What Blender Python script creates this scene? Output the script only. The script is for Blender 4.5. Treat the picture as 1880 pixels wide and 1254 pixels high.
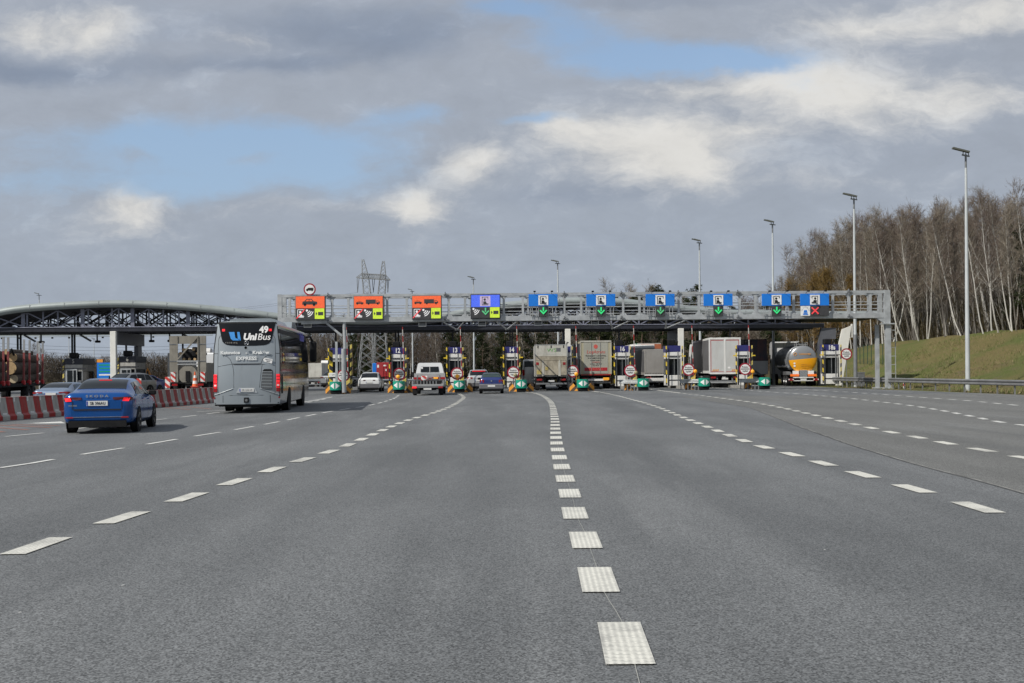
import bpy, math, random
import numpy as np
from mathutils import Vector, Matrix
R = math.radians
scene = bpy.context.scene
for o in list(bpy.data.objects):
    bpy.data.objects.remove(o, do_unlink=True)
COL = scene.collection

# ------------------------------------------------------------------ camera
F, CX, HY, CH, ROLL = 2050.0, 940.0, 679.0, 1.6, 0.009
cd = bpy.data.cameras.new('camera'); cam = bpy.data.objects.new('camera', cd); COL.objects.link(cam)
CM = Matrix.Rotation(R(90), 4, 'X') @ Matrix.Rotation(-ROLL, 4, 'Z')
cam.matrix_world = Matrix.Translation((0, 0, CH)) @ CM
cd.sensor_width = 36; cd.lens = F/1880*36; cd.shift_y = (HY-627)/1880; cd.clip_start = .1; cd.clip_end = 6000
scene.camera = cam
CR = CM.to_3x3()
def ray(px, py): return CR @ Vector(((px-CX)/F, (HY-py)/F, -1))
def G(px, py, z=0.0):
    d = ray(px, py); t = (z-CH)/d.z; return Vector((d.x*t, d.y*t, z))
def AT(px, py, Y):
    d = ray(px, py); t = Y/d.y; return Vector((d.x*t, Y, CH+d.z*t))
def XA(px, Y): return (px-CX)/F*Y

# ------------------------------------------------------------------ sun, sky, exposure
SD = Vector((-2.6, -2.0, 3.05)).normalized()
SUN_EL = math.asin(SD.z); SUN_AZ = math.atan2(SD.x, SD.y)
sl = bpy.data.lights.new('sun', 'SUN'); sl.energy = 4.2; sl.angle = R(.6); sl.color = (1, .955, .88)
so = bpy.data.objects.new('sun', sl); COL.objects.link(so)
so.rotation_euler = SD.to_track_quat('Z', 'Y').to_euler(); so.location = (-40, -20, 60)
scene.view_settings.view_transform = 'Standard'; scene.view_settings.look = 'None'
scene.view_settings.exposure = 0; scene.view_settings.gamma = 1

class NT:
    def __init__(s, nt): s.nt = nt; s.n = nt.nodes; s.l = nt.links
    def node(s, t, **kw):
        n = s.n.new(t)
        for k, v in kw.items():
            if k.startswith('i_'): n.inputs[int(k[2:])].default_value = v
            else: setattr(n, k, v)
        return n
    def link(s, a, b): s.l.new(a, b)
    def put(s, sock, v):
        if isinstance(v, bpy.types.NodeSocket): s.link(v, sock)
        else: sock.default_value = v
    def m(s, op, a, b=0.0, c=None, clamp=False):
        n = s.n.new('ShaderNodeMath'); n.operation = op; n.use_clamp = clamp
        s.put(n.inputs[0], a); s.put(n.inputs[1], b)
        if c is not None: s.put(n.inputs[2], c)
        return n.outputs[0]
    def vm(s, op, a, b=(0, 0, 0)):
        n = s.n.new('ShaderNodeVectorMath'); n.operation = op
        s.put(n.inputs[0], a); s.put(n.inputs[1], b)
        return n.outputs['Value' if op in ('DOT_PRODUCT', 'LENGTH') else 'Vector']
    def mix(s, f, a, b):
        n = s.n.new('ShaderNodeMix'); n.data_type = 'RGBA'
        s.put(n.inputs[0], f)
        s.put(n.inputs[6], a if isinstance(a, bpy.types.NodeSocket) or len(a) == 4 else (*a, 1))
        s.put(n.inputs[7], b if isinstance(b, bpy.types.NodeSocket) or len(b) == 4 else (*b, 1))
        return n.outputs[2]
    def noise(s, vec, scale, detail=4, rough=.55, col=False):
        n = s.n.new('ShaderNodeTexNoise'); n.inputs['Scale'].default_value = scale
        n.inputs['Detail'].default_value = detail; n.inputs['Roughness'].default_value = rough
        if vec is not None: s.link(vec, n.inputs['Vector'])
        return n.outputs['Color' if col else 'Fac']
    def ramp(s, v, lo, hi):
        n = s.n.new('ShaderNodeMapRange'); n.interpolation_type = 'SMOOTHSTEP'; n.clamp = True
        s.put(n.inputs[0], v); n.inputs[1].default_value = lo; n.inputs[2].default_value = hi
        return n.outputs[0]
    def scale(s, vec, xyz, loc=(0, 0, 0), rz=0):
        n = s.n.new('ShaderNodeMapping'); s.link(vec, n.inputs[0]); n.inputs['Scale'].default_value = xyz
        n.inputs['Location'].default_value = loc; n.inputs['Rotation'].default_value = (0, 0, rz)
        return n.outputs[0]

def build_world():
    w = bpy.data.worlds.new('World'); scene.world = w; w.use_nodes = True
    w.node_tree.nodes.clear(); t = NT(w.node_tree)
    tc = t.node('ShaderNodeTexCoord').outputs['Generated']
    sx = t.node('ShaderNodeSeparateXYZ'); t.link(tc, sx.inputs[0])
    ay = t.m('MAXIMUM', t.m('ABSOLUTE', sx.outputs[1]), .22)
    u = t.m('DIVIDE', sx.outputs[0], ay); v = t.m('DIVIDE', sx.outputs[2], ay)
    cb = t.node('ShaderNodeCombineXYZ'); t.link(u, cb.inputs[0]); t.link(v, cb.inputs[1])
    uv = cb.outputs[0]
    wn = t.noise(t.scale(uv, (7, 13, 1), (3.3, 1.2, 0)), 1.0, 5, .6, True)
    off = t.vm('MULTIPLY', t.vm('SUBTRACT', wn, (.5, .5, .5)), (.11, .055, 0))
    wuv = t.vm('ADD', uv, off)
    def blob(px, py, a, b, amp, src=wuv):
        c = ((px-CX)/F, (HY-py)/F, 0)
        d = t.vm('MULTIPLY', t.vm('SUBTRACT', src, c), (F/a, F/b, 0))
        g = t.m('POWER', 2.718, t.m('MULTIPLY', t.vm('DOT_PRODUCT', d, d), -1.0))
        return t.m('MULTIPLY', g, amp)
    def field(bl):
        o = None
        for b in bl:
            g = blob(*b); o = g if o is None else t.m('ADD', o, g)
        return o
    blue = field([(430, 250, 230, 48, 1.0), (620, 295, 150, 55, 1.05), (250, 275, 230, 50, .9), (120, 335, 190, 26, .7),
                  (380, 330, 150, 30, .8), (760, 205, 110, 22, .8), (925, 8, 95, 24, 1.15), (1060, 62, 110, 48, 1.05), (1230, 100, 130, 26, 1.1),
                  (1390, 118, 120, 18, 1.0), (1010, 222, 70, 12, .8), (1180, 118, 110, 20, .7), (480, 285, 60, 18, -.75), (240, 282, 50, 13, -.55),
                  (640, 285, 45, 24, -.6), (560, 190, 70, 16, -.45), (900, 130, 110, 35, -.4)])
    lite = field([(50, 48, 80, 34, .75), (190, 55, 75, 30, .85), (440, 66, 50, 14, .4), (240, 372, 84, 44, 1.0), (752, 372, 66, 48, 1.05),
                  (860, 290, 76, 42, .9), (1175, 272, 150, 64, 1.15), (1280, 305, 90, 60, .7), (1060, 240, 60, 25, .5), (1420, 150, 150, 40, .6), (1560, 185, 180, 72, .95),
                  (1800, 190, 100, 50, .65), (1840, 28, 120, 42, .95), (1620, 50, 150, 34, .75), (1250, 165, 80, 25, .4),
                  (1380, 245, 60, 22, .45), (1500, 345, 200, 22, .25), (560, 375, 200, 16, .25)])
    dark = field([(640, 45, 270, 50, .85), (740, 85, 100, 28, .4), (40, 128, 130, 26, .8), (300, 112, 300, 20, .5), (560, 110, 160, 20, .45),
                  (1220, 0, 260, 26, .6), (1080, 360, 160, 22, .55), (1740, 110, 180, 24, .3), (1700, 290, 200, 40, .2), (300, 215, 260, 12, -.1),
                  (150, 10, 120, 10, .3)])
    n1 = t.noise(t.scale(uv, (5, 12, 1)), 1.0, 6, .62)
    n2 = t.noise(t.scale(wuv, (17, 30, 1), (5, 0, 0)), 1.0, 8, .66)
    nn = t.m('SUBTRACT', n1, .5); nm = t.m('SUBTRACT', n2, .5)
    bm = t.ramp(t.m('ADD', t.m('ADD', blue, t.m('MULTIPLY', nn, 1.5)), t.m('MULTIPLY', nm, 1.0)), .05, 1.25)
    lm = t.ramp(t.m('ADD', t.m('ADD', lite, t.m('MULTIPLY', nm, 1.5)), t.m('MULTIPLY', nn, .9)), .05, 1.2)
    dm = t.ramp(t.m('ADD', dark, t.m('MULTIPLY', nn, .7)), .0, 1.1)
    # behind the camera and overhead: plain noise clouds
    st = t.node('ShaderNodeTexSky'); st.sky_type = 'NISHITA'; st.sun_disc = False
    st.sun_elevation = SUN_EL; st.sun_rotation = SUN_AZ
    st.air_density = 1.0; st.dust_density = 1.2; st.ozone_density = 1.6
    sky = t.vm('SCALE', st.outputs[0]); sky.node.inputs['Scale'].default_value = .15
    # haze toward the horizon on the blue
    base = t.mix(t.ramp(v, .0, .35), (.358, .406, .478), (.372, .412, .482))
    c = t.mix(dm, base, (.25, .30, .39))
    c = t.mix(lm, c, (.72, .71, .685))
    sh = t.m('ADD', t.m('ADD', 1.0, t.m('MULTIPLY', nm, .30)), t.m('MULTIPLY', nn, .26))
    cs = t.vm('SCALE', c); t.link(sh, cs.node.inputs['Scale']); c = cs
    sky = t.mix(t.m('ADD', .42, t.m('MULTIPLY', t.ramp(v, .32, .10), .3)), sky, (.32, .45, .63))
    c = t.mix(t.m('MULTIPLY', bm, .95), c, sky)
    bg = t.node('ShaderNodeBackground'); t.link(c, bg.inputs[0]); bg.inputs[1].default_value = 1.0
    out = t.node('ShaderNodeOutputWorld'); t.link(bg.outputs[0], out.inputs[0])
build_world()

# ------------------------------------------------------------------ materials
MATS = {}
def pbr(name, col, rough=.6, metal=0.0, var=.12, vs=1.5, bump=0, bs=20, spec=.5, emit=0, alpha=1, coat=0, dirt=None, dirta=.3):
    if name in MATS: return MATS[name]
    m = bpy.data.materials.new(name); m.use_nodes = True; t = NT(m.node_tree)
    b = t.n['Principled BSDF']
    co = t.node('ShaderNodeTexCoord').outputs['Object']
    if var > 0:
        n = t.noise(co, vs, 5, .6)
        f = t.ramp(n, .3, .7)
        c = t.mix(f, tuple(x*(1-var) for x in col), tuple(min(1, x*(1+var*.6)) for x in col))
        if dirt:
            n2 = t.noise(t.scale(co, (1, 1, .35)), vs*1.7, 6, .7)
            c = t.mix(t.m('MULTIPLY', t.ramp(n2, .42, .72), dirta), c, dirt)
        t.link(c, b.inputs['Base Color'])
        t.link(t.m('ADD', t.m('MULTIPLY', t.m('SUBTRACT', n, .5), .25), rough), b.inputs['Roughness'])
        if emit: t.link(c, b.inputs['Emission Color'])
    else:
        b.inputs['Base Color'].default_value = (*col, 1); b.inputs['Roughness'].default_value = rough
        if emit: b.inputs['Emission Color'].default_value = (*col, 1)
    b.inputs['Metallic'].default_value = metal; b.inputs['Specular IOR Level'].default_value = spec
    b.inputs['Emission Strength'].default_value = emit
    b.inputs['Coat Weight'].default_value = coat; b.inputs['Coat Roughness'].default_value = .06
    if bump:
        bn = t.node('ShaderNodeBump'); bn.inputs['Strength'].default_value = bump; bn.inputs['Distance'].default_value = .02
        t.link(t.noise(co, bs, 4), bn.inputs['Height']); t.link(bn.outputs[0], b.inputs['Normal'])
    MATS[name] = m; return m

STEEL = pbr('galvanised steel', (.43, .45, .46), .5, .35, .18, 2.0, dirt=(.25, .24, .22), dirta=.15)
STEELD = pbr('weathered steel', (.2, .21, .22), .6, .3, .2, 2.0)
DARKP = pbr('dark navy paint', (.022, .024, .034), .5, 0, .3, 2.0)
TRUSSL = pbr('lit truss grey blue', (.20, .21, .27), .5, 0, .2, 2.0)  # sunlight on the front truss put into its colour; inner webs use darker paint
BLACK = pbr('black plastic', (.013, .013, .014), .6, 0, .3, 6, spec=.2)
RUBBER = pbr('tyre rubber', (.019, .019, .02), .85, 0, .3, 8, spec=.2)
GLASS = pbr('dark window glass', (.018, .022, .026), .06, 0, .2, 1.0, spec=.16)
GLASSG = pbr('green tinted glass', (.03, .05, .045), .06, 0, .2, 1.0, spec=.8)
WHITE = pbr('white paint', (.72, .72, .70), .45, 0, .08, 1.2, dirt=(.35, .32, .28), dirta=.3)
WHITEC = pbr('white car paint', (.74, .75, .75), .3, 0, .05, 1.2, coat=.6)
CREAM = pbr('cream plaster', (.72, .71, .66), .7, 0, .08, .8, dirt=(.45, .43, .38), dirta=.3)
RED = pbr('red paint', (.42, .02, .025), .5, 0, .15, 3)
REDP = pbr('red plastic', (.36, .022, .02), .55, 0, .25, 3, dirt=(.18, .1, .08), dirta=.4)
WHITEP = pbr('white plastic', (.40, .39, .36), .6, 0, .15, 3, dirt=(.2, .18, .15), dirta=.45)
YELLOW = pbr('yellow paint', (.70, .50, .03), .5, 0, .15, 3)
ORANGE = pbr('orange paint', (.78, .30, .03), .5, 0, .12, 3)
GREEN = pbr('green reflective sheet', (.01, .30, .20), .4, 0, .1, 3)
NAVY = pbr('navy sign face', (.03, .032, .15), .4, 0, .1, 3)
BLUE = pbr('blue sign face', (.008, .18, .66), .4, 0, .06, 2)
SIGNW = pbr('white sign face', (.78, .78, .77), .45, 0, .05, 3)
SIGNB = pbr('black sign print', (.01, .01, .01), .5, 0, 0)
CHROME = pbr('bright metal', (.6, .6, .6), .25, .9, .1, 3)
TAIL = pbr('lit tail lamp', (.9, .02, .03), .3, 0, 0, emit=.55)
TAILD = pbr('unlit tail lamp', (.28, .01, .012), .2, 0, .2, 5, coat=.5)
AMBER = pbr('amber lamp', (.9, .32, .02), .3, 0, .1, 5, emit=.15)
CONC = pbr('concrete', (.27, .26, .24), .85, 0, .2, 1.5, bump=.3, bs=15)
UNDER = pbr('underbody', (.016, .016, .017), .85, 0, .4, 4, spec=.15)
WALLG = pbr('grey facade panel', (.10, .105, .12), .5, 0, .15, 1)

# ------------------------------------------------------------------ mesh builder
def V3(p): return Vector(p)
class MB:
    def __init__(s): s.v = []; s.f = []; s.mi = []; s.sm = []
    def add(s, vs, fs, m=0, sm=False):
        k = len(s.v); s.v += [tuple(p) for p in vs]
        for f in fs: s.f.append([i+k for i in f]); s.mi.append(m); s.sm.append(sm)
        return s
    def box(s, x0, x1, y0, y1, z0, z1, m=0):
        return s.add([(x0, y0, z0), (x1, y0, z0), (x1, y1, z0), (x0, y1, z0), (x0, y0, z1), (x1, y0, z1), (x1, y1, z1), (x0, y1, z1)],
                     [(0, 3, 2, 1), (4, 5, 6, 7), (0, 1, 5, 4), (1, 2, 6, 5), (2, 3, 7, 6), (3, 0, 4, 7)], m)
    def cbox(s, cx, cy, cz, sx, sy, sz, m=0, c=0):
        if c <= 0: return s.box(cx-sx/2, cx+sx/2, cy-sy/2, cy+sy/2, cz-sz/2, cz+sz/2, m)
        # chamfered along all vertical edges and top/bottom
        hx, hy, hz = sx/2, sy/2, sz/2
        def ring(z, i):
            a, b = hx-i, hy-i; e = c
            return [(cx-a+e, cy-b, z), (cx+a-e, cy-b, z), (cx+a, cy-b+e, z), (cx+a, cy+b-e, z), (cx+a-e, cy+b, z), (cx-a+e, cy+b, z), (cx-a, cy+b-e, z), (cx-a, cy-b+e, z)]
        vs = ring(cz-hz, c)+ring(cz-hz+c, 0)+ring(cz+hz-c, 0)+ring(cz+hz, c)
        fs = [tuple(reversed(range(8))), tuple(range(24, 32))]
        for r in range(3):
            for i in range(8): j = (i+1) % 8; fs.append((r*8+i, r*8+j, r*8+8+j, r*8+8+i))
        return s.add(vs, fs, m)
    def bar(s, p0, p1, w, h=None, m=0, up=(0, 0, 1)):
        p0, p1 = V3(p0), V3(p1); h = h or w; d = (p1-p0).normalized(); up = V3(up)
        if abs(d.dot(up)) > .98: up = Vector((0, 1, 0))
        a = d.cross(up).normalized()*w/2; b = a.cross(d).normalized()*h/2
        vs = [p0-a-b, p0+a-b, p0+a+b, p0-a+b, p1-a-b, p1+a-b, p1+a+b, p1-a+b]
        return s.add(vs, [(0, 1, 2, 3), (7, 6, 5, 4), (1, 0, 4, 5), (2, 1, 5, 6), (3, 2, 6, 7), (0, 3, 7, 4)], m)
    def tube(s, pts, rad, n=8, m=0, cap=True, sm=True):
        pts = [V3(p) for p in pts]
        if not hasattr(rad, '__len__'): rad = [rad]*len(pts)
        vs = []; prev = None
        for i, p in enumerate(pts):
            d = (pts[min(i+1, len(pts)-1)]-pts[max(i-1, 0)]).normalized()
            u = Vector((1, 0, 0)) if abs(d.x) < .8 else Vector((0, 1, 0))
            if prev is not None: u = prev
            a = (u-d*u.dot(d)).normalized(); b = d.cross(a); prev = a
            for k in range(n):
                t = 2*math.pi*k/n; vs.append(p+(a*math.cos(t)+b*math.sin(t))*rad[i])
        fs = [(i*n+k, i*n+(k+1) % n, (i+1)*n+(k+1) % n, (i+1)*n+k) for i in range(len(pts)-1) for k in range(n)]
        s.add(vs, fs, m, sm)
        if cap:
            s.add(vs[:n], [tuple(reversed(range(n)))], m); s.add(vs[-n:], [tuple(range(n))], m)
        return s
    def prism(s, poly, o, u, v, th, m=0):
        """poly in (a,b) -> o+a*u+b*v, extruded by vector th"""
        o, u, v, th = V3(o), V3(u), V3(v), V3(th); n = len(poly)
        A = [o+u*a+v*b for a, b in poly]; B = [p+th for p in A]
        fs = [tuple(range(n)), tuple(reversed(range(n, 2*n)))]
        fs += [(j, i, i+n, j+n) for i in range(n) for j in [(i+1) % n]]
        return s.add(A+B, fs, m)
    def disc(s, c, u, v, r, th, n=20, m=0, r2=None, a0=0, a1=2*math.pi):
        return s.prism([((r)*math.cos(a0+(a1-a0)*k/n), (r2 or r)*math.sin(a0+(a1-a0)*k/n)) for k in range(n+(0 if a1-a0 > 6.28 else 1))], c, u, v, th, m)
    def lathe(s, prof, c, ax, n=20, m=0, sm=True):
        """prof list of (r, h) along axis"""
        c, ax = V3(c), V3(ax).normalized(); a = ax.orthogonal().normalized(); b = ax.cross(a)
        vs = [c+ax*h+(a*math.cos(2*math.pi*k/n)+b*math.sin(2*math.pi*k/n))*r for r, h in prof for k in range(n)]
        fs = [(i*n+k, i*n+(k+1) % n, (i+1)*n+(k+1) % n, (i+1)*n+k) for i in range(len(prof)-1) for k in range(n)]
        return s.add(vs, fs, m, sm)
    def grid(s, fn, ns, nt, m=0, sm=True, flip=False, s0=0, s1=1, t0=0, t1=1):
        vs = [fn(s0+(s1-s0)*i/ns, t0+(t1-t0)*j/nt) for i in range(ns+1) for j in range(nt+1)]
        w = nt+1
        fs = [(i*w+j, (i+1)*w+j, (i+1)*w+j+1, i*w+j+1) for i in range(ns) for j in range(nt)]
        if flip: fs = [tuple(reversed(f)) for f in fs]
        return s.add(vs, fs, m, sm)
    def mesh(s, name, mats):
        me = bpy.data.meshes.new(name); me.from_pydata(s.v, [], s.f)
        for x in (mats if isinstance(mats, (list, tuple)) else [mats]): me.materials.append(x)
        me.polygons.foreach_set('material_index', s.mi); me.polygons.foreach_set('use_smooth', s.sm)
        me.update(); return me
    def build(s, name, mats, parent=None, loc=(0, 0, 0), rz=0):
        o = bpy.data.objects.new(name, s.mesh(name, mats)); COL.objects.link(o)
        o.location = loc; o.rotation_euler = (0, 0, rz)
        if parent: o.parent = parent
        return o
def tag(o, label=None, cat=None, group=None, kind=None):
    if label: o['label'] = label
    if cat: o['category'] = cat
    if group: o['group'] = group
    if kind: o['kind'] = kind
    return o
def thing(name, loc, rz, label, cat, group=None):
    o = bpy.data.objects.new(name, None); COL.objects.link(o); o.empty_display_size = .3
    o.location = loc; o.rotation_euler = (0, 0, rz)
    return tag(o, label, cat, group)
def kids(o): return [c for c in bpy.data.objects if c.parent == o]
def dup(root, loc, rz=None, label=None, group=None, sc=None):
    def cp(o, par):
        c = o.copy(); COL.objects.link(c)
        if par: c.parent = par
        for k in TREEKIDS(o): cp(k, c)
        return c
    r = cp(root, None); r.location = loc
    if rz is not None: r.rotation_euler = (0, 0, rz)
    if sc: r.scale = (sc, sc, sc)
    if label: r['label'] = label
    if group: r['group'] = group
    return r
def TREEKIDS(o): return list(o.children)
def text(body, size, m, parent, loc, rot=(R(90), 0, 0), name='lettering', bold=0.0, align='CENTER', shear=0, sx=1.0, ext=.004, valign='CENTER', spacing=1.0):
    c = bpy.data.curves.new('text_curve', 'FONT'); c.body = body; c.size = size; c.extrude = ext; c.offset = bold
    c.align_x = align; c.align_y = valign; c.shear = shear; c.resolution_u = 3; c.space_character = spacing
    o = bpy.data.objects.new('text_tmp', c); COL.objects.link(o)
    dg = bpy.context.evaluated_depsgraph_get(); dg.update()
    me = bpy.data.meshes.new_from_object(o.evaluated_get(dg)); me.name = name
    me.materials.clear(); me.materials.append(m)
    bpy.data.objects.remove(o); bpy.data.curves.remove(c)
    r = bpy.data.objects.new(name, me); COL.objects.link(r); r.location = loc; r.rotation_euler = rot; r.scale = (sx, 1, 1)
    if parent: r.parent = parent
    return r
def sstep(a, b, x):
    t = max(0, min(1, (x-a)/(b-a))); return t*t*(3-2*t)
# ------------------------------------------------------------------ terrain and road
def roadx(Y):   # right edge of the asphalt
    if Y < 88: return 27.6-(Y-60)*.1
    if Y < 100: return 24.8
    if Y < 140: return 24.8-((Y-100)/40)**1.6*17
    return 7.8-(Y-140)*.55
def dip(Y): return -1.25*sstep(112, 185, Y)
def hgt(X, Y):
    b = 31+2.5*sstep(60, 100, Y)
    h = 4.9*sstep(b-1.5, b+14, X)+.5*sstep(45, 90, X)
    if X < -60: h += 1.2*sstep(-60, -140, X)*sstep(60, 140, Y)
    h += dip(Y)+2.0*sstep(200, 420, Y)
    return h
random.seed(4)
def nz(x, y): return math.sin(x*.9+1.3*math.sin(y*.37))*math.sin(y*.71+1.1*math.sin(x*.53))
xs = [-2500, -1200, -600, -300, -200]+[-160+4*i for i in range(40)]+[0+1.5*i for i in range(50)]+[75+5*i for i in range(12)]+[140, 170, 220, 300, 500, 900, 2500]
ys = [-800, -300, -100, -40]+[-20+2.5*i for i in range(96)]+[225, 240, 260, 290, 330, 380, 430, 500, 700, 1000, 1600, 3000, 5000]
g = MB(); vs = []
for y in ys:
    for x in xs:
        onroad = x < roadx(y)+.2 and y < 230
        z = hgt(x, y)-(.06 if onroad else 0)
        if x > roadx(y)+2 and x < 90: z += .07*nz(x*2, y*2)*sstep(0, 3, x-roadx(y)-2)+.12*nz(x*.6, y*.5)*sstep(0, 6, x-roadx(y)-2)
        vs.append((x, y, z))
W_ = len(xs)
g.add(vs, [(j*W_+i, j*W_+i+1, (j+1)*W_+i+1, (j+1)*W_+i) for j in range(len(ys)-1) for i in range(W_-1)], 0, True)
def grass_mat():
    m = bpy.data.materials.new('spring grass'); m.use_nodes = True; t = NT(m.node_tree); b = t.n['Principled BSDF']
    co = t.node('ShaderNodeTexCoord').outputs['Object']
    n1 = t.ramp(t.noise(t.scale(co, (1, .45, 1)), .22, 5, .6), .38, .62)
    n2 = t.ramp(t.noise(co, 2.2, 6, .65), .35, .7)
    n3 = t.ramp(t.noise(t.scale(co, (1, .5, 1)), .5, 6, .7), .48, .66)
    c = t.mix(n1, (.235, .195, .085), (.145, .185, .055))
    c = t.mix(t.m('MULTIPLY', n2, .5), c, (.24, .20, .10))
    sp = t.node('ShaderNodeSeparateXYZ'); t.link(co, sp.inputs[0])
    low = t.m('SUBTRACT', 1.0, t.ramp(sp.outputs[2], .5, 2.6))
    c = t.mix(t.m('MULTIPLY', t.m('MULTIPLY', n3, low), .9), c, (.22, .165, .115))
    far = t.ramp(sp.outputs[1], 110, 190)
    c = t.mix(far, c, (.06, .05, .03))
    t.link(c, b.inputs['Base Color']); b.inputs['Roughness'].default_value = .95; b.inputs['Specular IOR Level'].default_value = .1
    bn = t.node('ShaderNodeBump'); bn.inputs['Strength'].default_value = 1.0; bn.inputs['Distance'].default_value = .45
    t.link(t.noise(co, 2.6, 8, .8), bn.inputs['Height']); t.link(bn.outputs[0], b.inputs['Normal'])
    return m
GRASS = grass_mat()
tag(g.build('ground', GRASS), kind='structure')

def asphalt(name, c0, c1, fine):
    m = bpy.data.materials.new(name); m.use_nodes = True; t = NT(m.node_tree); b = t.n['Principled BSDF']
    co = t.node('ShaderNodeTexCoord').outputs['Object']
    tr = t.noise(t.scale(co, (.55, .07, 1), rz=.05), 1.0, 5, .55)     # worn bands along the direction of travel
    pa = t.noise(t.scale(co, (.5, .28, 1)), .55, 6, .62)
    agg = t.noise(co, 55, 4, .8); ag2 = t.noise(co, 130, 3, .75)
    f = t.ramp(t.m('ADD', t.m('MULTIPLY', tr, .6), t.m('MULTIPLY', pa, .4)), .36, .64)
    c = t.mix(f, c0, c1)
    du = t.ramp(t.noise(t.scale(co, (.8, .10, 1), (7, 2, 0), rz=-.07), 1.0, 7, .62), .52, .72)
    c = t.mix(t.m('MULTIPLY', du, .42), c, (.20, .206, .208))
    dk = t.ramp(t.noise(t.scale(co, (1.1, .06, 1), (1, 9, 0)), 1.0, 4, .5), .55, .75)
    c = t.mix(t.m('MULTIPLY', dk, .30), c, (.075, .08, .083))
    sp = t.m('MULTIPLY', t.m('SUBTRACT', t.m('ADD', t.m('MULTIPLY', agg, .6), t.m('MULTIPLY', ag2, .4)), .5), fine)
    hs = t.vm('SCALE', c); t.link(t.m('ADD', sp, 1.0), hs.node.inputs['Scale'])
    vo = t.node('ShaderNodeTexVoronoi'); vo.inputs['Scale'].default_value = 60; t.link(co, vo.inputs['Vector'])
    vs_ = t.node('ShaderNodeSeparateColor'); t.link(vo.outputs['Color'], vs_.inputs[0])
    stone = t.m('MULTIPLY', t.m('GREATER_THAN', vs_.outputs[0], .88), t.m('LESS_THAN', vo.outputs['Distance'], .22))
    vg = t.node('ShaderNodeTexVoronoi'); vg.inputs['Scale'].default_value = 85; t.link(co, vg.inputs['Vector'])
    sg = t.node('ShaderNodeSeparateColor'); t.link(vg.outputs['Color'], sg.inputs[0])
    h2 = t.vm('SCALE', hs); t.link(t.m('ADD', .42, t.m('MULTIPLY', sg.outputs[1], 1.16)), h2.node.inputs['Scale']); hs = h2
    c2 = t.mix(t.m('MULTIPLY', stone, .38), hs, (.36, .35, .32))
    t.link(c2, b.inputs['Base Color'])
    t.link(t.m('ADD', .62, t.m('MULTIPLY', agg, .3)), b.inputs['Roughness']); b.inputs['Specular IOR Level'].default_value = .35
    bn = t.node('ShaderNodeBump'); bn.inputs['Strength'].default_value = .55; bn.inputs['Distance'].default_value = .008
    t.link(agg, bn.inputs['Height']); t.link(bn.outputs[0], b.inputs['Normal'])
    return m
ASPH = asphalt('asphalt', (.102, .107, .110), (.152, .158, .161), 1.6)
ASPH2 = asphalt('older brown asphalt', (.122, .123, .118), (.152, .153, .146), 1.5)
def sheet(name, mat, edgeL, edgeR, Ys, nx, dz):
    b = MB(); vs = []
    for y in Ys:
        a, c = edgeL(y), edgeR(y)
        for i in range(nx+1):
            x = a+(c-a)*i/nx; vs.append((x, y, dip(y)+2.0*sstep(200, 420, y)+dz))
    w = nx+1
    b.add(vs, [(j*w+i, j*w+i+1, (j+1)*w+i+1, (j+1)*w+i) for j in range(len(Ys)-1) for i in range(nx)], 0, True)
    return tag(b.build(name, mat), kind='structure')
YR = [-20, 0, 20, 40, 60, 70, 80, 88, 92, 96, 100]+[104+4*i for i in range(30)]
sheet('road', ASPH, lambda y: -75, roadx, YR, 12, 0.0)
# older asphalt beyond the long seam on the right
seam = [G(1250, 728), G(1380, 748.5), G(1465, 782), G(1566, 817.7), G(1686, 853.6), G(1795, 881.5), G(1880, 905), G(2050, 955), G(2300, 1035), G(2700, 1200)]
seam = sorted([(p.y, p.x) for p in seam])
def seamx(y):
    if y <= seam[0][0]: return seam[0][1]
    for (a, x0), (b, x1) in zip(seam, seam[1:]):
        if y <= b: return x0+(x1-x0)*(y-a)/(b-a)
    return seam[-1][1]
yy = [seam[0][0]+(seam[-1][0]-seam[0][0])*i/60 for i in range(61)]
sheet('road_older_lane', ASPH2, seamx, lambda y: roadx(y)-.02, yy, 4, .004)
# tar seam: dark joint with pale worn edge
SEAMD = pbr('tar joint', (.118, .12, .118), .8, 0, .3, 3); SEAML = pbr('pale worn joint', (.24, .235, .22), .9, 0, .6, 1.3)
b = MB()
for (ya, yb) in zip(yy, yy[1:]):
    for k, (o, w) in enumerate(((0, .03), (.04, .02))):
        b.add([(seamx(ya)-o-w, ya, .008), (seamx(ya)-o, ya, .008), (seamx(yb)-o, yb, .008), (seamx(yb)-o-w, yb, .008)], [(0, 1, 2, 3)], k)
tag(b.build('road_joint', [SEAML, SEAMD]), kind='structure')

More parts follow.
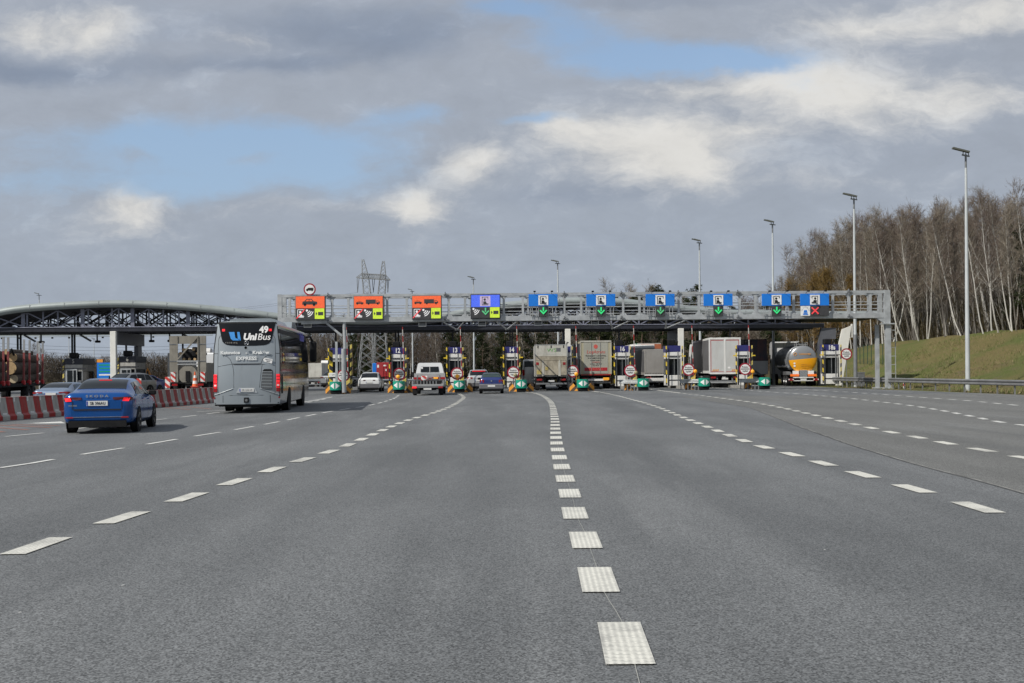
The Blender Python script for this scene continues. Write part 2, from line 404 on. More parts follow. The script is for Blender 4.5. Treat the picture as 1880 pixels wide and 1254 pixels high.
# markings -------------------------------------------------------------
def paint_mat(name, col, holes):
    m = bpy.data.materials.new(name); m.use_nodes = True; t = NT(m.node_tree); b = t.n['Principled BSDF']
    co = t.node('ShaderNodeTexCoord').outputs['Object']
    n = t.noise(co, 30, 4, .7); big = t.noise(co, 1.2, 4, .6)
    if holes:
        u = t.node('ShaderNodeTexCoord').outputs['UV']; s = t.node('ShaderNodeSeparateXYZ'); t.link(u, s.inputs[0])
        a = t.m('SINE', t.m('MULTIPLY', s.outputs[0], 2*math.pi/.042)); c_ = t.m('SINE', t.m('ADD', t.m('MULTIPLY', s.outputs[1], 2*math.pi/.030), t.m('MULTIPLY', a, .6)))
        h = t.m('ADD', t.m('ADD', t.m('MULTIPLY', a, .17), t.m('MULTIPLY', c_, .36)), n)
        f = t.m('MULTIPLY', t.ramp(h, .55, .80), .72)
    else: f = t.m('MULTIPLY', t.ramp(n, .55, .75), .35)
    f = t.m('ADD', f, t.m('MULTIPLY', t.ramp(big, .42, .72), .34), clamp=True)
    t.link(t.mix(f, col, (.14, .14, .14)), b.inputs['Base Color']); b.inputs['Roughness'].default_value = .75
    return m
PAINT = paint_mat('white road paint', (.70, .69, .62), True)
PAINTF = paint_mat('thin white road paint', (.62, .62, .59), False)
PAINTW = paint_mat('worn white road paint', (.36, .36, .33), False)
PAINTO = paint_mat('faded orange road paint', (.30, .12, .08), False)
def arc(pts, step=.05):
    """smooth resample of ground polyline by arc length (Catmull-Rom)"""
    P = [pts[0]*2-pts[1]]+pts+[pts[-1]*2-pts[-2]]; out = []
    for i in range(1, len(P)-2):
        p0, p1, p2, p3 = P[i-1:i+3]; n = max(2, int((p2-p1).length/step))
        for k in range(n):
            t = k/n; out.append(.5*((2*p1)+(p2-p0)*t+(2*p0-5*p1+4*p2-p3)*t*t+(3*p1-p0-3*p2+p3)*t**3))
    out.append(pts[-1]); return out
MK = []
def marks(pts, width, dash, gap, mat, z=.009, solid_after=None, start=0.0, name='lane_marking', horiz=False):
    A = arc([Vector((p.x, p.y)) for p in pts]); L = [0]
    for a, c in zip(A, A[1:]): L.append(L[-1]+(c-a).length)
    me = MB(); uvs = []; s = start; seg = []
    tot = L[-1]
    while s < tot:
        e = tot if (solid_after is not None and s >= solid_after) else s+dash
        seg.append((s, min(e, tot))); s = e+gap
    import bisect
    def at(d):
        i = min(max(bisect.bisect(L, d)-1, 0), len(A)-2); t = (d-L[i])/max(1e-6, L[i+1]-L[i])
        return A[i].lerp(A[i+1], t), (A[min(i+3, len(A)-1)]-A[max(i-3, 0)]).normalized()
    for (s0, s1) in seg:
        n = max(1, int((s1-s0)/.8)); prev = None
        for k in range(n+1):
            d = s0+(s1-s0)*k/n; p, t = at(d); nrm = Vector((t.y, -t.x))
            if horiz: nrm = Vector((1/max(.35, abs(t.y)), 0))   # ends cut square across the lane
            a, c = p-nrm*width/2, p+nrm*width/2
            if prev:
                me.add([(prev[0].x, prev[0].y, z), (prev[1].x, prev[1].y, z), (c.x, c.y, z), (a.x, a.y, z)], [(0, 1, 2, 3)])
                uvs += [(0, pd), (width, pd), (width, d), (0, d)]
            prev = (a, c); pd = d
    o = me.build(name, mat); uv = o.data.uv_layers.new(name='UVMap')
    uv.data.foreach_set('uv', [x for q in uvs for x in q])
    tag(o, kind='structure'); return o
def GP(l): return [G(x, y) for x, y in l]
# central line, near to far
c0 = GP([(1180, 1320), (1158, 1222), (1135, 1142), (1104, 1089), (1091, 1044), (1080, 1011), (1071, 981), (1060, 959), (1053, 937), (1046, 907), (1038, 881), (1031, 857), (1027, 840), (1022, 817), (1019.5, 788), (1018, 765), (1012, 740), (1000, 729), (984, 722.5), (962, 719.6)])
def lenupto(pts, k):
    A = arc([Vector((p.x, p.y)) for p in pts[:k+1]]); return sum((b-a).length for a, b in zip(A, A[1:]))
marks(c0, .27, 1.0, .96, PAINT, solid_after=None, start=lenupto(c0, 1)-2*1.96, horiz=True)
def line(pts, k, width, dash, gap, mat, back=3, solid_after=None, **kw):
    p = GP(pts); marks(p, width, dash, gap, mat, start=lenupto(p, k)-back*(dash+gap), solid_after=solid_after, **kw)
line([(-620, 1230), (-180, 1080), (22, 1019), (114, 987), (225, 951), (339, 915), (422, 888), (487, 867), (538, 850), (578, 838), (640, 817), (740, 775), (800, 757), (830, 745), (846, 735), (851, 729), (842, 722)], 2, .235, 1.0, .97, PAINT, solid_after=78, horiz=True)
line([(2900, 1280), (2300, 1090), (1828, 942.5), (1767, 924), (1692, 902), (1612, 880), (1547, 861.5), (1496, 847), (1455, 835), (1391, 818), (1340, 800), (1250, 765), (1200, 745), (1150, 731), (1112, 722), (1082, 717.5)], 2, .235, 1.0, .97, PAINT, solid_after=70, horiz=True)
line([(2700, 970), (2200, 890), (1880, 841), (1822, 830), (1767, 820), (1717, 810), (1673, 801), (1636, 794), (1572, 780), (1520, 768), (1400, 742), (1300, 728), (1250, 722), (1190, 714.5)], 3, .24, 1.0, .97, PAINT, solid_after=60, horiz=True)
line([(2500, 850), (2100, 806), (1855, 778), (1786, 765), (1729, 754), (1680, 746), (1634, 740), (1573, 733), (1515, 727.5), (1475, 724), (1380, 717.4), (1300, 711)], 3, .2, 1.0, 1.0, PAINTF, solid_after=75, horiz=True)
line([(2500, 810), (2100, 766), (1873, 745), (1783, 736.5), (1683, 729), (1605, 723.5), (1540, 719), (1460, 714.7), (1410, 712.5)], 3, .2, 1.0, 1.0, PAINTF, horiz=True)
line([(2300, 748), (1861, 729.6), (1734, 723.5), (1686, 721.4), (1600, 718), (1520, 714)], 2, .12, 2.0, 2.0, PAINTW)
line([(-700, 965), (-300, 895), (0, 859.6), (88, 845.7), (162, 833), (262, 817.5), (359, 801), (419, 791.5), (507, 775.5), (600, 757), (680, 744), (720, 733), (733, 725.5)], 2, .12, 1.8, 1.2, PAINTF, solid_after=100)
line([(-500, 870), (-200, 826), (0, 803), (65, 797), (120, 790.5), (200, 780), (295, 770.4), (355, 763.5), (402, 757.5), (480, 749), (560, 740), (600, 732)], 4, .12, 1.6, 1.3, PAINTF)
line([(281, 757), (365, 756), (470, 750), (560, 738), (610, 729)], 1, .14, 60, .1, PAINTF, back=0)
b = MB()
q = [G(x, y) for x, y in ((49, 777.8), (112, 774.2), (120, 777.6), (76, 778.0))]
b.add([(p.x, p.y, .009) for p in q], [(0, 1, 2, 3)]); tag(b.build('painted_arrow', PAINTF), kind='structure')
b = MB()
for (x0, y0, x1, y1) in ((-40, 779, 94, 785.4), (-30, 783.5, 52, 789.5), (-60, 787.5, 8, 793.5), (20, 779.5, 110, 782), (330, 746, 388, 751), (300, 748, 350, 752)):
    p, r = G(x0, y0), G(x1, y1); d = (r-p).normalized(); n = Vector((d.y, -d.x, 0))*.07
    b.add([(v.x, v.y, .007) for v in (p-n, p+n, r+n, r-n)], [(0, 1, 2, 3)])
tag(b.build('temporary_lane_marking', PAINTO), kind='structure')
# small pale scraps stuck to the tarmac
b = MB()
random.seed(9)
for i in range(14):
    y = 5+random.random()**2*60; x = random.uniform(-.45, .45)*y; r = random.uniform(.008, .02); a = random.uniform(0, 3)
    b.add([(x+r*math.cos(a+k*1.57)*(1.6 if k % 2 else .8), y+r*math.sin(a+k*1.57)*1.3, .008) for k in range(4)], [(0, 1, 2, 3)])
tag(b.build('road_grit', PAINTF), kind='stuff')

# ------------------------------------------------------------------ vegetation
def bark(name, c0, c1, birch=False):
    m = bpy.data.materials.new(name); m.use_nodes = True; t = NT(m.node_tree); b = t.n['Principled BSDF']
    co = t.node('ShaderNodeTexCoord').outputs['Object']
    if birch:
        f = t.ramp(t.noise(t.scale(co, (1.2, 1.2, 6)), 1.6, 5, .7), .56, .66)
        sp = t.node('ShaderNodeSeparateXYZ'); t.link(co, sp.inputs[0])
        f = t.m('MAXIMUM', f, t.m('MULTIPLY', t.ramp(sp.outputs[2], 10, 14), .6))
    else: f = t.ramp(t.noise(t.scale(co, (3, 3, .7)), 1.2, 5, .6), .35, .65)
    t.link(t.mix(f, c0, c1), b.inputs['Base Color']); b.inputs['Roughness'].default_value = .85
    return m
B_WHITE = bark('birch bark', (.50, .485, .45), (.11, .095, .085), True)
B_GREY = bark('grey bark', (.17, .155, .135), (.085, .075, .065))
B_BROWN = bark('brown bark', (.16, .105, .07), (.075, .05, .035))
def leafmat(name, c0, c1, sc=.8):
    m = bpy.data.materials.new(name); m.use_nodes = True; t = NT(m.node_tree); b = t.n['Principled BSDF']
    ob = t.node('ShaderNodeObjectInfo').outputs['Random']; co = t.node('ShaderNodeTexCoord').outputs['Object']
    f = t.m('ADD', t.m('MULTIPLY', t.ramp(t.noise(co, sc, 3), .3, .7), .6), t.m('MULTIPLY', ob, .4))
    t.link(t.mix(f, c0, c1), b.inputs['Base Color']); b.inputs['Roughness'].default_value = .85; b.inputs['Specular IOR Level'].default_value = .2
    return m
T_RED = leafmat('reddish bare twigs', (.085, .065, .053), (.17, .135, .112))
T_GREY = leafmat('grey brown bare twigs', (.12, .10, .075), (.26, .225, .18))
T_GOLD = leafmat('golden budding twigs', (.12, .08, .028), (.22, .145, .05))
NEEDLE = leafmat('pine needles', (.012, .02, .008), (.04, .052, .018))
FARW = leafmat('far bare wood', (.075, .062, .048), (.15, .125, .095), .25)
BUSH = leafmat('dry undergrowth', (.038, .03, .018), (.085, .07, .035), .3)

def sliver(b, p, d, L, w, m=0, rnd=random):
    s = d.cross(Vector((rnd.uniform(-1, 1), rnd.uniform(-1, 1), rnd.uniform(-.3, .3))))
    if s.length < 1e-4: return
    s = s.normalized()*w
    k = len(b.v); b.v += [tuple(p-s), tuple(p+s), tuple(p+d*L)]; b.f.append([k, k+1, k+2]); b.mi.append(m); b.sm.append(False)
def bare_tree(seed, H, limbs=30, lean=.08, r0=.11, spread=.26, w=.013, start=.22, twn=13, sub=7):
    rnd = random.Random(seed); tr, cr = MB(), MB()
    n = 9; la = rnd.uniform(2.2, 4.2); pts = []; ox = oy = 0
    for i in range(n+1):
        t = i/n; ox += rnd.uniform(-.1, .1)+math.cos(la)*lean*H/n; oy += rnd.uniform(-.1, .1)+math.sin(la)*lean*H/n*.6
        pts.append(Vector((ox if i else 0, oy if i else 0, t*H*.97-(.3 if i == 0 else 0))))
    rad = [r0*(1-t/n)**.8+.012 for t in range(n+1)]
    tr.tube(pts, rad, 6, cap=False)
    def tp(t): i = min(int(t*n), n-1); return pts[i].lerp(pts[i+1], t*n-i)
    for i in range(limbs):
        t = start+(1-start)*((i+rnd.random())/limbs); p = tp(t); a = rnd.uniform(0, 6.28); e = rnd.uniform(.75, 1.2)
        L = H*spread*(1.05-t)**.7*rnd.uniform(.6, 1.15)+.5
        d = Vector((math.cos(a)*math.cos(e), math.sin(a)*math.cos(e), math.sin(e)))
        q = [p]; dd = d.copy()
        for k in range(3):
            dd = (dd+Vector((rnd.uniform(-.2, .2), rnd.uniform(-.2, .2), rnd.uniform(-.02, .22)))).normalized(); q.append(q[-1]+dd*L/3)
        rr = max(.014, r0*.42*(1-t)**.8)
        tr.tube(q, [rr, rr*.7, rr*.45, .007], 4, cap=False)
        for j in range(twn):
            s = rnd.uniform(.15, 1); k = min(int(s*3), 2); bp = q[k].lerp(q[k+1], s*3-k)
            td = (dd*.7+Vector((rnd.gauss(0, .6), rnd.gauss(0, .6), rnd.gauss(.35, .4)))).normalized(); tl = rnd.uniform(.4, 1.3)
            sliver(cr, bp, td, tl, w*1.1, 0, rnd)
            for x in range(sub):
                sp = bp+td*tl*rnd.uniform(.15, .95); sd = (td+Vector((rnd.gauss(0, .55), rnd.gauss(0, .55), rnd.gauss(.1, .5)))).normalized()
                sliver(cr, sp, sd, rnd.uniform(.25, .7), w*.8, 0, rnd)
    return tr, cr
def pine_tree(seed, H, dens=1.0):
    rnd = random.Random(seed); tr, cr = MB(), MB()
    pts = [Vector((rnd.uniform(-.12, .12)*i*.3, rnd.uniform(-.12, .12)*i*.3, H*i/6-(.3 if i == 0 else 0))) for i in range(7)]
    tr.tube(pts, [.15*(1-i/6.5)+.01 for i in range(7)], 6, cap=False)
    def tp(t): i = min(int(t*6), 5); return pts[i].lerp(pts[i+1], t*6-i)
    for i in range(int(46*dens)):
        t = .12+.87*((i+rnd.random())/(46*dens)); a = rnd.uniform(0, 6.28); L = H*.24*(1.06-t)**.75*rnd.uniform(.55, 1.15)+.35
        e = rnd.uniform(-.1, .5); d = Vector((math.cos(a)*math.cos(e), math.sin(a)*math.cos(e), math.sin(e))); p = tp(t); q = p+d*L
        tr.tube([p, p.lerp(q, .5), q], [.035, .022, .008], 3, cap=False)
        for j in range(int(9+L*5)):
            c = p.lerp(q, rnd.uniform(.2, 1.05))+Vector((rnd.gauss(0, .2), rnd.gauss(0, .2), rnd.gauss(.05, .14)))
            for x in range(13):
                sd = Vector((rnd.gauss(0, 1), rnd.gauss(0, 1), rnd.gauss(.3, .8))).normalized()
                sliver(cr, c, sd, rnd.uniform(.18, .42), .035, 0, rnd)
    return tr, cr
def make_tree(name, trcr, tm, cm, label, cat, group, loc):
    t = thing(name, loc, 0, label, cat, group)
    trcr[0].build('trunk', tm, t); trcr[1].build('crown', cm, t); return t
RR = random.Random(77)
protos = {}
def plant(kind, x, y, sc, label, cat, group):
    z = hgt(x, y)-.1
    if kind not in protos:
        k, i = kind
        if k == 'birch': t = make_tree('birch_tree', bare_tree(10+i, 14, 26, (.04, .14, .22, .09)[i % 4], (.085, .07, .078, .06)[i % 4], .22, .012, .3, 12, 6), B_WHITE, (T_RED, T_GREY)[i % 2], label, cat, group, (x, y, z))
        if k == 'bare': t = make_tree('bare_tree', bare_tree(30+i, 13, 34, .08, .08, .26, .013), B_GREY, (T_GREY, T_RED)[i % 2], label, cat, group, (x, y, z))
        if k == 'pine': t = make_tree('pine_tree', pine_tree(50+i, 13), B_BROWN, NEEDLE, label, cat, group, (x, y, z))
        if k == 'gold': t = make_tree('willow_tree', bare_tree(70+i, 9, 44, .04, .10, .42, .02, .06, 16, 9), B_BROWN, T_GOLD, label, cat, group, (x, y, z))
        protos[kind] = t; t.scale = (sc,)*3; t.rotation_euler = (0, 0, RR.gauss(0, .7)); return t
    if ('used', kind) in protos: pass
    return dup(protos[kind], (x, y, z), RR.gauss(0, .7) if RR.random() < .8 else RR.uniform(0, 6.28), label, group, sc)
def topscale(px_top, x, y, base):   # height so that the crown top shows at that height in the picture
    px = CX+x/y*F; hz = HY-(px-CX)*ROLL
    return ((hz-px_top)/F*y+CH-hgt(x, y))/base
import bisect
def lerpf(tab, x):
    k = bisect.bisect([a for a, _ in tab], x)
    if k == 0: return tab[0][1]
    if k >= len(tab): return tab[-1][1]
    (a, p), (b_, q) = tab[k-1], tab[k]; return p+(q-p)*(x-a)/(b_-a)
TOPR = [(1440, 530), (1480, 470), (1520, 440), (1600, 405), (1690, 380), (1760, 375), (1850, 355), (1900, 345), (2100, 330)]
# the wood on the bank, right: rows behind the crest
bank_sp = []
for row, (x0, y0, y1, st) in enumerate(((46.5, 88, 200, 1.9), (50, 94, 205, 2.2), (54.5, 100, 210, 2.8), (60, 108, 215, 3.4), (67, 118, 225, 4.2))):
    y = y0
    while y < y1:
        bank_sp.append((x0+RR.uniform(-1.2, 1.2), y+RR.uniform(-1, 1), row)); y += st
for (x, y, row) in bank_sp:
    px = CX+x/y*F
    s = topscale(lerpf(TOPR, px)+RR.uniform(-14, 24)+(10 if row == 0 else 0), x, y, 14.2)
    s = max(.5, min(1.5, s))
    dark = px > 1868 and RR.random() < .7 and row < 3
    if dark: plant(('pine', RR.randrange(3)), x, y, s*.86, 'dark green pine at the right end of the wood on the grass bank', 'tree', 'pines on the right grass bank')
    elif RR.random() < (.72 if row < 2 else .45): plant(('birch', RR.randrange(4)), x, y, s, 'bare white-trunked birch in the wood on the right grass bank', 'tree', 'birches on the right grass bank')
    else: plant(('bare', RR.randrange(3)), x, y, s, 'bare grey-brown tree with thin trunk in the wood on the right grass bank', 'tree', 'bare trees on the right grass bank')
for (px, y, top) in ((1462, 168, 522), (1495, 160, 508), (1530, 155, 500), (1566, 150, 512), (1600, 146, 535), (1440, 178, 556)):
    x = XA(px, y); plant(('gold', int(px) % 2), x, y, topscale(top, x, y, 9.3), 'golden-brown budding willow behind the right end of the gantry', 'tree', 'willows behind the gantry end')
for (px, y, top) in ((1548, 158, 520), (1278, 165, 520)):
    x = XA(px, y); plant(('pine', 0), x, y, topscale(top, x, y, 13.2), 'solitary dark pine whose tip rises just over the gantry' if px < 1300 else 'dark pine among the golden willows at the gantry end', 'tree', None)
# the wood behind the plaza
TOPB = [(560, 585), (640, 578), (760, 574), (880, 572), (1000, 566), (1080, 556), (1130, 520), (1180, 520), (1210, 515), (1260, 545), (1330, 548), (1400, 530), (1470, 500)]
for row, dy in enumerate((0, 7, 14)):
    px = 548+row*9
    while px < 1480:
        y = 196-(px-560)*.032+dy+RR.uniform(-2, 2); x = XA(px, y)
        s = max(.35, topscale(lerpf(TOPB, px)+RR.uniform(-3, 34), x, y, 13.6))
        r = RR.random(); pinep = .6 if 820 < px < 1240 else .25
        if r < pinep: plant(('pine', RR.randrange(3)), x, y, s, 'dark green pine in the wood behind the toll booths', 'tree', 'pines behind the toll booths')
        elif r < pinep+.22: plant(('birch', RR.randrange(4)), x, y, s, 'bare pale-trunked birch in the wood behind the toll booths', 'tree', 'birches behind the toll booths')
        else: plant(('bare', RR.randrange(3)), x, y, s, 'bare grey-brown tree in the wood behind the toll booths', 'tree', 'bare trees behind the toll booths')
        px += (20, 26, 30)[row]+RR.uniform(-4, 4)
for (px, y, top) in ((66, 130, 632), (78, 128, 640)):
    x = XA(px, y); plant(('bare', 0 if px < 70 else 1), x, y, topscale(top, x, y, 13.2), 'bare tree behind the log trailer' if px < 70 else 'smaller bare tree behind the log trailer, right of the taller one', 'tree', None)
# far woods as one mass, dense understorey
def scrub(name, spots, label_kind, mat, w=.05, n=700, seed=3):
    rnd = random.Random(seed); b = MB()
    for (x, y, h, r) in spots:
        z = hgt(x, y)
        for i in range(n):
            a = rnd.uniform(0, 6.28); q = r*math.sqrt(rnd.random()); hz = h*rnd.random()**.8*(1-.35*(q/r)**2)
            sliver(b, Vector((x+q*math.cos(a), y+q*math.sin(a), z+hz)), Vector((rnd.gauss(0, .5), rnd.gauss(0, .5), 1)).normalized(), rnd.uniform(.5, 1.5)*h/7, w*rnd.uniform(.6, 1.4), 0, rnd)
    o = b.build(name, mat); return tag(o, kind='stuff')
sp = []
px = -260
while px < 640:
    y = RR.uniform(250, 275); x = XA(px, y); top = lerpf([(-200, 662), (80, 652), (150, 656), (230, 650), (300, 652), (400, 648), (640, 640)], px)+RR.uniform(-5, 9)
    sp.append((x, y, max(2.5, (HY-(px-CX)*ROLL-top)/F*y+CH-hgt(x, y)), 2.6)); px += 9
scrub('far_wood', sp, '', FARW, .035, 1100)
sp = []
for i in range(80):
    px = 560+i*12; y = 222-(px-560)*.03+RR.uniform(-4, 4); x = XA(px, y)
    sp.append((x, y, max(3, topscale(lerpf(TOPB, px)+30, x, y, 1)), 3.4))
for i in range(46):
    x = 74+RR.uniform(-3, 3); y = 118+i*3; px = CX+x/y*F
    if px < 2000: sp.append((x, y, max(3, topscale(lerpf(TOPR, px)+75, x, y, 1)), 4.2))
scrub('background_wood', sp, '', BUSH, .06, 620, 5)
sp = []
for i in range(60):
    y = 90+i*2; x = 47.5+RR.uniform(0, 10); sp.append((x, y, RR.uniform(1.5, 4.5), 1.8))
scrub('undergrowth', sp, '', BUSH, .03, 200, 6)

# thin saplings filling the wood on the bank
def thicket(name, mat, n, seed, h0, h1, w, xr, yr_):
    rnd = random.Random(seed); b = MB()
    for i in range(n):
        y = rnd.uniform(*yr_); x = rnd.uniform(*xr); z = hgt(x, y)-.1; h = rnd.uniform(h0, h1); a = rnd.gauss(-.12, .12)
        p = Vector((x, y, z)); d = Vector((a, rnd.gauss(0, .08), 1)).normalized()
        sliver(b, p, d, h, w, 0, rnd)
        for k in range(5): sliver(b, p+d*h*rnd.uniform(.3, .9), (d+Vector((rnd.gauss(0, .5), rnd.gauss(0, .5), .1))).normalized(), h*.25, w*.5, 0, rnd)
    return tag(b.build(name, mat), kind='stuff')
thicket('saplings', B_GREY, 1500, 41, 4, 10, .045, (47, 74), (90, 215))
thicket('pale_saplings', pbr('pale sapling bark', (.36, .34, .30), .85, 0, .3, 1), 420, 42, 6, 12, .05, (46.5, 66), (90, 215))
thicket('dark_saplings', BUSH, 3500, 43, 2, 6, .07, (49, 80), (90, 225))
# grass blades and dead stalks on the bank
rnd = random.Random(12); b = MB()
for i in range(42000):
    y = 34+rnd.random()**.9*120; x = roadx(y)+.6+rnd.random()*21
    cl = nz(x*1.3, y*.9)+nz(x*.35+4, y*.3)
    if cl < rnd.uniform(-1.2, .7): continue
    z = hgt(x, y)-.02; sliver(b, Vector((x, y, z)), Vector((rnd.gauss(0, .45), rnd.gauss(0, .4), 1)).normalized(), rnd.uniform(.1, .34), .024, 0 if rnd.random() < .6 else 1, rnd)
tag(b.build('grass', [leafmat('green grass blades', (.07, .10, .025), (.14, .16, .05), .3), leafmat('dead grass blades', (.17, .135, .07), (.28, .23, .13), .3)]), kind='stuff')
# thin premarking line joining the dashes
A_ = arc([Vector((p.x, p.y)) for p in c0], .3); b = MB()
for p, q in zip(A_, A_[1:]):
    if p.y < 26: b.add([(p.x+.02, p.y, .0065), (p.x+.0245, p.y, .0065), (q.x+.0245, q.y, .0065), (q.x+.02, q.y, .0065)], [(0, 1, 2, 3)])
tag(b.build('marking_guide_line', PAINTW), kind='structure')
# ------------------------------------------------------------------ LED and sign materials
def led(name, col, st=1.0, sc=60):
    m = bpy.data.materials.new(name); m.use_nodes = True; t = NT(m.node_tree); b = t.n['Principled BSDF']
    co = t.node('ShaderNodeTexCoord').outputs['Object']; n = t.noise(co, sc*.25, 3, .7)
    c = t.mix(t.ramp(n, .3, .7), tuple(x*.82 for x in col), tuple(min(1, x*1.12+.01) for x in col))
    b.inputs['Base Color'].default_value = (.02, .02, .02, 1); t.link(c, b.inputs['Emission Color']); b.inputs['Emission Strength'].default_value = st
    b.inputs['Roughness'].default_value = .6
    return m
L_OR = led('orange led field', (.92, .115, .02)); L_YE = led('yellow green led field', (.60, .80, .03)); L_BL = led('blue led field', (.06, .14, .90))
L_PK = led('pale led field', (.52, .42, .60)); L_GR = led('green led', (.02, .80, .22)); L_GR2 = led('dim green led', (.08, .50, .20)); L_RE = led('red led', (.90, .05, .06))
L_WH = pbr('white led', (.75, .75, .76), .5, 0, 0, emit=.25)
LEDK = pbr('unlit led field', (.045, .045, .048), .5, 0, .15, 4)
SGREY = pbr('sign housing', (.16, .165, .17), .5, .2, .15, 2)
MAROON = pbr('dark red sign rim', (.30, .012, .03), .45, 0, .1, 3)
S_ = 79/F
class SignFace:
    """pixel-like design units: x right, y down from the panel's top left corner"""
    def __init__(s, root): s.root = root
    def poly(s, name, pts, m, lay, par=None, th=.01):
        b = MB(); b.prism([(x*S_, -y*S_) for x, y in pts], (0, -.012*lay, 0), (1, 0, 0), (0, 0, 1), (0, -th, 0))
        return b.build(name, m, par or s.root)
    def multi(s, name, polys, m, lay, par=None, th=.01):
        b = MB()
        for pts in polys: b.prism([(x*S_, -y*S_) for x, y in pts], (0, -.012*lay, 0), (1, 0, 0), (0, 0, 1), (0, -th, 0))
        return b.build(name, m, par or s.root)
def rc(x0, y0, x1, y1): return [(x0, y0), (x1, y0), (x1, y1), (x0, y1)]
def circ(x, y, r, n=14, a0=0, a1=6.2832): return [(x+r*math.cos(a0+(a1-a0)*k/n), y+r*math.sin(a0+(a1-a0)*k/n)) for k in range(n)]
def arcb(cx, cy, r, w, a0, a1, n=6):
    o = [(cx+(r+w)*math.cos(a0+(a1-a0)*k/n), cy+(r+w)*math.sin(a0+(a1-a0)*k/n)) for k in range(n+1)]
    return o+[(cx+(r)*math.cos(a0+(a1-a0)*k/n), cy+(r)*math.sin(a0+(a1-a0)*k/n)) for k in range(n, -1, -1)]
def lined(x0, y0, x1, y1, w):
    d = math.hypot(x1-x0, y1-y0); nx, ny = -(y1-y0)/d*w/2, (x1-x0)/d*w/2
    return [(x0+nx, y0+ny), (x1+nx, y1+ny), (x1-nx, y1-ny), (x0-nx, y0-ny)]
def xf(polys, sx, sy, ox, oy): return [[(x*sx+ox, y*sy+oy) for x, y in p] for p in polys]
# icons on a unit design
CAR = [[(0, 8), (1, 4.6), (4, 4.2), (8, 0), (17, 0), (21, 4.2), (26, 5), (27.5, 6), (27, 10.5), (0, 10.5)], circ(5, 10.8, 2.6), circ(21.5, 10.8, 2.6)]
CARW = [[(6.2, 4.3), (9, 1.4), (12, 1.4), (12, 4.3)], [(13.4, 4.3), (13.4, 1.4), (16.4, 1.4), (19, 4.3)]]
TRUCK = [rc(0, 0, 18.5, 7.4), [(19.3, 2), (23, 2), (26, 4.6), (26, 8), (19.3, 8)], rc(0, 7.4, 22, 8.2), circ(5, 8.4, 1.7), circ(22, 8.4, 1.7)]
PERS = [circ(6.2, 4.6, 2.1), [(3.6, 7.6), (8, 7.4), (10, 10.8), (13, 11.2), (13, 12.4), (3.4, 12.6)]]
PFRAME = [rc(1, 0, 2, 14), rc(1, 0, 12.6, 1), rc(11.6, 0, 12.6, 4.4), rc(1, 13, 12.6, 14)]
def waves(ox, oy, s=1.0): return [circ(ox, oy, 2*s)]+[arcb(ox-1, oy-1, r*s, 1.5*s, .25, 1.32) for r in (5.2, 8.4, 11.6)]
def cam_icon(f, x0, y0, par=None):
    p = f.poly('camera_panel', rc(x0, y0, x0+17.3, y0+19), L_YE, 2)
    f.multi('camera_symbol', [rc(x0+6, y0+6.4, x0+15.4, y0+12.6), [(x0+2, y0+6.2), (x0+5, y0+9.4), (x0+2, y0+12.6)]], LEDK, 3, p)
def arrow(f, cx, y0, m, box=True, par=None, s=1.0):
    return f.multi('green_arrow', [rc(cx-1.3*s, y0, cx+1.3*s, y0+7.5*s), [(cx-7*s, y0+6*s), (cx-5.2*s, y0+4.6*s), (cx, y0+9.8*s), (cx+5.2*s, y0+4.6*s), (cx+7*s, y0+6*s), (cx, y0+13.4*s)]], m, 4, par)
def Yg(px): return 79/(1-.025*(px-CX)/F)
def led_sign(px, py, kind, label, group):
    Y = Yg(px)-.35; p = AT(px, py, Y); r = thing('lane_sign', p, 0, label, 'overhead sign', group)
    f = SignFace(r); hb = MB(); hb.cbox(27*S_, .16, -21.8*S_, 54.6*S_, .3, 44.6*S_, 0, .02); hb.build('housing', SGREY if kind != 'blue' else DARKP, r)
    if kind in ('car', 'both'):
        top = f.poly('orange_panel', rc(1, 1, 53, 22.4), L_OR, 1)
        if kind == 'car':
            f.multi('car_symbol', xf(CAR, 1, 1, 12.5, 5.5), LEDK, 2, top); f.multi('car_window', xf(CARW, 1, 1, 12.5, 5.5), L_OR, 3, top)
        else:
            f.multi('car_symbol', xf(CAR, .5, .5, 4.5, 9.5), LEDK, 2, top); f.multi('truck_symbol', xf(TRUCK, .98, .95, 22.5, 7), LEDK, 2, top)
            f.multi('car_window', xf(CARW, .5, .5, 4.5, 9.5), L_OR, 3, top); f.multi('cab_window', xf([[(20.2, 3), (22.6, 3), (25, 5.2), (20.2, 5.2)]], .98, .95, 22.5, 7), L_OR, 3, top)
        f.poly('dark_panel', rc(1, 22.8, 53, 43), LEDK, 1)
        f.multi('booth_symbol', xf(PERS+PFRAME, 1.0, 1.05, 2.6, 24.6), L_WH, 2)
        f.poly('red_slash', lined(2, 41, 17.5, 24.2, 1.7), L_RE, 3)
        f.multi('radio_wave_symbol', waves(21, 26.6), L_WH, 2)
        cam_icon(f, 35.2, 23)
    else:
        top = f.poly('blue_panel', rc(1, 1, 53, 23), L_BL, 1); sq = f.poly('pale_panel', rc(17, 3, 36, 21.5), L_PK, 2, top)
        f.multi('booth_symbol', xf(PERS+PFRAME, 1.0, 1.1, 19.5, 4.5), LEDK, 3, top)
        f.poly('dark_panel', rc(1, 23.4, 53, 43), LEDK, 1)
        f.multi('radio_wave_symbol', waves(5, 26.6, .95), L_WH, 2)
        arrow(f, 27, 24.5, L_GR2, s=1.0); cam_icon(f, 35.2, 23.6)
    return r
led_sign(542.2, 543.5, 'car', 'leftmost gantry panel, orange LED field with a single car symbol under the round truck sign', 'lane signs on the gantry')
led_sign(649, 543.3, 'both', 'orange LED panel with car and truck symbols in front of the pylon', 'lane signs on the gantry')
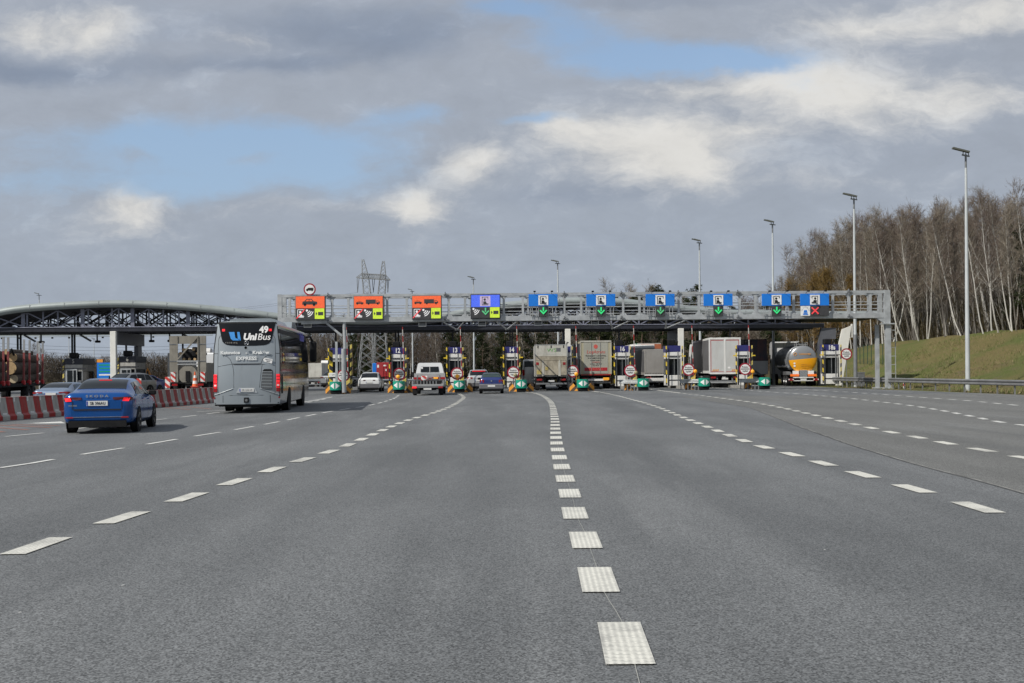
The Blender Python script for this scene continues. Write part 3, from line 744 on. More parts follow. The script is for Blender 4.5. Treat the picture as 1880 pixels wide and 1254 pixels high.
led_sign(756, 542.6, 'both', 'orange LED gantry panel with car and truck symbols, next to the violet-blue LED panel', 'lane signs on the gantry')
led_sign(864, 540.7, 'blue', 'violet-blue grainy LED gantry panel with green arrow and yellow-green camera field', 'lane signs on the gantry')
bl = ['blue gantry panel with booth symbol, next to the violet-blue LED panel', 'second plain blue gantry panel from the violet-blue LED panel, above the lettered trailer',
      'third plain blue gantry panel, the one with the faintest green arrow', 'fourth plain blue gantry panel, above the tall grey box trailer', 'blue gantry panel above the tanker cab, beside the panel with the red cross',
      'rightmost blue gantry panel with a red cross and a blue siren on white']
for i, px in enumerate((970.6, 1076.6, 1185.6, 1292, 1399, 1469.3)):
    py = 540.4-.6*i*.3; Y = Yg(px)-.35; p = AT(px, py, Y)
    r = thing('lane_sign', p, 0, bl[i], 'overhead sign', 'lane signs on the gantry'); f = SignFace(r)
    b = MB(); b.cbox(26.4*S_, .05, -10.8*S_, 53*S_, .09, 22*S_, 0, .01); b.build('blue_panel', BLUE, r)
    w = f.poly('white_panel', rc(17.6, 2, 35.6, 20), SIGNW, 1)
    ic = PERS+PFRAME
    if i == 5: ic = [[(13.6-x, y) for x, y in q][::-1] for q in ic]
    f.multi('booth_symbol', xf(ic, .98, 1, 19.8, 4), SIGNB, 2, w)
    hb = MB(); hb.cbox(26.6*S_, .08, -31.3*S_, 17*S_, .16, 18.4*S_, 0, .01)
    if i == 5: hb.cbox(44*S_, .08, -31.3*S_, 17.4*S_, .16, 18.4*S_, 0, .01)
    hb.build('signal_box', LEDK, r)
    if i < 5: arrow(f, 26.6, 24, L_GR if i != 2 else L_GR2, s=.98)
    else:
        f.multi('red_cross', [lined(20.5, 25.2, 33, 37, 2.3), lined(33, 25.2, 20.5, 37, 2.3)], L_RE, 1, th=.03)
        wp = f.poly('white_panel', rc(.2, 22.6, 17.6, 40.4), SIGNW, 1)
        f.multi('siren_symbol', [[(6.6, 30), (11.6, 30), (12.4, 34), (5.8, 34)], rc(5.4, 34.6, 12.8, 36.4), rc(4.4, 37, 13.8, 38.8)], BLUE, 2, wp)
        f.multi('light_ray', [lined(9+7*math.cos(a)*.75, 31+7*math.sin(a)*.75, 9+8*math.cos(a), 31+8*math.sin(a), .35) for a in (-3.14, -2.7, -2.2, -1.9, -1.57, -1.2, -.9, -.45, 0)], STEELD, 2, wp)
    fr = MB()
    for x in ((3.5, 6.5, 13.8, 17.4, 36, 43.5, 49.5) if i < 5 else (20, 48)): fr.bar((x*S_, .12, -21.5*S_), (x*S_, .12, -41*S_), .035)
    fr.bar((2*S_, .13, -36.5*S_), (50*S_, .13, -36.5*S_), .04)
    if i < 4: fr.bar((1*S_, .13, -30.5*S_), (17*S_, .13, -30.5*S_), .04)
    fr.build('mounting_frame', STEEL, r)
    for lx in (10.5, 42):
        l = MB(); l.tube([(lx*S_, .1, .1*S_), (lx*S_, -.25, 4*S_), (lx*S_, -.62, 4.4*S_)], .014, 5); l.cbox(lx*S_, -.66, 3.9*S_, .17, .16, .1, 0, .02); l.build('floodlight', BLACK, r)
# round truck sign
p = AT(568.5, 531.3, Yg(568)-.3)
r = thing('round_sign', p, 0, 'round red-rimmed no-lorries sign on top of the gantry at its left end', 'road sign')
b = MB(); b.disc((0, 0, 0), (1, 0, 0), (0, 0, 1), .43, (0, .03, 0), 28); b.build('rim', MAROON, r)
b = MB(); b.disc((0, -.002, 0), (1, 0, 0), (0, 0, 1), .335, (0, -.01, 0), 28); b.build('face', SIGNW, r)
b = MB()
for q in xf([rc(5, 0, 18, 6.5), [(0, 4.4), (1.2, 3.6), (3, 1.6), (5, 1.4), (5, 6.5), (.2, 6.5)], circ(3.3, 6.8, 1.5), circ(14.5, 6.8, 1.5)], .029, .029, -.26, -.11):
    b.prism([(x, -y) for x, y in q], (0, -.014, 0), (1, 0, 0), (0, 0, 1), (0, -.008, 0))
b.build('truck_symbol', SIGNB, r)
b = MB(); b.bar((0, .06, -.9), (0, .06, .1), .06); b.bar((-.3, .1, -.42), (.5, .25, -.36), .1, .05); b.build('bracket', STEEL, r)

# ------------------------------------------------------------------ gantry
gr = thing('sign_gantry', (0, 79, 0), 0, 'long grey steel gantry of square tubes spanning the lanes and carrying the signs', 'gantry')
XL, XR_ = XA(515, Yg(515)), XA(1629, Yg(1629))
def gy(x): return .025*x
ZT, ZB = 6.93, 5.24
def chord(name, z, dy, w, h, m=STEEL):
    b = MB(); b.bar((XL, gy(XL)+dy, z), (XR_, gy(XR_)+dy, z), w, h); b.build(name, m, gr)
chord('top_chord', ZT, 0, .2, .2); chord('top_chord', ZT-.02, 1.5, .2, .2); chord('bottom_chord', ZB, 0, .24, .34); chord('bottom_chord', ZB, 1.5, .22, .3)
for z in (6.22, 5.74):
    b = MB(); b.tube([(XL, gy(XL)+.02, z), (XR_, gy(XR_)+.02, z)], .03, 6); b.build('hand_rail', STEEL, gr)
b = MB(); b.bar((XL+.1, gy(XL)+1.44, 6.1), (XR_, gy(XR_)+1.44, 6.1), .05, .07); b.bar((XL+.1, gy(XL)+1.44, 5.62), (XR_, gy(XR_)+1.44, 5.62), .05, .05); b.build('hand_rail', STEEL, gr)
b = MB(); b.bar((XL+.1, gy(XL)+.75, 5.11), (XR_-.1, gy(XR_)+.75, 5.11), 1.28, .04); b.build('walkway', STEELD, gr)
def upright(px, dy=0, w=.16):
    x = XA(px, Yg(px)); b = MB(); y = gy(x)+dy
    b.bar((x, y, ZB+.17), (x, y, ZT-.1), w, .12)
    for s in (-1, 1):   # gussets
        for z0, sg in ((ZT-.1, -1), (ZB+.17, 1)):
            b.prism([(0, 0), (s*.2, 0), (0, sg*.2)], (x+s*w/2-.0*s, y+.04, z0), (1, 0, 0), (0, 0, 1), (0, -.08, 0))
    b.build('upright', STEEL, gr)
for px in (533, 611, 641, 712, 748, 825, 855, 926, 961, 1037, 1068, 1145, 1175, 1247, 1284, 1359, 1388, 1458, 1530, 1560, 1599): upright(px, 0)
for px in (536, 650, 757, 864, 971, 1080, 1188, 1290, 1400, 1455, 1500, 1570, 1607): upright(px, 1.5, .13)
b = MB()
for i in range(20):   # plan bracing under the walkway
    x0 = XL+(XR_-XL)*i/20; x1 = XL+(XR_-XL)*(i+1)/20
    b.bar((x0, gy(x0)+(.05 if i % 2 else 1.45), ZB-.1), (x1, gy(x1)+(1.45 if i % 2 else .05), ZB-.1), .07)
b.build('bracing', STEEL, gr)
b = MB(); b.bar((XL, gy(XL), ZB-.2), (XL, gy(XL), ZT+.12), .3, .2); b.bar((XL, gy(XL)+1.5, ZB-.2), (XL, gy(XL)+1.5, ZT+.1), .3, .2); b.build('end_post', STEEL, gr)
# right end frame and legs
b = MB(); b.bar((XR_, gy(XR_), ZB-.55), (XR_, gy(XR_), ZT+.12), .42, .3); b.bar((XR_, gy(XR_)+1.5, ZB-.3), (XR_, gy(XR_)+1.5, ZT+.1), .3, .25)
b.prism([(0, 0), (-.9, .62), (-.9, .8), (0, .8)], (XR_-.2, gy(XR_)+.1, ZB-.58), (1, 0, 0), (0, 0, 1), (0, -.2, 0)); b.cbox(XR_, gy(XR_), ZB-.6, .9, .7, .08); b.build('end_frame', STEEL, gr)
for (dx, dy, w) in ((.05, 0, .36), (-.42, .9, .26)):
    b = MB(); b.bar((XR_+dx, gy(XR_)+dy, -.1), (XR_+dx, gy(XR_)+dy, ZB-.62), w, w*.9); b.cbox(XR_+dx, gy(XR_)+dy, .05, w+.3, w+.3, .1, 0, .01); b.build('leg', STEEL, gr)
x = XA(632, 79); b = MB(); b.tube([(x, gy(x)+.1, .1), (x, gy(x)+.1, 3.2)], .17, 12); b.tube([(x+.1, gy(x)+.1, 3.2), (x+.06, gy(x)+.1, ZB-.1)], .13, 12, cap=False); b.build('leg', STEEL, gr)
x2 = XA(618, 79); b = MB(); b.bar((x2, gy(x)+.3, .1), (x2, gy(x)+.3, 3.7), .16, .14); b.build('leg', STEEL, gr)
b = MB(); b.bar((XA(600, 79), gy(x)+.1, 5.05), (x-.1, gy(x)+.1, 4.1), .14); b.bar((XA(556, 79), gy(x)-.1, 5.0), (XA(602, 79), gy(x), 5.06), .14); b.build('brace', STEEL, gr)
b = MB()
for px in (605, 819, 1037, 1142, 1247, 1357, 1563):  # junction flanges with small aviation-style lamps
    x = XA(px, 79)
    for z in (ZT, ZB-.05): b.cbox(x, gy(x)-.12, z, .07, .16, .42 if z > 6 else .36, 0, .01); b.cbox(x+.06, gy(x)-.16, z, .34, .08, .07)
b.build('joint_flange', STEELD, gr)
for i, (px, lb) in enumerate(((568, 'pale camera box under the gantry, left of its leg'), (777, 'pale camera box under the third orange panel'), (886, 'pale camera box under the violet-blue panel'), (989, 'pale camera box under the first plain blue panel'), (1093, 'pale camera box under the second plain blue panel'))):
    x = XA(px, 79.4); r = thing('camera_box', (x, 79.4+gy(x), 4.98), 0, lb, 'traffic camera', 'camera boxes hanging under the gantry')
    b = MB(); b.cbox(0, 0, -.12, .5, .3, .2, 0, .01); b.build('housing', SGREY, r); b = MB(); b.box(-.27, .27, -.2, -.155, -.26, -.21); b.box(-.27, -.24, -.2, -.16, -.2, .1); b.box(.24, .27, -.2, -.16, -.2, .1); b.build('bracket', WHITE, r)
for i, px in enumerate((833, 931, 1040, 1140, 1245, 1340)):   # v braces hung from the gantry over the canopy edge
    if i in (0, 1, 3, 4):
        x = XA(px, 80); r = thing('hanging_brace', (x, 80.4+gy(x), 5.08), 0, 'V-shaped grey tube brace below the gantry at ' + ('the left of the violet-blue panel', 'the right of the violet-blue panel', '', 'the right of the second plain blue panel', 'the right of the third plain blue panel')[i], 'brace', 'V braces below the gantry')
        b = MB(); b.tube([(-.75, 0, 0), (-.05, 5.0, -.35)], .05, 6); b.tube([(.75, 0, 0), (.05, 5.0, -.35)], .05, 6); b.build('tube', STEEL, r)
        b = MB(); b.cbox(0, 5.0, -.38, .3, .1, .12, 0, .01); b.build('shoe', STEELD, r)

# ------------------------------------------------------------------ canopy
FASC = pbr('pale green grey roof sheet', (.30, .335, .33), .45, .15, .12, .35, dirt=(.2, .22, .21), dirta=.35)
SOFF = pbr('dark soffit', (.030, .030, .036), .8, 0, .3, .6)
def Yc(x): return 93+.1*x
FP = [(-420, 612), (-250, 600), (-120, 585), (0, 568), (50, 560), (120, 555), (210, 551.5), (300, 554), (400, 562), (480, 571), (520, 576), (600, 581), (700, 583), (800, 577), (860, 566), (930, 555), (1000, 549), (1060, 546.5), (1130, 548), (1200, 555), (1280, 563), (1360, 569), (1480, 571.5), (1612, 571)]
def roofpt(px, py):
    d = ray(px, py); t = 93/(d.y-.1*d.x); return (d.x*t, CH+d.z*t)
RT = [roofpt(*q) for q in FP]
def roofz(x):
    P = [RT[0]]+RT+[RT[-1]]
    for i in range(1, len(P)-2):
        if x <= P[i+1][0]:
            t = (x-P[i][0])/max(1e-6, P[i+1][0]-P[i][0]); t = max(0, min(1, t))
            a, b_, c, d = P[i-1][1], P[i][1], P[i+1][1], P[i+2][1]
            return .5*(2*b_+(c-a)*t+(2*a-5*b_+4*c-d)*t*t+(3*b_-a-3*c+d)*t**3)
    return RT[-1][1]
cr = thing('toll_canopy', (0, 0, 0), 0, 'long wavy toll plaza canopy with pale grey edge and dark truss beneath', 'canopy')
X0, X1 = RT[0][0], RT[-1][0]; NX = 120; DEP = 8.5
def prof(k):   # cross-section of the roof edge, (dy, dz)
    return [(DEP, -.62), (DEP+.15, -.3), (DEP, -.02), (1.2, .02), (.35, 0), (.08, -.12), (0, -.3), (.06, -.5), (.25, -.6)][k]
b = MB(); b.grid(lambda s, t: (X0+(X1-X0)*s, Yc(X0+(X1-X0)*s)-.9+prof(round(t*8))[0], roofz(X0+(X1-X0)*s)+prof(round(t*8))[1]), NX, 8, 0, True)
b.build('roof', FASC, cr)
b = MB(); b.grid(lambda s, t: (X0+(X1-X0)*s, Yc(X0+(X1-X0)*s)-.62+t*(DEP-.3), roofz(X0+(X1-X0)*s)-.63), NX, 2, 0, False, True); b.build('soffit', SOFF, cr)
b = MB()
for i in range(0, 34):
    x = X0+(X1-X0)*(i+.5)/34; z = roofz(x); b.bar((x, Yc(x)-.92, z-.5), (x, Yc(x)-.86, z-.06), .02, .02)
b.build('roof_joint', STEELD, cr)
ZC0, ZC1 = 4.97, 5.29
def beam(y, m=DARKP, nm='bottom_beam', w=.35, z0=ZC0, z1=ZC1, xa=X0, xb=XA(1515, 95.3)):
    b = MB(); b.bar((xa, Yc(xa)+y, (z0+z1)/2), (xb, Yc(xb)+y, (z0+z1)/2), w, z1-z0); b.build(nm, m, cr)
beam(0); beam(3.6); beam(7)
b = MB(); xe = XA(1515, 95.3); b.tube([(X0, Yc(X0)-.19, ZC1+.02), (xe, Yc(xe)-.19, ZC1+.02)], .045, 6); b.build('lit_edge_line', TRUSSL, cr)  # pale tube stands in for sunlight on the beam's top edge
def web(dy, step, w, m, phase=0, minh=.25, cross=True):
    b = MB(); x = X0+phase
    while x < xe-step:
        for (xa, xb) in ((x, x+step), (x+step, x)) if cross else ((x, x+step),):
            za = ZC1; zb = roofz(xb)-.62
            if zb-za > minh: b.bar((xa, Yc(xa)+dy, za), (xb, Yc(xb)+dy, zb), w, w)
        z2 = roofz(x)-.62
        if z2-ZC1 > minh: b.bar((x, Yc(x)+dy, ZC1), (x, Yc(x)+dy, z2), w*1.3, w)
        x += step
    return b
web(-.05, 2.35, .085, TRUSSL, .4).build('front_web', TRUSSL, cr)
for px in (53, 157, 209, 245, 344, 88, 300, 410):
    x = XA(px, 90); z2 = roofz(x)-.62; b = MB(); b.bar((x, Yc(x)-.07, ZC1), (x, Yc(x)-.07, z2), .3 if px in (53, 157, 245, 344) else .12, .06); b.build('web_plate', TRUSSL, cr)
web(2.2, 1.9, .09, DARKP, 1.1).build('inner_web', DARKP, cr); web(4, 2.4, .1, DARKP, 0).build('inner_web', DARKP, cr); web(7, 2.4, .1, DARKP, 1.2).build('inner_web', DARKP, cr)
b = MB(); rr = random.Random(5)
for i in range(70):   # hangers, cable risers and service boxes inside the truss
    x = X0+(xe-X0)*rr.random(); y = Yc(x)+rr.uniform(1, 7); z2 = roofz(x)-.62; z1 = ZC1+rr.uniform(0, .3)
    if z2 > z1: b.bar((x, y, z1), (x, y, z2), rr.choice((.05, .05, .09)), .06)
    if rr.random() < .35: b.cbox(x, y, ZC1+.25, rr.uniform(.3, .9), .3, rr.uniform(.15, .35))
for k in range(3): b.bar((X0, Yc(X0)+2+2*k, ZC1+.35+.12*k), (xe, Yc(xe)+2+2*k, ZC1+.35+.12*k), .05)
b.build('service_gear', DARKP, cr)
b = MB(); xa, xb = X0, XA(392, 103); b.bar((xa, 103, 5.3), (xb, 103, 5.3), .1, .36); b.bar((xa, 102.9, 5.02), (xb, 102.9, 5.02), .06, .05); b.build('rear_fascia', FASC, cr)
b = MB(); x = xa
while x < xb: b.cbox(x, 102.9, 4.92, .16, .16, .14, 0, .02); x += 1.55
b.build('small_lamp', BLACK, cr)
for px in (76, 179, 278, 312 ):
    x = XA(px, 95); b = MB(); b.bar((x, 95, 5.1), (x, 95, 4.42), .1); b.cbox(x+.05, 95, 4.32, .42, .3, .2, 0, .04); b.build('hanging_lamp', BLACK, cr)
for px in (56, 158, 252, 346):
    x = XA(px, 96); b = MB(); b.bar((x-.5, 96, 4.96), (x+.45, 96, 4.4), .2, .14); b.build('vent_duct', STEELD, cr)
for px in (33, 38.5, 133, 137.5, 232, 336, 617, 727, 732, 832, 937, 941, 1036, 1137, 1341):
    x = XA(px, 95.5); b = MB(); b.bar((x, 95.5+.0*x, 3.3 if px > 500 else 2.7), (x, 95.5, 5.0), .13, .13); b.build('hanger_post', DARKP, cr)
# portal columns
def portal(px, yb, lab, lean=0):
    x = XA(px, 92+yb); y = 92.3+.1*x; x = XA(px, y); r = thing('canopy_column', (x, y, 0), 0, lab, 'column', 'white columns under the canopy')
    if not lean:
        b = MB(); b.cbox(0, 0, 2.48, .46, .34, 4.96, 0, .02); b.build('shaft', CREAM, r)
        b = MB(); b.cbox(.0, 3.6, 4.4, .34, 6.8, 1.0, 0, .02); b.build('cross_beam', WALLG, r)
        b = MB(); b.cbox(.0, 5.8, 2.0, .34, 1.0, 3.78, 0, .02); b.build('rear_leg', WALLG, r)
    else:
        b = MB(); b.prism([(-.35, 0), (.12, 0), (.98, 5.1), (.2, 4.8), (-.37, 2.3)], (0, 0, 0), (1, 0, 0), (0, 0, 1), (0, .3, 0)); b.build('shaft', CREAM, r)
        b = MB(); b.box(.99, 1.07, 0, .3, 4.1, 5.25); b.build('edge_trim', CREAM, r)
        b = MB(); b.prism([(-1.75, 0), (-1.7, 3.6), (-1.45, 4.95), (-.2, 4.95), (-.2, 4.0), (-1.1, 4.0), (-1.1, 0)], (0, .5, 0), (1, 0, 0), (0, 0, 1), (0, .4, 0)); b.build('rear_wall', WALLG, r)
portal(209, -1, 'cream column left of booth 6, between the two left booths')
portal(1043, 0, 'cream column between the dirty box truck and the lettered trailer')
portal(1250.5, 0, 'cream column beside the raised boom left of the grey box trailer')
portal(1543, 0, 'leaning cream blade column at the right end of the canopy', 1)

# ------------------------------------------------------------------ booths, islands, signs
def stripes(name, m0, m1, sc, ang):
    m = bpy.data.materials.new(name); m.use_nodes = True; t = NT(m.node_tree); b = t.n['Principled BSDF']
    co = t.node('ShaderNodeTexCoord').outputs['Object']; s = t.node('ShaderNodeSeparateXYZ'); t.link(co, s.inputs[0])
    v = t.m('ADD', t.m('MULTIPLY', s.outputs[0], math.sin(ang)), t.m('MULTIPLY', s.outputs[2], math.cos(ang)))
    f = t.m('GREATER_THAN', t.m('FRACT', t.m('MULTIPLY', v, 1/sc)), .5)
    d = t.m('MULTIPLY', t.ramp(t.noise(co, 5, 4), .4, .75), .35)
    t.link(t.mix(d, t.mix(f, m0, m1), (.12, .11, .1)), b.inputs['Base Color']); b.inputs['Roughness'].default_value = .5
    return m
YB = stripes('yellow and black stripes', (.72, .53, .04), (.02, .02, .02), .55, R(35)); YBm = stripes('yellow and black bands', (.62, .50, .12), (.03, .03, .03), .5, R(-40))
OB = stripes('orange and brown stripes', (.80, .33, .03), (.07, .045, .03), .42, R(45)); OBm = stripes('brown and orange stripes', (.80, .33, .03), (.07, .045, .03), .42, R(-45))
RWV = stripes('red and white bands', (.38, .03, .03), (.62, .60, .56), .95, 0); RWD = stripes('red and white diagonals', (.55, .04, .03), (.75, .75, .72), .3, R(40))
def booth(px, num, lab, Yf=88.3, w=1.02, H=3.42, dpt=2.6, lit=True, side=0, small=False):  # lit=False swaps in darker colours, painting in the canopy's shade
    x = XA(px, Yf); y = Yf+(.1*x if lit else 0); x = XA(px, y)
    r = thing('toll_booth', (x, y, 0), 0, lab, 'toll booth', 'toll booths on the islands')
    hw = w/2
    b = MB(); b.cbox(0, dpt/2+.06, H-.24, w+.02, dpt+.05, .5, 0, .01); b.build('roof_band', NAVY if lit else DARKP, r)
    b = MB(); b.cbox(0, dpt/2, H-.78, w-.06, dpt-.1, .56, 0, .02); b.build('upper_panel', WHITE if lit else WHITEP, r)
    b = MB(); b.cbox(0, .0, H-.83, w+.5, .06, .06); b.build('cross_bar', DARKP, r)
    b = MB(); b.cbox(0, dpt/2+.05, (H-1.06+1.05)/2, w-.16, dpt-.3, H-1.06-1.05, 0, .02); b.build('window', GLASS, r)
    b = MB()
    for sx in (-1, 1): b.box(sx*hw-.05*(sx+1), sx*hw-.05*(sx-1), .02, .1, .2, H-1.05); b.box(sx*hw-.05*(sx+1), sx*hw-.05*(sx-1), dpt-.1, dpt-.02, .2, H-1.05)
    b.box(-.02, .02, .03, .08, 1.05, H-1.07); b.build('window_frame', STEELD, r)
    b = MB(); b.cbox(0, dpt/2, .63, w-.04, dpt-.04, .84, 0, .02); b.build('lower_panel', WHITE if lit else WALLG, r)
    b = MB(); b.box(-hw-.01, hw+.01, .0, .04, .62, .70); b.build('belt_bar', DARKP, r)
    b = MB(); b.cbox(-.15*w, .7, H+.25, .55, .7, .45, 0, .05); b.tube([(.2, .5, H), (.28, .5, H+.35), (.4, .5, H+.3)], .05, 6); b.build('roof_unit', BLACK, r)
    if num: text(num, .50 if lit else .46, SIGNW if lit else WHITEP, r, (-.0, -.045, H-.25), bold=.014 if lit else .006, sx=.85, name='number')
    if lit:
        for sx in (-1, 1):
            b = MB(); b.cbox(sx*(hw+.13), -.1, 1.85, .095, .095, 3.1, 0, .01); b.build('striped_post', YB if sx < 0 else YBm, r)
            b = MB(); b.bar((sx*(hw+.1), -.1, 2.58), (sx*(hw+.38), -.12, 2.58), .07, .09); b.build('guard_arm', YELLOW, r)
        b = MB(); b.tube([(.27, -.25, .2), (.27, -.25, 2.95)], .05, 6); b.build('pole', STEELD, r)
    else:
        b = MB(); b.box(-hw-.14, -hw-.02, -.02, .06, .8, H-.1); b.build('striped_post', YBm, r)
        b = MB(); b.box(-.38*w-.05, .3, -.03, .0, .5, 2.0); b.build('door', STEEL, r)
        b = MB(); b.box(-.38*w+.06, -.07, -.045, -.03, .9, 1.88); b.box(.0, .22, -.045, -.03, .9, 1.88); b.build('door_glass', GLASS, r)
    return r
booth(619, '', 'toll booth hidden behind the gantry leg, beside the bus')
booth(730.5, '12', 'toll booth numbered 12, left of the white pickup')
booth(835.5, '13', 'toll booth numbered 13, between the pickup and the small blue car')
booth(939.5, '14', 'toll booth numbered 14, between the small blue car and the dirty box truck')
booth(1036, '', 'toll booth behind the rear corner of the dirty box truck')
booth(1142.5, '16', 'toll booth numbered 16, right of the lettered trailer')
booth(1238, '', 'toll booth half hidden behind the column right of the tarpaulin trailer')
booth(1366, '', 'toll booth in the gap right of the tall grey box trailer')
booth(1527, '18s', 'toll booth numbered 18s at the right end of the canopy', w=1.2, dpt=1.2)
booth(135, '5', 'toll booth numbered 5 in colours darkened for shade, left of the cream column on the left', Yf=91, w=1.5, H=2.85, lit=False)
booth(234, '6', 'toll booth numbered 6 in colours darkened for shade, right of the cream column on the left', Yf=91, w=1.35, H=2.98, lit=False)

def island(pg, ps, i, near, lab, lamp=None, rail=False, dim=False):
    Y = 80.0; x = XA(pg, Y); Y = 80+.1*x; x = XA(pg, Y); Ysg = 84.6+.1*x; xs_ = XA(ps, Ysg)
    # concrete island
    r = thing('traffic_island', (x, Y+1.1, 0), 0, 'long raised concrete island '+near, 'island', 'islands between the lanes')
    ang = math.atan2(xs_-x, Ysg-Y)*.6
    b = MB(); b.prism([(-.25, 0), (.25, 0), (.75, 1.4), (.85+18*math.tan(ang)*.2, 20), (-.85+18*math.tan(ang)*.2, 20), (-.75, 1.4)], (0, 0, 0), (1, 0, 0), (0, 1, 0), (0, 0, .22)); b.build('kerb_slab', CONC, r)
    # nose wings
    for sx in (-1, 1):
        if sx > 0 and rail: continue
        xo = -.35 if rail else 0
        b = MB(); b.prism([(0, 0), (.62, 0), (.62, .5), (.42, .68)], (0, 0, 0), (-1 if sx < 0 else 1, .35, 0), (0, 0, 1), (0, .12, 0)); b.build('striped_wing', OBm if sx < 0 else OB, r, (sx*.28+xo, -.1, .02))
    # crash cushion
    r = thing('crash_cushion', (x, Y, 0), 0, 'green rounded crash cushion with two white arrows '+near, 'crash cushion', 'crash cushions in front of the islands')
    prof_ = [(.40*math.sin(a), -.28*math.cos(a)) for a in [R(-90+18*k) for k in range(11)]]
    b = MB(); vs = [(px_, py_, z) for z in (.28, .33, .83, .88) for px_, py_ in ([(u*(.96 if z in (.28, .88) else 1), v) for u, v in prof_])]
    n = 11; fs = [(j*n+i_, j*n+i_+1, (j+1)*n+i_+1, (j+1)*n+i_) for j in range(3) for i_ in range(n-1)]
    b.add(vs, fs, 0, True); b.add([vs[3*n+k] for k in range(n)]+[vs[k] for k in range(n)], [tuple(range(n)), tuple(range(2*n-1, n-1, -1))]); b.box(-.40, .40, 0, .9, .3, .86); b.build('drum', GREEN, r)
    for sx in (-1, 1):
        b = MB(); ys_ = -.285
        q = [(sx*.05, .80), (sx*.05, .36), (sx*.33, .58)]
        b.prism(q if sx < 0 else q, (0, ys_, 0), (1, 0, 0), (0, 0, 1), (0, -.006, 0)); 
        b = MB()
        def sf(u, w_):
            X_ = sx*(.055+.28*u); hh = .21*(1-u); a = math.asin(max(-1, min(1, X_/.40))); return (X_, -.28*math.cos(a)-.006, .58+hh*(2*w_-1))
        b.grid(sf, 5, 2, 0, False, sx > 0); b.build('white_arrow', SIGNW, r)
    b = MB(); b.cbox(0, .35, .15, .68, 1.0, .26, 0, .03); b.build('base', UNDER, r)
    # round sign
    r = thing('round_sign', (xs_, Ysg, 0), 0, lab, 'road sign', 'round toll signs on the islands')
    zc = 1.6+(HY-(ps-CX)*ROLL-(lamp[2] if lamp else 684))/F*Ysg
    b = MB(); b.disc((0, 0, zc), (1, 0, 0), (0, 0, 1), .475, (0, .03, 0), 28); b.build('rim', MAROON, r)
    b = MB(); b.disc((0, -.002, zc), (1, 0, 0), (0, 0, 1), .37, (0, -.008, 0), 28); fc = b.build('face', SIGNW, r)
    text('Pobór', .19, SIGNB, fc, (0, -.014, zc+.15), bold=.002, sx=1.1); text('opłat', .19, SIGNB, fc, (0, -.014, zc-.15), bold=.002, sx=1.1)
    b = MB(); b.box(-.33, .33, -.018, -.011, zc-.03, zc+.03); b.build('bar', SIGNB, r)
    b = MB(); b.tube([(0, .06, .1), (0, .06, zc)], .045, 6); b.build('post', STEELD, r)
    if lamp and lamp[3]:
        b = MB(); b.lathe([(.001, -.06), (.12, -.05), (.15, 0), (.12, .05), (.001, .06)], (lamp[0], -.14, zc+lamp[1]), (0, 1, 0), 14); b.tube([(lamp[0], -.12, zc+lamp[1]), (lamp[0], -.05, .8)], .02, 5)
        b.build('warning_lamp', AMBERL if lamp[3] == 1 else KHAKI, r)
    if rail:
        t_ = thing('island_guardrail', (x-.9, Y+.9, 0), R(-14), 'short grey guard rail on feet '+near, 'guard rail', 'short guard rails on the islands')
        b = MB()
        for dz in (0, .1, .2): b.tube([(-.75, 0, .55+dz), (.85, -.5, .55+dz)], .055, 6)
        b.build('rail', STEEL, t_)
        b = MB()
        for k in range(6): b.box(-.7+.26*k, -.64+.26*k, .0-.07*k, .06-.07*k, 0, .6)
        b.build('foot', STEELD, t_)
    # raised boom
    bx = XA(ps+9, Ysg+1.5)
    r = thing('raised_boom', (bx, Ysg+1.5, 0), 0, 'raised red and white barrier boom '+near, 'barrier boom', 'raised booms beside the booths')
    b = MB(); b.cbox(0, .2, .65, .3, .4, 1.0, 0, .03); b.build('cabinet', YBm, r)
    b = MB(); b.bar((0, 0, 1.0), (-.1, 0, 4.95), .055, .05); b.build('boom', RWV, r)
AMBERL = pbr('amber warning lamp', (.95, .42, .03), .4, 0, .08, 8, emit=.12); KHAKI = pbr('unlit warning lamp', (.33, .29, .17), .4, 0, .08, 8)
isl = [(615.5, 630, 'behind the gantry leg', (0, 0, 689.7, 0), 0), (731.5, 733, 'in front of booth 12', (-.08, -.19, 687, 1), 0), (843, 839, 'in front of booth 13', (.02, -.2, 686, 1), 0),
       (957, 942.5, 'in front of booth 14', (.14, -.2, 683.8, 2), 0), (1070, 1051, 'left of the lettered trailer', (.28, -.22, 681.5, 1), 0), (1181, 1157, 'in front of booth 16', (.42, -.16, 680.5, 2), 1),
       (1293, 1264, 'left of the tall grey box trailer', (.5, -.14, 678.5, 1), 1), (1404, 1368, 'left of the tanker', (.55, -.2, 677.5, 1), 1)]
for i, (pg, ps, near, lamp, rail) in enumerate(isl):
    l0 = ('amber lamp', 'khaki lamp')[lamp[3]-1]+' on it' if lamp[3] else 'partly hidden by grey posts'
    island(pg, ps, i, near, f'round red-rimmed toll sign {near}, {l0}', lamp, rail)
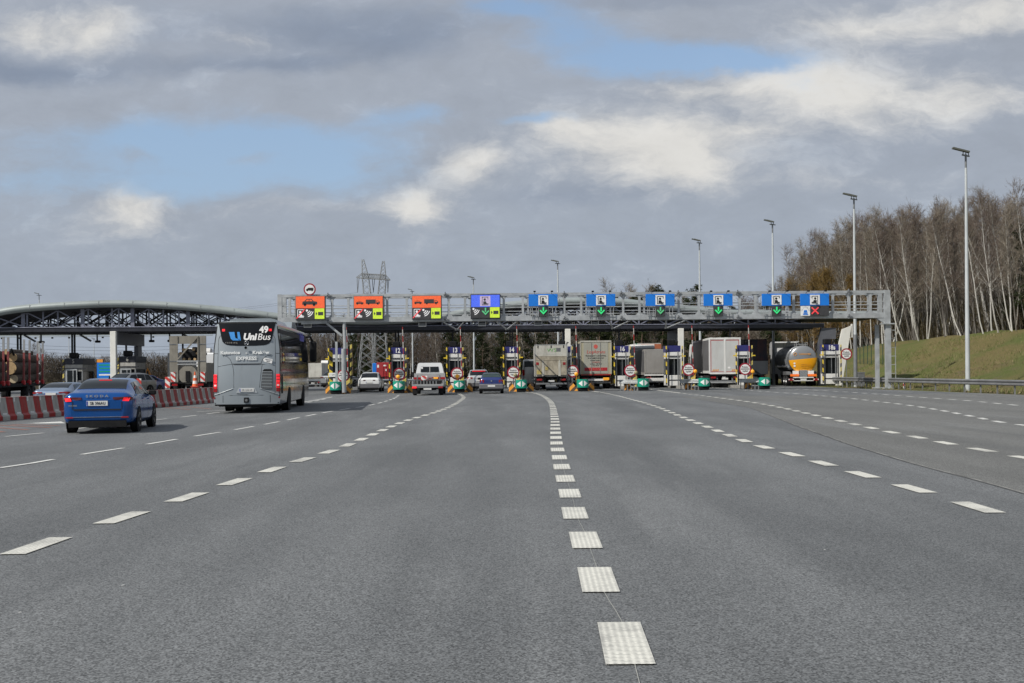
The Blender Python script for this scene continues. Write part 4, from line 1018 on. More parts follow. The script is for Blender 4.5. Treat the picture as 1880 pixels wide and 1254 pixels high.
# sign at the far right on a thin pole
p = AT(1554, 650, 90); r = thing('round_sign', (p.x, 90, 0), 0, 'round red-rimmed toll sign on a thin pole in front of the grass bank', 'road sign', 'round toll signs on the islands')
b = MB(); b.disc((0, 0, p.z), (1, 0, 0), (0, 0, 1), .465, (0, .03, 0), 28); b.build('rim', MAROON, r)
b = MB(); b.disc((0, -.002, p.z), (1, 0, 0), (0, 0, 1), .36, (0, -.008, 0), 28); fc = b.build('face', SIGNW, r)
text('Pobór', .19, SIGNB, fc, (0, -.014, p.z+.15), bold=.002, sx=1.1); text('opłat', .19, SIGNB, fc, (0, -.014, p.z-.15), bold=.002, sx=1.1)
b = MB(); b.box(-.33, .33, -.018, -.011, p.z-.03, p.z+.03); b.build('bar', SIGNB, r)
b = MB(); b.tube([(0, .06, -.1), (0, .06, p.z)], .035, 6); b.build('post', STEELD, r)
# big striped post, white plate and posts round the gantry leg
p = AT(608, 700, 80.5); r = thing('striped_bollard', (p.x, 80.5, 0), 0, 'tall square yellow and black striped post with a small white plate', 'post')
b = MB(); b.cbox(0, 0, 1.6, .24, .2, 3.1, 0, .01); b.build('post', YB, r); b = MB(); b.cbox(.1, -.13, 1.35, .5, .03, .3, 0, .01); b.build('plate', SIGNW, r)
text('1   LPM', .12, STEELD, r, (.1, -.15, 1.35))
p = AT(645, 700, 83); r = thing('striped_bollard', (p.x, 83, 0), 0, 'thin yellow and black striped post right of the gantry leg', 'post')
b = MB(); b.cbox(0, 0, 1.85, .14, .14, 3.5, 0, .01); b.build('post', YBm, r); b = MB(); b.tube([(.45, .3, 0), (.45, .3, 3.4), (.2, .3, 2.6)], .035, 5); b.build('bracket', STEELD, r)
# dark boom across beyond the bus and pickup
r = thing('cross_rail', (0, 0, 0), 0, 'dark horizontal pipe rail behind the toll lanes at the height of car windows', 'rail')
b = MB(); b.tube([(XA(560, 97), 97, 1.05), (XA(1010, 97), 97, 1.1)], .045, 6); b.build('pipe', DARKP, r)
b = MB()
for px in (600, 700, 812, 906): b.bar((XA(px, 97), 97, 0), (XA(px, 97), 97, 1.06), .08)
b.build('post', DARKP, r)

# ------------------------------------------------------------------ lamp masts
def mast(px, base, top_y, Y, n, lab, z0=0, band=False, head=True):
    x = XA(px, Y); zt = CH+(HY-(px-CX)*ROLL-top_y)/F*Y
    r = thing('lamp_mast', (x, Y, hgt(x, Y)-.05), 0, lab, 'lamp mast', 'tall lamp masts round the plaza'); h = zt-hgt(x, Y)
    b = MB(); b.tube([(0, 0, 0), (0, 0, h-1.2), ], [.15, .075], 12); b.build('pole', MASTM, r)
    b = MB(); b.tube([(0, 0, h-1.25), (0, 0, h-.35)], .07, 8); b.build('pole_head', STEELD, r)
    if band: b = MB(); b.tube([(0, 0, .2), (0, 0, 4.2)], [.158, .15], 12); b.build('dark_sleeve', STEELD, r)
    if n:
        b = MB(); b.bar((-.32, -.25, h-.42), (.32, .25, h-.42), .08); b.build('crossarm', STEELD, r)
        for k in range(n):
            o = (k-(n-1)/2)*.33
            b = MB(); c = Vector((o*.8-.34, o*.7-.12, h-.12)); 
            b.bar(c+Vector((-.36, 0, .12)), c+Vector((.34, 0, -.06)), .27, .1); b.bar((o*.8, o*.7, h-.42), c+Vector((.3, 0, -.1)), .05); b.build('floodlight', LAMPG, r)
    return r
MASTM = pbr('pale galvanised mast', (.50, .53, .54), .5, .1, .1, .5); LAMPG = pbr('lamp housing', (.11, .115, .10), .6, .1, .15, 4)
mast(1776.5, 716, 272, 70.5, 3, 'nearest and tallest lamp mast, behind the guard rail at the right')
mast(1570.5, 695, 355, 88.5, 3, 'second lamp mast from the right, behind the gantry end, lower part dark', band=True)
mast(1420.5, 0, 403, 103.4, 2, 'lamp mast rising behind the gantry above the tanker')
mast(1286, 0, 438, 118, 2, 'lamp mast rising behind the gantry above the grey box trailer')
mast(1025.5, 0, 477, 140, 2, 'lamp mast rising behind the gantry above the dirty box truck')
mast(870.5, 0, 507, 163, 2, 'lamp mast behind booth 13, right of it')
mast(758, 0, 530, 186, 1, 'lamp mast behind booth 12, right of it')
mast(609, 0, 548, 203, 1, 'lamp mast right of the bus, seen below the canopy')
mast(73, 0, 537, 187, 1, 'thin lamp mast rising above the canopy at the far left')
mast(127, 0, 612, 300, 1, 'distant lamp mast behind booth 5')
mast(173, 0, 620, 330, 2, 'distant lamp mast between booth 5 and the cream column')

# ------------------------------------------------------------------ pylon and wires
PYM = pbr('pylon steel', (.30, .31, .31), .5, .3, .2, .3)
Yp = 178
def pp(px, py): p = AT(px, py, Yp); return Vector((p.x, p.y, p.z))
r = thing('power_pylon', (XA(688, Yp), Yp, hgt(0, Yp)), 0, 'portal-shaped lattice power pylon behind booth 12', 'pylon')
o_ = Vector(r.location)
def lattice(p0, p1, w0, w1, n, th):
    b = MB(); q0, q1 = V3(p0)-o_, V3(p1)-o_; cs = [(-1, -1), (1, -1), (1, 1), (-1, 1)]
    def at(t, c): c_ = q0.lerp(q1, t); w = (w0+(w1-w0)*t)/2; return c_+Vector((c[0]*w, c[1]*w, 0))
    for c in cs: b.bar(at(0, c), at(1, c), th*.6)
    for i in range(n):
        t0, t1 = i/n, (i+1)/n
        for k in range(4):
            a, d = cs[k], cs[(k+1) % 4]; b.bar(at(t0, a), at(t1, d), th*.36); b.bar(at(t0, d), at(t1, a), th*.36)
    return b
lattice(pp(671, 708), pp(677, 566), 2.5, 1.2, 9, .15).build('leg', PYM, r); lattice(pp(700, 708), pp(698, 566), 2.5, 1.2, 9, .15).build('leg', PYM, r)
lattice(pp(677, 566), pp(671, 510), 1.2, 1.0, 5, .12).build('arm', PYM, r); lattice(pp(698, 566), pp(703, 512), 1.2, 1.0, 5, .12).build('arm', PYM, r)
lattice(pp(671, 510), pp(666, 476), 1.0, .3, 5, .11).build('arm', PYM, r); lattice(pp(703, 512), pp(704, 479), 1.0, .3, 5, .11).build('arm', PYM, r)
b = MB(); a, c = pp(655, 510)-o_, pp(716, 514)-o_; t0, t1 = pp(665, 502.5)-o_, pp(708, 505)-o_
for dy in (-.6, .6):
    d = Vector((0, dy, 0)); b.bar(a+d, c+d, .09); b.bar(t0+d, t1+d, .08); b.bar(a+d, t0+d, .1); b.bar(c+d, t1+d, .1)
    for k in range(10):
        u0, u1 = t0.lerp(t1, k/10), a.lerp(c, .15+.72*(k+.5)/10); b.bar(u0+d, u1+d, .05); b.bar(u1+d, t0.lerp(t1, (k+1)/10)+d, .08)
b.build('cross_beam', PYM, r)
for px in (655.5, 659, 683.5, 688, 714, 711):
    b = MB(); b.tube([pp(px, 511)-o_, pp((656.5, 656.5, 685.5, 685.5, 712, 712)[(655.5, 659, 683.5, 688, 714, 711).index(px)], 537)-o_], .05, 6); b.build('insulator', STEELD, r)
w = thing('power_line', (0, 0, 0), 0, 'thin power lines sagging from the far left to the pylon', 'power line')
b = MB()
def wire(p, q, sag, rad=.006):
    b.tube([p.lerp(q, k/14)-Vector((0, 0, sag*4*(k/14)*(1-k/14))) for k in range(15)], rad, 4, cap=False)
for px, py in ((656.5, 537), (685.5, 537)): wire(pp(px, py), AT(-700, 560+(px-656)*.1, 330), 7, .012)
for k in range(5): wire(AT(-60, 625+6*k, 300), AT(520, 618+6.5*k, 330), 2.5, .03)
b.build('wire', DARKP, w)

# ------------------------------------------------------------------ guard rail, delineator, fence on the right
RAILM = pbr('weathered rail steel', (.24, .245, .25), .55, .4, .2, 2.0, dirt=(.12, .11, .1), dirta=.3)
gp = [Vector(q) for q in ((29.4, 10, 0), (29.0, 30, 0), (27.9, 60, 0), (27.3, 70.2, 0), (26.9, 78, 0), (26.5, 85, 0), (26.1, 91, 0))]
r = thing('guard_rail', (0, 0, 0), 0, 'long double-wave steel guard rail along the grass verge at the right', 'guard rail')
gpa = arc([Vector((p.x, p.y)) for p in gp], .5)
def wavep(j): return [(0, .46), (-.055, .50), (-.055, .56), (0, .61), (-.0, .635), (-.055, .69), (-.055, .75), (0, .79)][j]
b = MB(); n = len(gpa)-1
b.grid(lambda s, t: (gpa[round(s*n)].x+wavep(round(t*7))[0]*1.2, gpa[round(s*n)].y, wavep(round(t*7))[1]), n, 7, 0, False)
b.grid(lambda s, t: (gpa[round(s*n)].x+.03, gpa[round(s*n)].y, .48+.3*t), n, 1, 0, False)
b.build('rail', RAILM, r)
def gx(y):
    for a, c in zip(gpa, gpa[1:]):
        if a.y <= y <= c.y: return a.x+(c.x-a.x)*(y-a.y)/(c.y-a.y)
    return gpa[-1].x
y = 34.0; k = 0
while y < 90.8:
    b = MB(); x = gx(y); b.bar((x+.10, y, -.15), (x+.10, y, .74), .06, .11); b.bar((x, y, .62), (x+.1, y, .62), .08, .2); b.build('post', RAILM, r); y += 2.0 if y < 76 else 1.0
p = AT(1660, 690, 80.0); x = p.x; b = MB(); z = hgt(x, 80)
r = thing('delineator_post', (x, 80, z-.05), 0, 'small white marker post with red band on the verge', 'marker post')
b = MB(); b.cbox(0, 0, .25, .13, .1, .5, 0, .02); b.build('shaft', WHITEC, r); b = MB(); b.cbox(0, -.02, .32, .14, .1, .2, 0, .01); b.build('red_band', RED, r); b = MB(); b.cbox(0, 0, .62, .13, .1, .24, 0, .03); b.build('cap', WHITEC, r)
r = thing('ladder_mast', (XA(1640, 97), 97, hgt(XA(1640, 97), 97)), 0, 'grey ladder-like lattice post right of the gantry leg', 'mast')
b = MB(); zt = 4.55-hgt(XA(1640, 97), 97)+.3
for dx in (-.2, .2): b.bar((dx, 0, 0), (dx, 0, zt-(0 if dx < 0 else .4)), .06)
for k in range(6): b.bar((-.3, 0, zt-.1-k*.75), (.25, 0, zt-.1-k*.75), .05)
b.build('lattice', STEEL, r)
r = thing('mesh_fence', (0, 0, 0), 0, 'green wire mesh fence along the wood edge behind the lamp mast', 'fence')
b = MB(); FG = pbr('green fence wire', (.03, .07, .05), .6, 0, .1, 3)
for i in range(10):
    px = 1572+i*7; y = 126-i*1.5; x = XA(px, y); z = hgt(x, y); b.bar((x, y, z), (x, y, z+2.1), .06)
    if i < 9:
        x2 = XA(px+7, y-1.5); z2 = hgt(x2, y-1.5)
        for k in range(12): b.bar((x, y, z+.1+k*.17), (x2, y-1.5, z2+.1+k*.17), .012)
b.build('mesh', FG, r)
# metal structure right of 18s: railing, electric cabinet
r = thing('utility_cabinet', (XA(1580, 90), 90, 0), 0, 'low grey utility cabinet at the foot of the dark-sleeved mast', 'cabinet')
b = MB(); b.cbox(0, 0, .55, .55, .4, 1.1, 0, .02); b.build('body', SGREY, r); b = MB(); b.cbox(0, 0, 1.13, .62, .46, .06, 0, .01); b.build('lid', STEELD, r)
# ------------------------------------------------------------------ vehicles
def carpaint(name, col, rough=.28, metal=.35, coat=.8, dirt=True):
    return pbr(name, col, rough, metal, .07, .7, coat=coat*.6, dirt=(.16, .15, .14) if dirt else None, dirta=.18)
P_BLUE = carpaint('bright blue metallic', (.0012, .078, .31), .2, .45); P_DBLUE = carpaint('dark blue paint', (.022, .04, .17), .35, .2)
P_SILV = carpaint('grey silver paint', (.30, .31, .32), .35, .5); P_LBLUE = carpaint('light blue paint', (.16, .22, .32), .35, .3)
P_BUS = pbr('bus grey metallic', (.29, .325, .35), .38, .3, .05, .5, coat=.4, dirt=(.14, .14, .13), dirta=.25)
P_SIDE = pbr('polished dark bus side', (.10, .105, .115), .10, .75, .2, .6, coat=.6)
SEAM = pbr('panel gap', (.012, .012, .014), .8, 0, 0)
PLATE = pbr('licence plate', (.66, .66, .64), .4, 0, .05, 3)
PLBLUE = pbr('plate blue strip', (.01, .04, .35), .4, 0, 0)

class Body:
    """lofted body: stations (y, zb, wb, zbelt, zt, wt); x right, y forward, z up, rear at y=0"""
    def __init__(s, st): s.st = st; s.ys = [q[0] for q in st]
    def par(s, y):
        st = s.st; i = min(max(bisect.bisect(s.ys, y)-1, 0), len(st)-2); a, b_ = st[i], st[i+1]; p = st[max(i-1, 0)]; n = st[min(i+2, len(st)-1)]
        h = b_[0]-a[0]; t = (y-a[0])/h; o = []
        for k in range(1, 6):
            m0 = (b_[k]-p[k])/(b_[0]-p[0]) if i > 0 else (b_[k]-a[k])/h; m1 = (n[k]-a[k])/(n[0]-a[0]) if i < len(st)-2 else (b_[k]-a[k])/h
            d = (b_[k]-a[k])/h
            if d == 0: m0 = m1 = 0
            elif m0*d < 0: m0 = 0
            if d and m1*d < 0: m1 = 0
            m0 = max(-3*abs(d), min(3*abs(d), m0)); m1 = max(-3*abs(d), min(3*abs(d), m1))
            o.append((2*t**3-3*t*t+1)*a[k]+(t**3-2*t*t+t)*h*m0+(-2*t**3+3*t*t)*b_[k]+(t**3-t*t)*h*m1)
        return o
    def ring(s, y):
        zb, wb, ze, zt, wt = s.par(y); zm = zb+(ze-zb)*.55
        return [(0, zb), (wb*.84, zb), (wb*.955, zb+.05), (wb*.99, zb+.16), (wb, zm), (wb*.985, ze-.09), (wb*.95, ze), (wt+(wb*.95-wt)*.5, ze+(zt-ze)*.5), (wt, zt-.055*min(1, (zt-ze)/.3)), (wt*.9, zt-.018*min(1, (zt-ze)/.3)), (wt*.5, zt-.002), (0, zt)]
    def pt(s, y, t, off=0, side=1):
        r = s.ring(y); i = min(int(t), len(r)-2); f = t-i; x = r[i][0]+(r[i+1][0]-r[i][0])*f; z = r[i][1]+(r[i+1][1]-r[i][1])*f
        if off:
            dx, dz = r[i+1][0]-r[i][0], r[i+1][1]-r[i][1]; l = math.hypot(dx, dz) or 1; e = .02
            y2 = min(s.ys[-1], y+e); y1 = max(0, y-e)
            p1 = s.pt(y1, t); p2 = s.pt(y2, t); du = Vector(p2)-Vector(p1); dv = Vector((dx, 0, dz)); nrm = du.cross(dv)
            nrm = nrm.normalized()
            if nrm.x < 0 or (abs(nrm.x) < .02 and nrm.z < 0): nrm = -nrm
            x += nrm.x*off; z += nrm.z*off; y += nrm.y*off
        return (side*x, y, z)
    def hull(s, name, m, par, ny=46, mats=None):
        b = MB(); L = s.ys[-1]; yy = sorted(set([0, .015, .04, .08, .14]+[L*i/ny for i in range(1, ny)]+[L-.15, L-.07, L-.02, L])); T = 11
        for sd in (1, -1):
            vs = [s.pt(y, t, 0, sd) for y in yy for t in range(T+1)]; w = T+1
            fs = [(i*w+j, (i+1)*w+j, (i+1)*w+j+1, i*w+j+1) for i in range(len(yy)-1) for j in range(T)]
            if sd > 0: fs = [tuple(reversed(f)) for f in fs]
            b.add(vs, fs, 0, True)
        for y in (0, L):
            r = s.ring(y); b.add([(x, y, z) for x, z in r]+[(-x, y, z) for x, z in reversed(r[1:-1])], [tuple(range(2*len(r)-2))], 0)
        # close coincident vertices along the middle
        o = b.build(name, m, par); return o
    def patch(s, name, m, par, yb0, yb1, yt0, yt1, t0, t1, off=.006, sides=(1, -1), ny=8, nt=4):
        o = None
        for sd in sides:
            b = MB()
            def fn(u, v):
                y = (yb0+(yb1-yb0)*u)*(1-v)+(yt0+(yt1-yt0)*u)*v; return s.pt(y, t0+(t1-t0)*v, off, sd)
            b.grid(fn, ny, nt, 0, True, sd > 0); o = b.build(name, m, par)
        return o
    def top(s, name, m, par, y0, y1, t0, off=.006, n0=8, shrink=0):
        b = MB()
        def fn(u, v):   # u along y, v across
            y = y0+(y1-y0)*u; q = v*2-1; tt = 11-(11-t0+(-shrink*(1-u)))*abs(q); return s.pt(y, tt, off, 1 if q >= 0 else -1)
        b.grid(fn, n0, 16, 0, True, True); return b.build(name, m, par)
RIM = pbr('alloy rim', (.38, .38, .39), .35, .8, .15, 5)
def wheel(par, x, y, r=.33, w=.21, rim=RIM, spokes=5, sgn=None, flat=False):
    sg = sgn if sgn is not None else (1 if x > 0 else -1)
    b = MB(); hw = w/2
    b.lathe([(r*.62, -hw), (r*.9, -hw), (r*.985, -hw*.75), (r, -hw*.4), (r, hw*.4), (r*.985, hw*.75), (r*.9, hw), (r*.62, hw)], (x, y, r), (1, 0, 0), 26)
    t = b.build('wheel', RUBBER, par)
    b = MB(); c = (x, y, r)
    b.lathe([(r*.63, hw*.8), (r*.6, hw*.55), (r*.25, hw*(.35 if not flat else .1)), (.001, hw*(.4 if not flat else .1))] if sg > 0 else [(r*.63, -hw*.8), (r*.6, -hw*.55), (r*.25, -hw*(.35 if not flat else .1)), (.001, -hw*(.4 if not flat else .1))], c, (1, 0, 0), 20, 0, False)
    for k in range(spokes):
        a = 2*math.pi*k/spokes; d = Vector((0, math.cos(a), math.sin(a)))
        b.bar(Vector(c)+Vector((sg*hw*.72, 0, 0)), Vector(c)+Vector((sg*hw*.9, 0, 0))+d*r*.6, .03, .055, 1)
    b.build('rim', [BLACK if spokes else rim, rim], t)
    return t
def arch(par, x, y, r, m=UNDER):
    b = MB(); sg = 1 if x > 0 else -1; b.disc((x, y, r*.97), (0, 1, 0), (0, 0, 1), r*1.14, (sg*.012, 0, 0), 22); b.build('wheel_arch', m, par)
def car(name, label, cat, loc, rz, st, L, W, paint, glass, wheels, wr=.33, group=None, deck=None, detail=1, plate='', lamp=TAILD, lampx=(.42, .84), lampz=(.80, .95), rw=(.5, 1.3), sidew=None, dark_skirt=.22, plz=None, brake=None):
    r = thing(name, loc, rz, label, cat, group); B = Body(st)
    B.hull('body', paint, r)
    B.top('rear_window', glass, r, rw[0], rw[1], 8.35)
    ws = sidew['ws']; B.top('windscreen', glass, r, ws[0], ws[1], 8.3)
    for (a, b_, c, d) in sidew['win']: B.patch('side_window', glass, r, a, b_, c, d, 6.25, 7.75)
    for y in sidew['seam']: B.patch('door_gap', SEAM, r, y, y+.018, y, y+.018, 2.5, 6.1, .003, ny=1, nt=8)
    for y in sidew.get('handle', ()):
        for sd in (1, -1):
            p = Vector(B.pt(y, 5.3, .02, sd)); b = MB(); b.cbox(p.x, p.y, p.z, .035, .17, .035, 0, .01); b.build('door_handle', paint, r)
    B.patch('sill', BLACK, r, .75, L-.85, .75, L-.85, 1.2, 2.4, .008, ny=10, nt=2)
    hw = W/2
    for y in wheels:
        for sd in (1, -1):
            x = B.ring(y)[4][0]*sd; arch(r, x*.992, y, wr); wheel(r, x-sd*.098, y, wr)
    b = MB(); b.box(-hw*.8, hw*.8, -.012, .12, st[0][1]-.20, st[0][1]-.03); b.box(-hw*.7, hw*.7, .1, L-.3, .17, .3)
    b.build('bumper_skirt', BLACK, r)
    for sd in (1, -1):   # rear lamps wrap the corner
        b = MB()
        z0, z1 = lampz; x0, x1 = lampx
        b.add([(sd*x0, -.02, z0+.05), (sd*x1, -.02+.05, z0), (sd*(hw*.985), .16, z0+.03), (sd*hw*.97, .16, z1-.02), (sd*x1, .03, z1), (sd*x0, -.015, z1-.01)]+
              [(sd*x0, .1, z0+.05), (sd*x1*.9, .12, z0), (sd*x1*.9, .2, z1), (sd*x0, .1, z1-.01)],
              [(0, 1, 4, 5) if sd > 0 else (5, 4, 1, 0), (1, 2, 3, 4) if sd > 0 else (4, 3, 2, 1), (5, 4, 3, 8, 9) if sd > 0 else (9, 8, 3, 4, 5)], 0)
        lp = b.build('tail_lamp', lamp, r)
        if brake:
            b = MB(); b.add([(sd*(x1-.16), -.03, z0+.01), (sd*x1, .01, z0-.0), (sd*(x1+.035), .05, z1-.03), (sd*(x1-.12), -.02, z1-.02)], [(0, 1, 2, 3) if sd > 0 else (3, 2, 1, 0)]); b.build('lit_brake_light', TAIL, lp)
    pz = plz or lampz[0]
    b = MB(); b.cbox(0, -.018, pz, .54, .02, .13, 0, .004); pl = b.build('number_plate', PLATE, r)
    b = MB(); b.box(-.265, -.235, -.033, -.029, pz-.055, pz+.055); b.build('blue_strip', PLBLUE, pl)
    if plate: text(plate, .105, SIGNB, pl, (.015, -.032, pz), bold=0, sx=.86, spacing=1.05)
    mz = st[0][3]
    for sd in (1, -1):
        y = sidew['mir']; p = Vector(B.pt(y, 6.4, .0, sd)); b = MB(); b.cbox(p.x+sd*.12, p.y, p.z+.05, .2, .11, .15, 0, .03); b.bar(p, p+Vector((sd*.08, 0, .02)), .04); b.build('wing_mirror', BLACK, r)
    return r, B
sedan = [(0, .38, .67, .86, .90, .58), (.05, .31, .80, .96, 1.03, .68), (.16, .27, .878, 1.0, 1.10, .72), (.38, .27, .905, 1.0, 1.13, .70), (.62, .25, .915, 1.0, 1.20, .66), (1.0, .22, .915, .985, 1.36, .62), (1.4, .22, .915, .97, 1.445, .60),
         (2.1, .22, .915, .95, 1.475, .60), (2.7, .22, .915, .93, 1.445, .60), (3.15, .22, .915, .92, 1.28, .64), (3.55, .24, .91, .91, 1.03, .72), (3.9, .25, .90, .87, .97, .72), (4.35, .27, .86, .76, .88, .66), (4.6, .32, .74, .62, .74, .55), (4.69, .38, .62, .52, .6, .45)]
sw = dict(ws=(3.5, 2.72), win=[(.95, 1.6, 1.3, 1.62), (1.66, 2.5, 1.68, 2.45), (2.56, 3.42, 2.5, 2.85)], seam=(1.62, 2.54, 3.46), handle=(1.75, 2.7), mir=3.2)
SMOKE = pbr('smoked red lamp', (.09, .008, .01), .15, 0, .2, 5, coat=.5)
r, B = car('saloon_car', 'bright blue saloon car with lit brake lights beside the red and white barriers', 'car', (XA(178, 29.6), 29.6, 0), R(9.5), sedan, 4.69, 1.83, P_BLUE, GLASS, (.95, 3.72), .335,
           plate='SB 306AU', lampx=(.40, .80), lampz=(.86, .98), rw=(.60, 1.36), sidew=sw, brake=True, plz=.81, lamp=SMOKE)
text('S K O D A', .085, CHROME, r, (0, -.012, 1.0), bold=.003, sx=1.5, name='boot_lettering')
text('OCTAVIA', .05, CHROME, r, (-.62, .0, .75), bold=.002, sx=1.0, name='boot_lettering')
b = MB(); b.box(-.17, .17, -.03, .0, .0, .022); o = b.build('third_brake_light', TAIL, r, (0, 1.2, 1.405))
b = MB(); b.prism([(0, 0), (.18, 0), (.16, .03), (.03, .09)], (0, 1.6, 1.455), (0, 1, 0), (0, 0, 1), (.02, 0, 0)); b.build('roof_aerial', BLACK, r)
b = MB(); b.box(-.60, .60, -.02, .0, .625, .66); b.build('boot_gap', SEAM, r)
b = MB(); b.box(-.72, .72, -.016, .03, .425, .438); b.box(-.63, -.615, -.012, .0, .66, .85); b.box(.615, .63, -.012, 0, .66, .85); b.build('bumper_line', SEAM, r)
b = MB(); b.box(-.62, .62, -.024, -.012, .444, .454); b.build('chrome_strip', CHROME, r)
for sd in (-1, 1):
    b = MB(); b.cbox(sd*.70, .0, .435, .2, .05, .04, 0, .008); b.build('reflector', TAILD, r)
# hatchback
hatch = [(0, .42, .70, .82, .92, .58), (.06, .34, .79, .9, 1.04, .64), (.2, .28, .815, .93, 1.18, .62), (.45, .26, .82, .93, 1.34, .58), (.8, .24, .82, .92, 1.40, .56), (1.5, .22, .82, .9, 1.42, .56), (2.2, .22, .82, .88, 1.38, .56), (2.75, .24, .82, .87, 1.1, .62), (3.1, .25, .81, .82, .93, .66), (3.6, .28, .76, .7, .8, .6), (3.77, .38, .62, .55, .62, .5)]
hw_ = dict(ws=(2.72, 2.2), win=[(.5, .95, .62, .98), (1.0, 1.75, 1.02, 1.7), (1.8, 2.6, 1.76, 2.2)], seam=(.98, 1.78, 2.65), handle=(), mir=2.45)
GREYP = pbr('grey plastic bumper', (.13, .13, .14), .6, 0, .1, 3)
Yk = 75.5
r, B = car('hatchback_car', 'small dark blue hatchback with grey bumper in the lane between booths 13 and 14', 'car', (XA(902, Yk), Yk, 0), R(1), hatch, 3.77, 1.64, P_DBLUE, GLASSG, (.62, 3.05), .28, plate='WN 97ES', lampx=(.50, .76), lampz=(.72, .95), rw=(.12, .62), sidew=hw_, plz=.50, lamp=TAILD)
b = MB(); b.cbox(0, .05, .48, 1.66, .26, .36, 0, .06); b.build('bumper', GREYP, r)
b = MB(); b.cbox(0, -.085, .52, .5, .02, .12, 0, .004); b.build('number_plate', PLATE, r)
b = MB(); b.disc((0, -.01, .86), (1, 0, 0), (0, 0, 1), .05, (0, -.02, 0), 8); b.build('badge', CHROME, r)
suv = [(0, .46, .80, .95, 1.02, .66), (.06, .38, .90, 1.0, 1.12, .72), (.2, .32, .935, 1.03, 1.24, .72), (.5, .30, .94, 1.03, 1.46, .68), (.8, .28, .94, 1.02, 1.58, .66), (1.6, .26, .94, 1.0, 1.64, .66), (2.6, .26, .94, .99, 1.6, .64), (3.2, .27, .94, .98, 1.32, .68), (3.6, .28, .93, .97, 1.1, .76), (4.2, .32, .88, .88, 1.0, .7), (4.5, .42, .72, .66, .8, .55)]
sv_ = dict(ws=(3.5, 2.72), win=[(.5, 1.2, .72, 1.2), (1.26, 2.1, 1.26, 2.05), (2.16, 3.2, 2.12, 2.7)], seam=(1.23, 2.13, 3.3), handle=(1.4, 2.3), mir=3.0)
r, B = car('estate_car', 'white sport utility car passing the lane left of booth 12', 'car', (XA(677.5, 85.5), 85.5, 0), R(2), suv, 4.5, 1.86, WHITEC, GLASS, (.85, 3.55), .36, lampx=(.30, .84), lampz=(.90, 1.02), rw=(.14, .74), sidew=sv_, plz=.80, lamp=pbr('smoked lamp', (.06, .012, .012), .2, 0, 0))
b = MB(); b.box(-.84, .84, -.03, .1, .36, .68); b.build('bumper_cladding', GREYP, r); r.scale = (.92, .92, .92)
r, B = car('estate_car', 'silver and white sport utility car partly behind the small blue hatchback', 'car', (XA(879, 86.5), 86.5, 0), R(3), suv, 4.5, 1.86, pbr('pale silver paint', (.52, .53, .54), .35, .3, .1, 1, coat=.5), GLASS, (.85, 3.55), .36, lampx=(.50, .86), lampz=(.88, 1.06), rw=(.14, .74), sidew=sv_, plz=.80)
b = MB(); b.box(-.5, .5, .52, .56, 1.5, 1.55); b.build('third_brake_light', TAIL, r); b = MB(); b.box(-.84, .84, -.03, .1, .36, .62); b.build('bumper_cladding', GREYP, r)
# low cars in the left lanes, mostly behind the barriers
r, B = car('saloon_car', 'light blue car behind the barriers beside the log trailer', 'car', (XA(92, 50), 50, 0), R(4), sedan, 4.69, 1.83, P_LBLUE, GLASS, (.95, 3.72), .335, sidew=sw, rw=(.6, 1.36), lampx=(.4, .8), lampz=(.86, .98)); r.scale = (.92, 1, .82)
r, B = car('estate_car', 'grey car seen beyond the barriers right of booth 6', 'car', (XA(270, 84), 84, 0), R(160), suv, 4.5, 1.86, P_SILV, GLASS, (.85, 3.55), .36, lampx=(.5, .86), lampz=(.88, 1.06), rw=(.14, .74), sidew=sv_)
r, B = car('saloon_car', 'dark car beyond the barriers under the orange roadwork signs', 'car', (XA(287, 88), 88, 0), R(165), sedan, 4.69, 1.83, P_DBLUE, GLASS, (.95, 3.72), .335, sidew=sw, rw=(.6, 1.36), lampx=(.4, .8), lampz=(.86, .98))
r, B = car('estate_car', 'distant grey car beyond the lanes right of the bus', 'car', (XA(601, 112), 112, 0), R(-25), suv, 4.5, 1.86, P_SILV, GLASS, (.85, 3.55), .36, lampx=(.5, .86), lampz=(.88, 1.06), rw=(.14, .74), sidew=sv_)

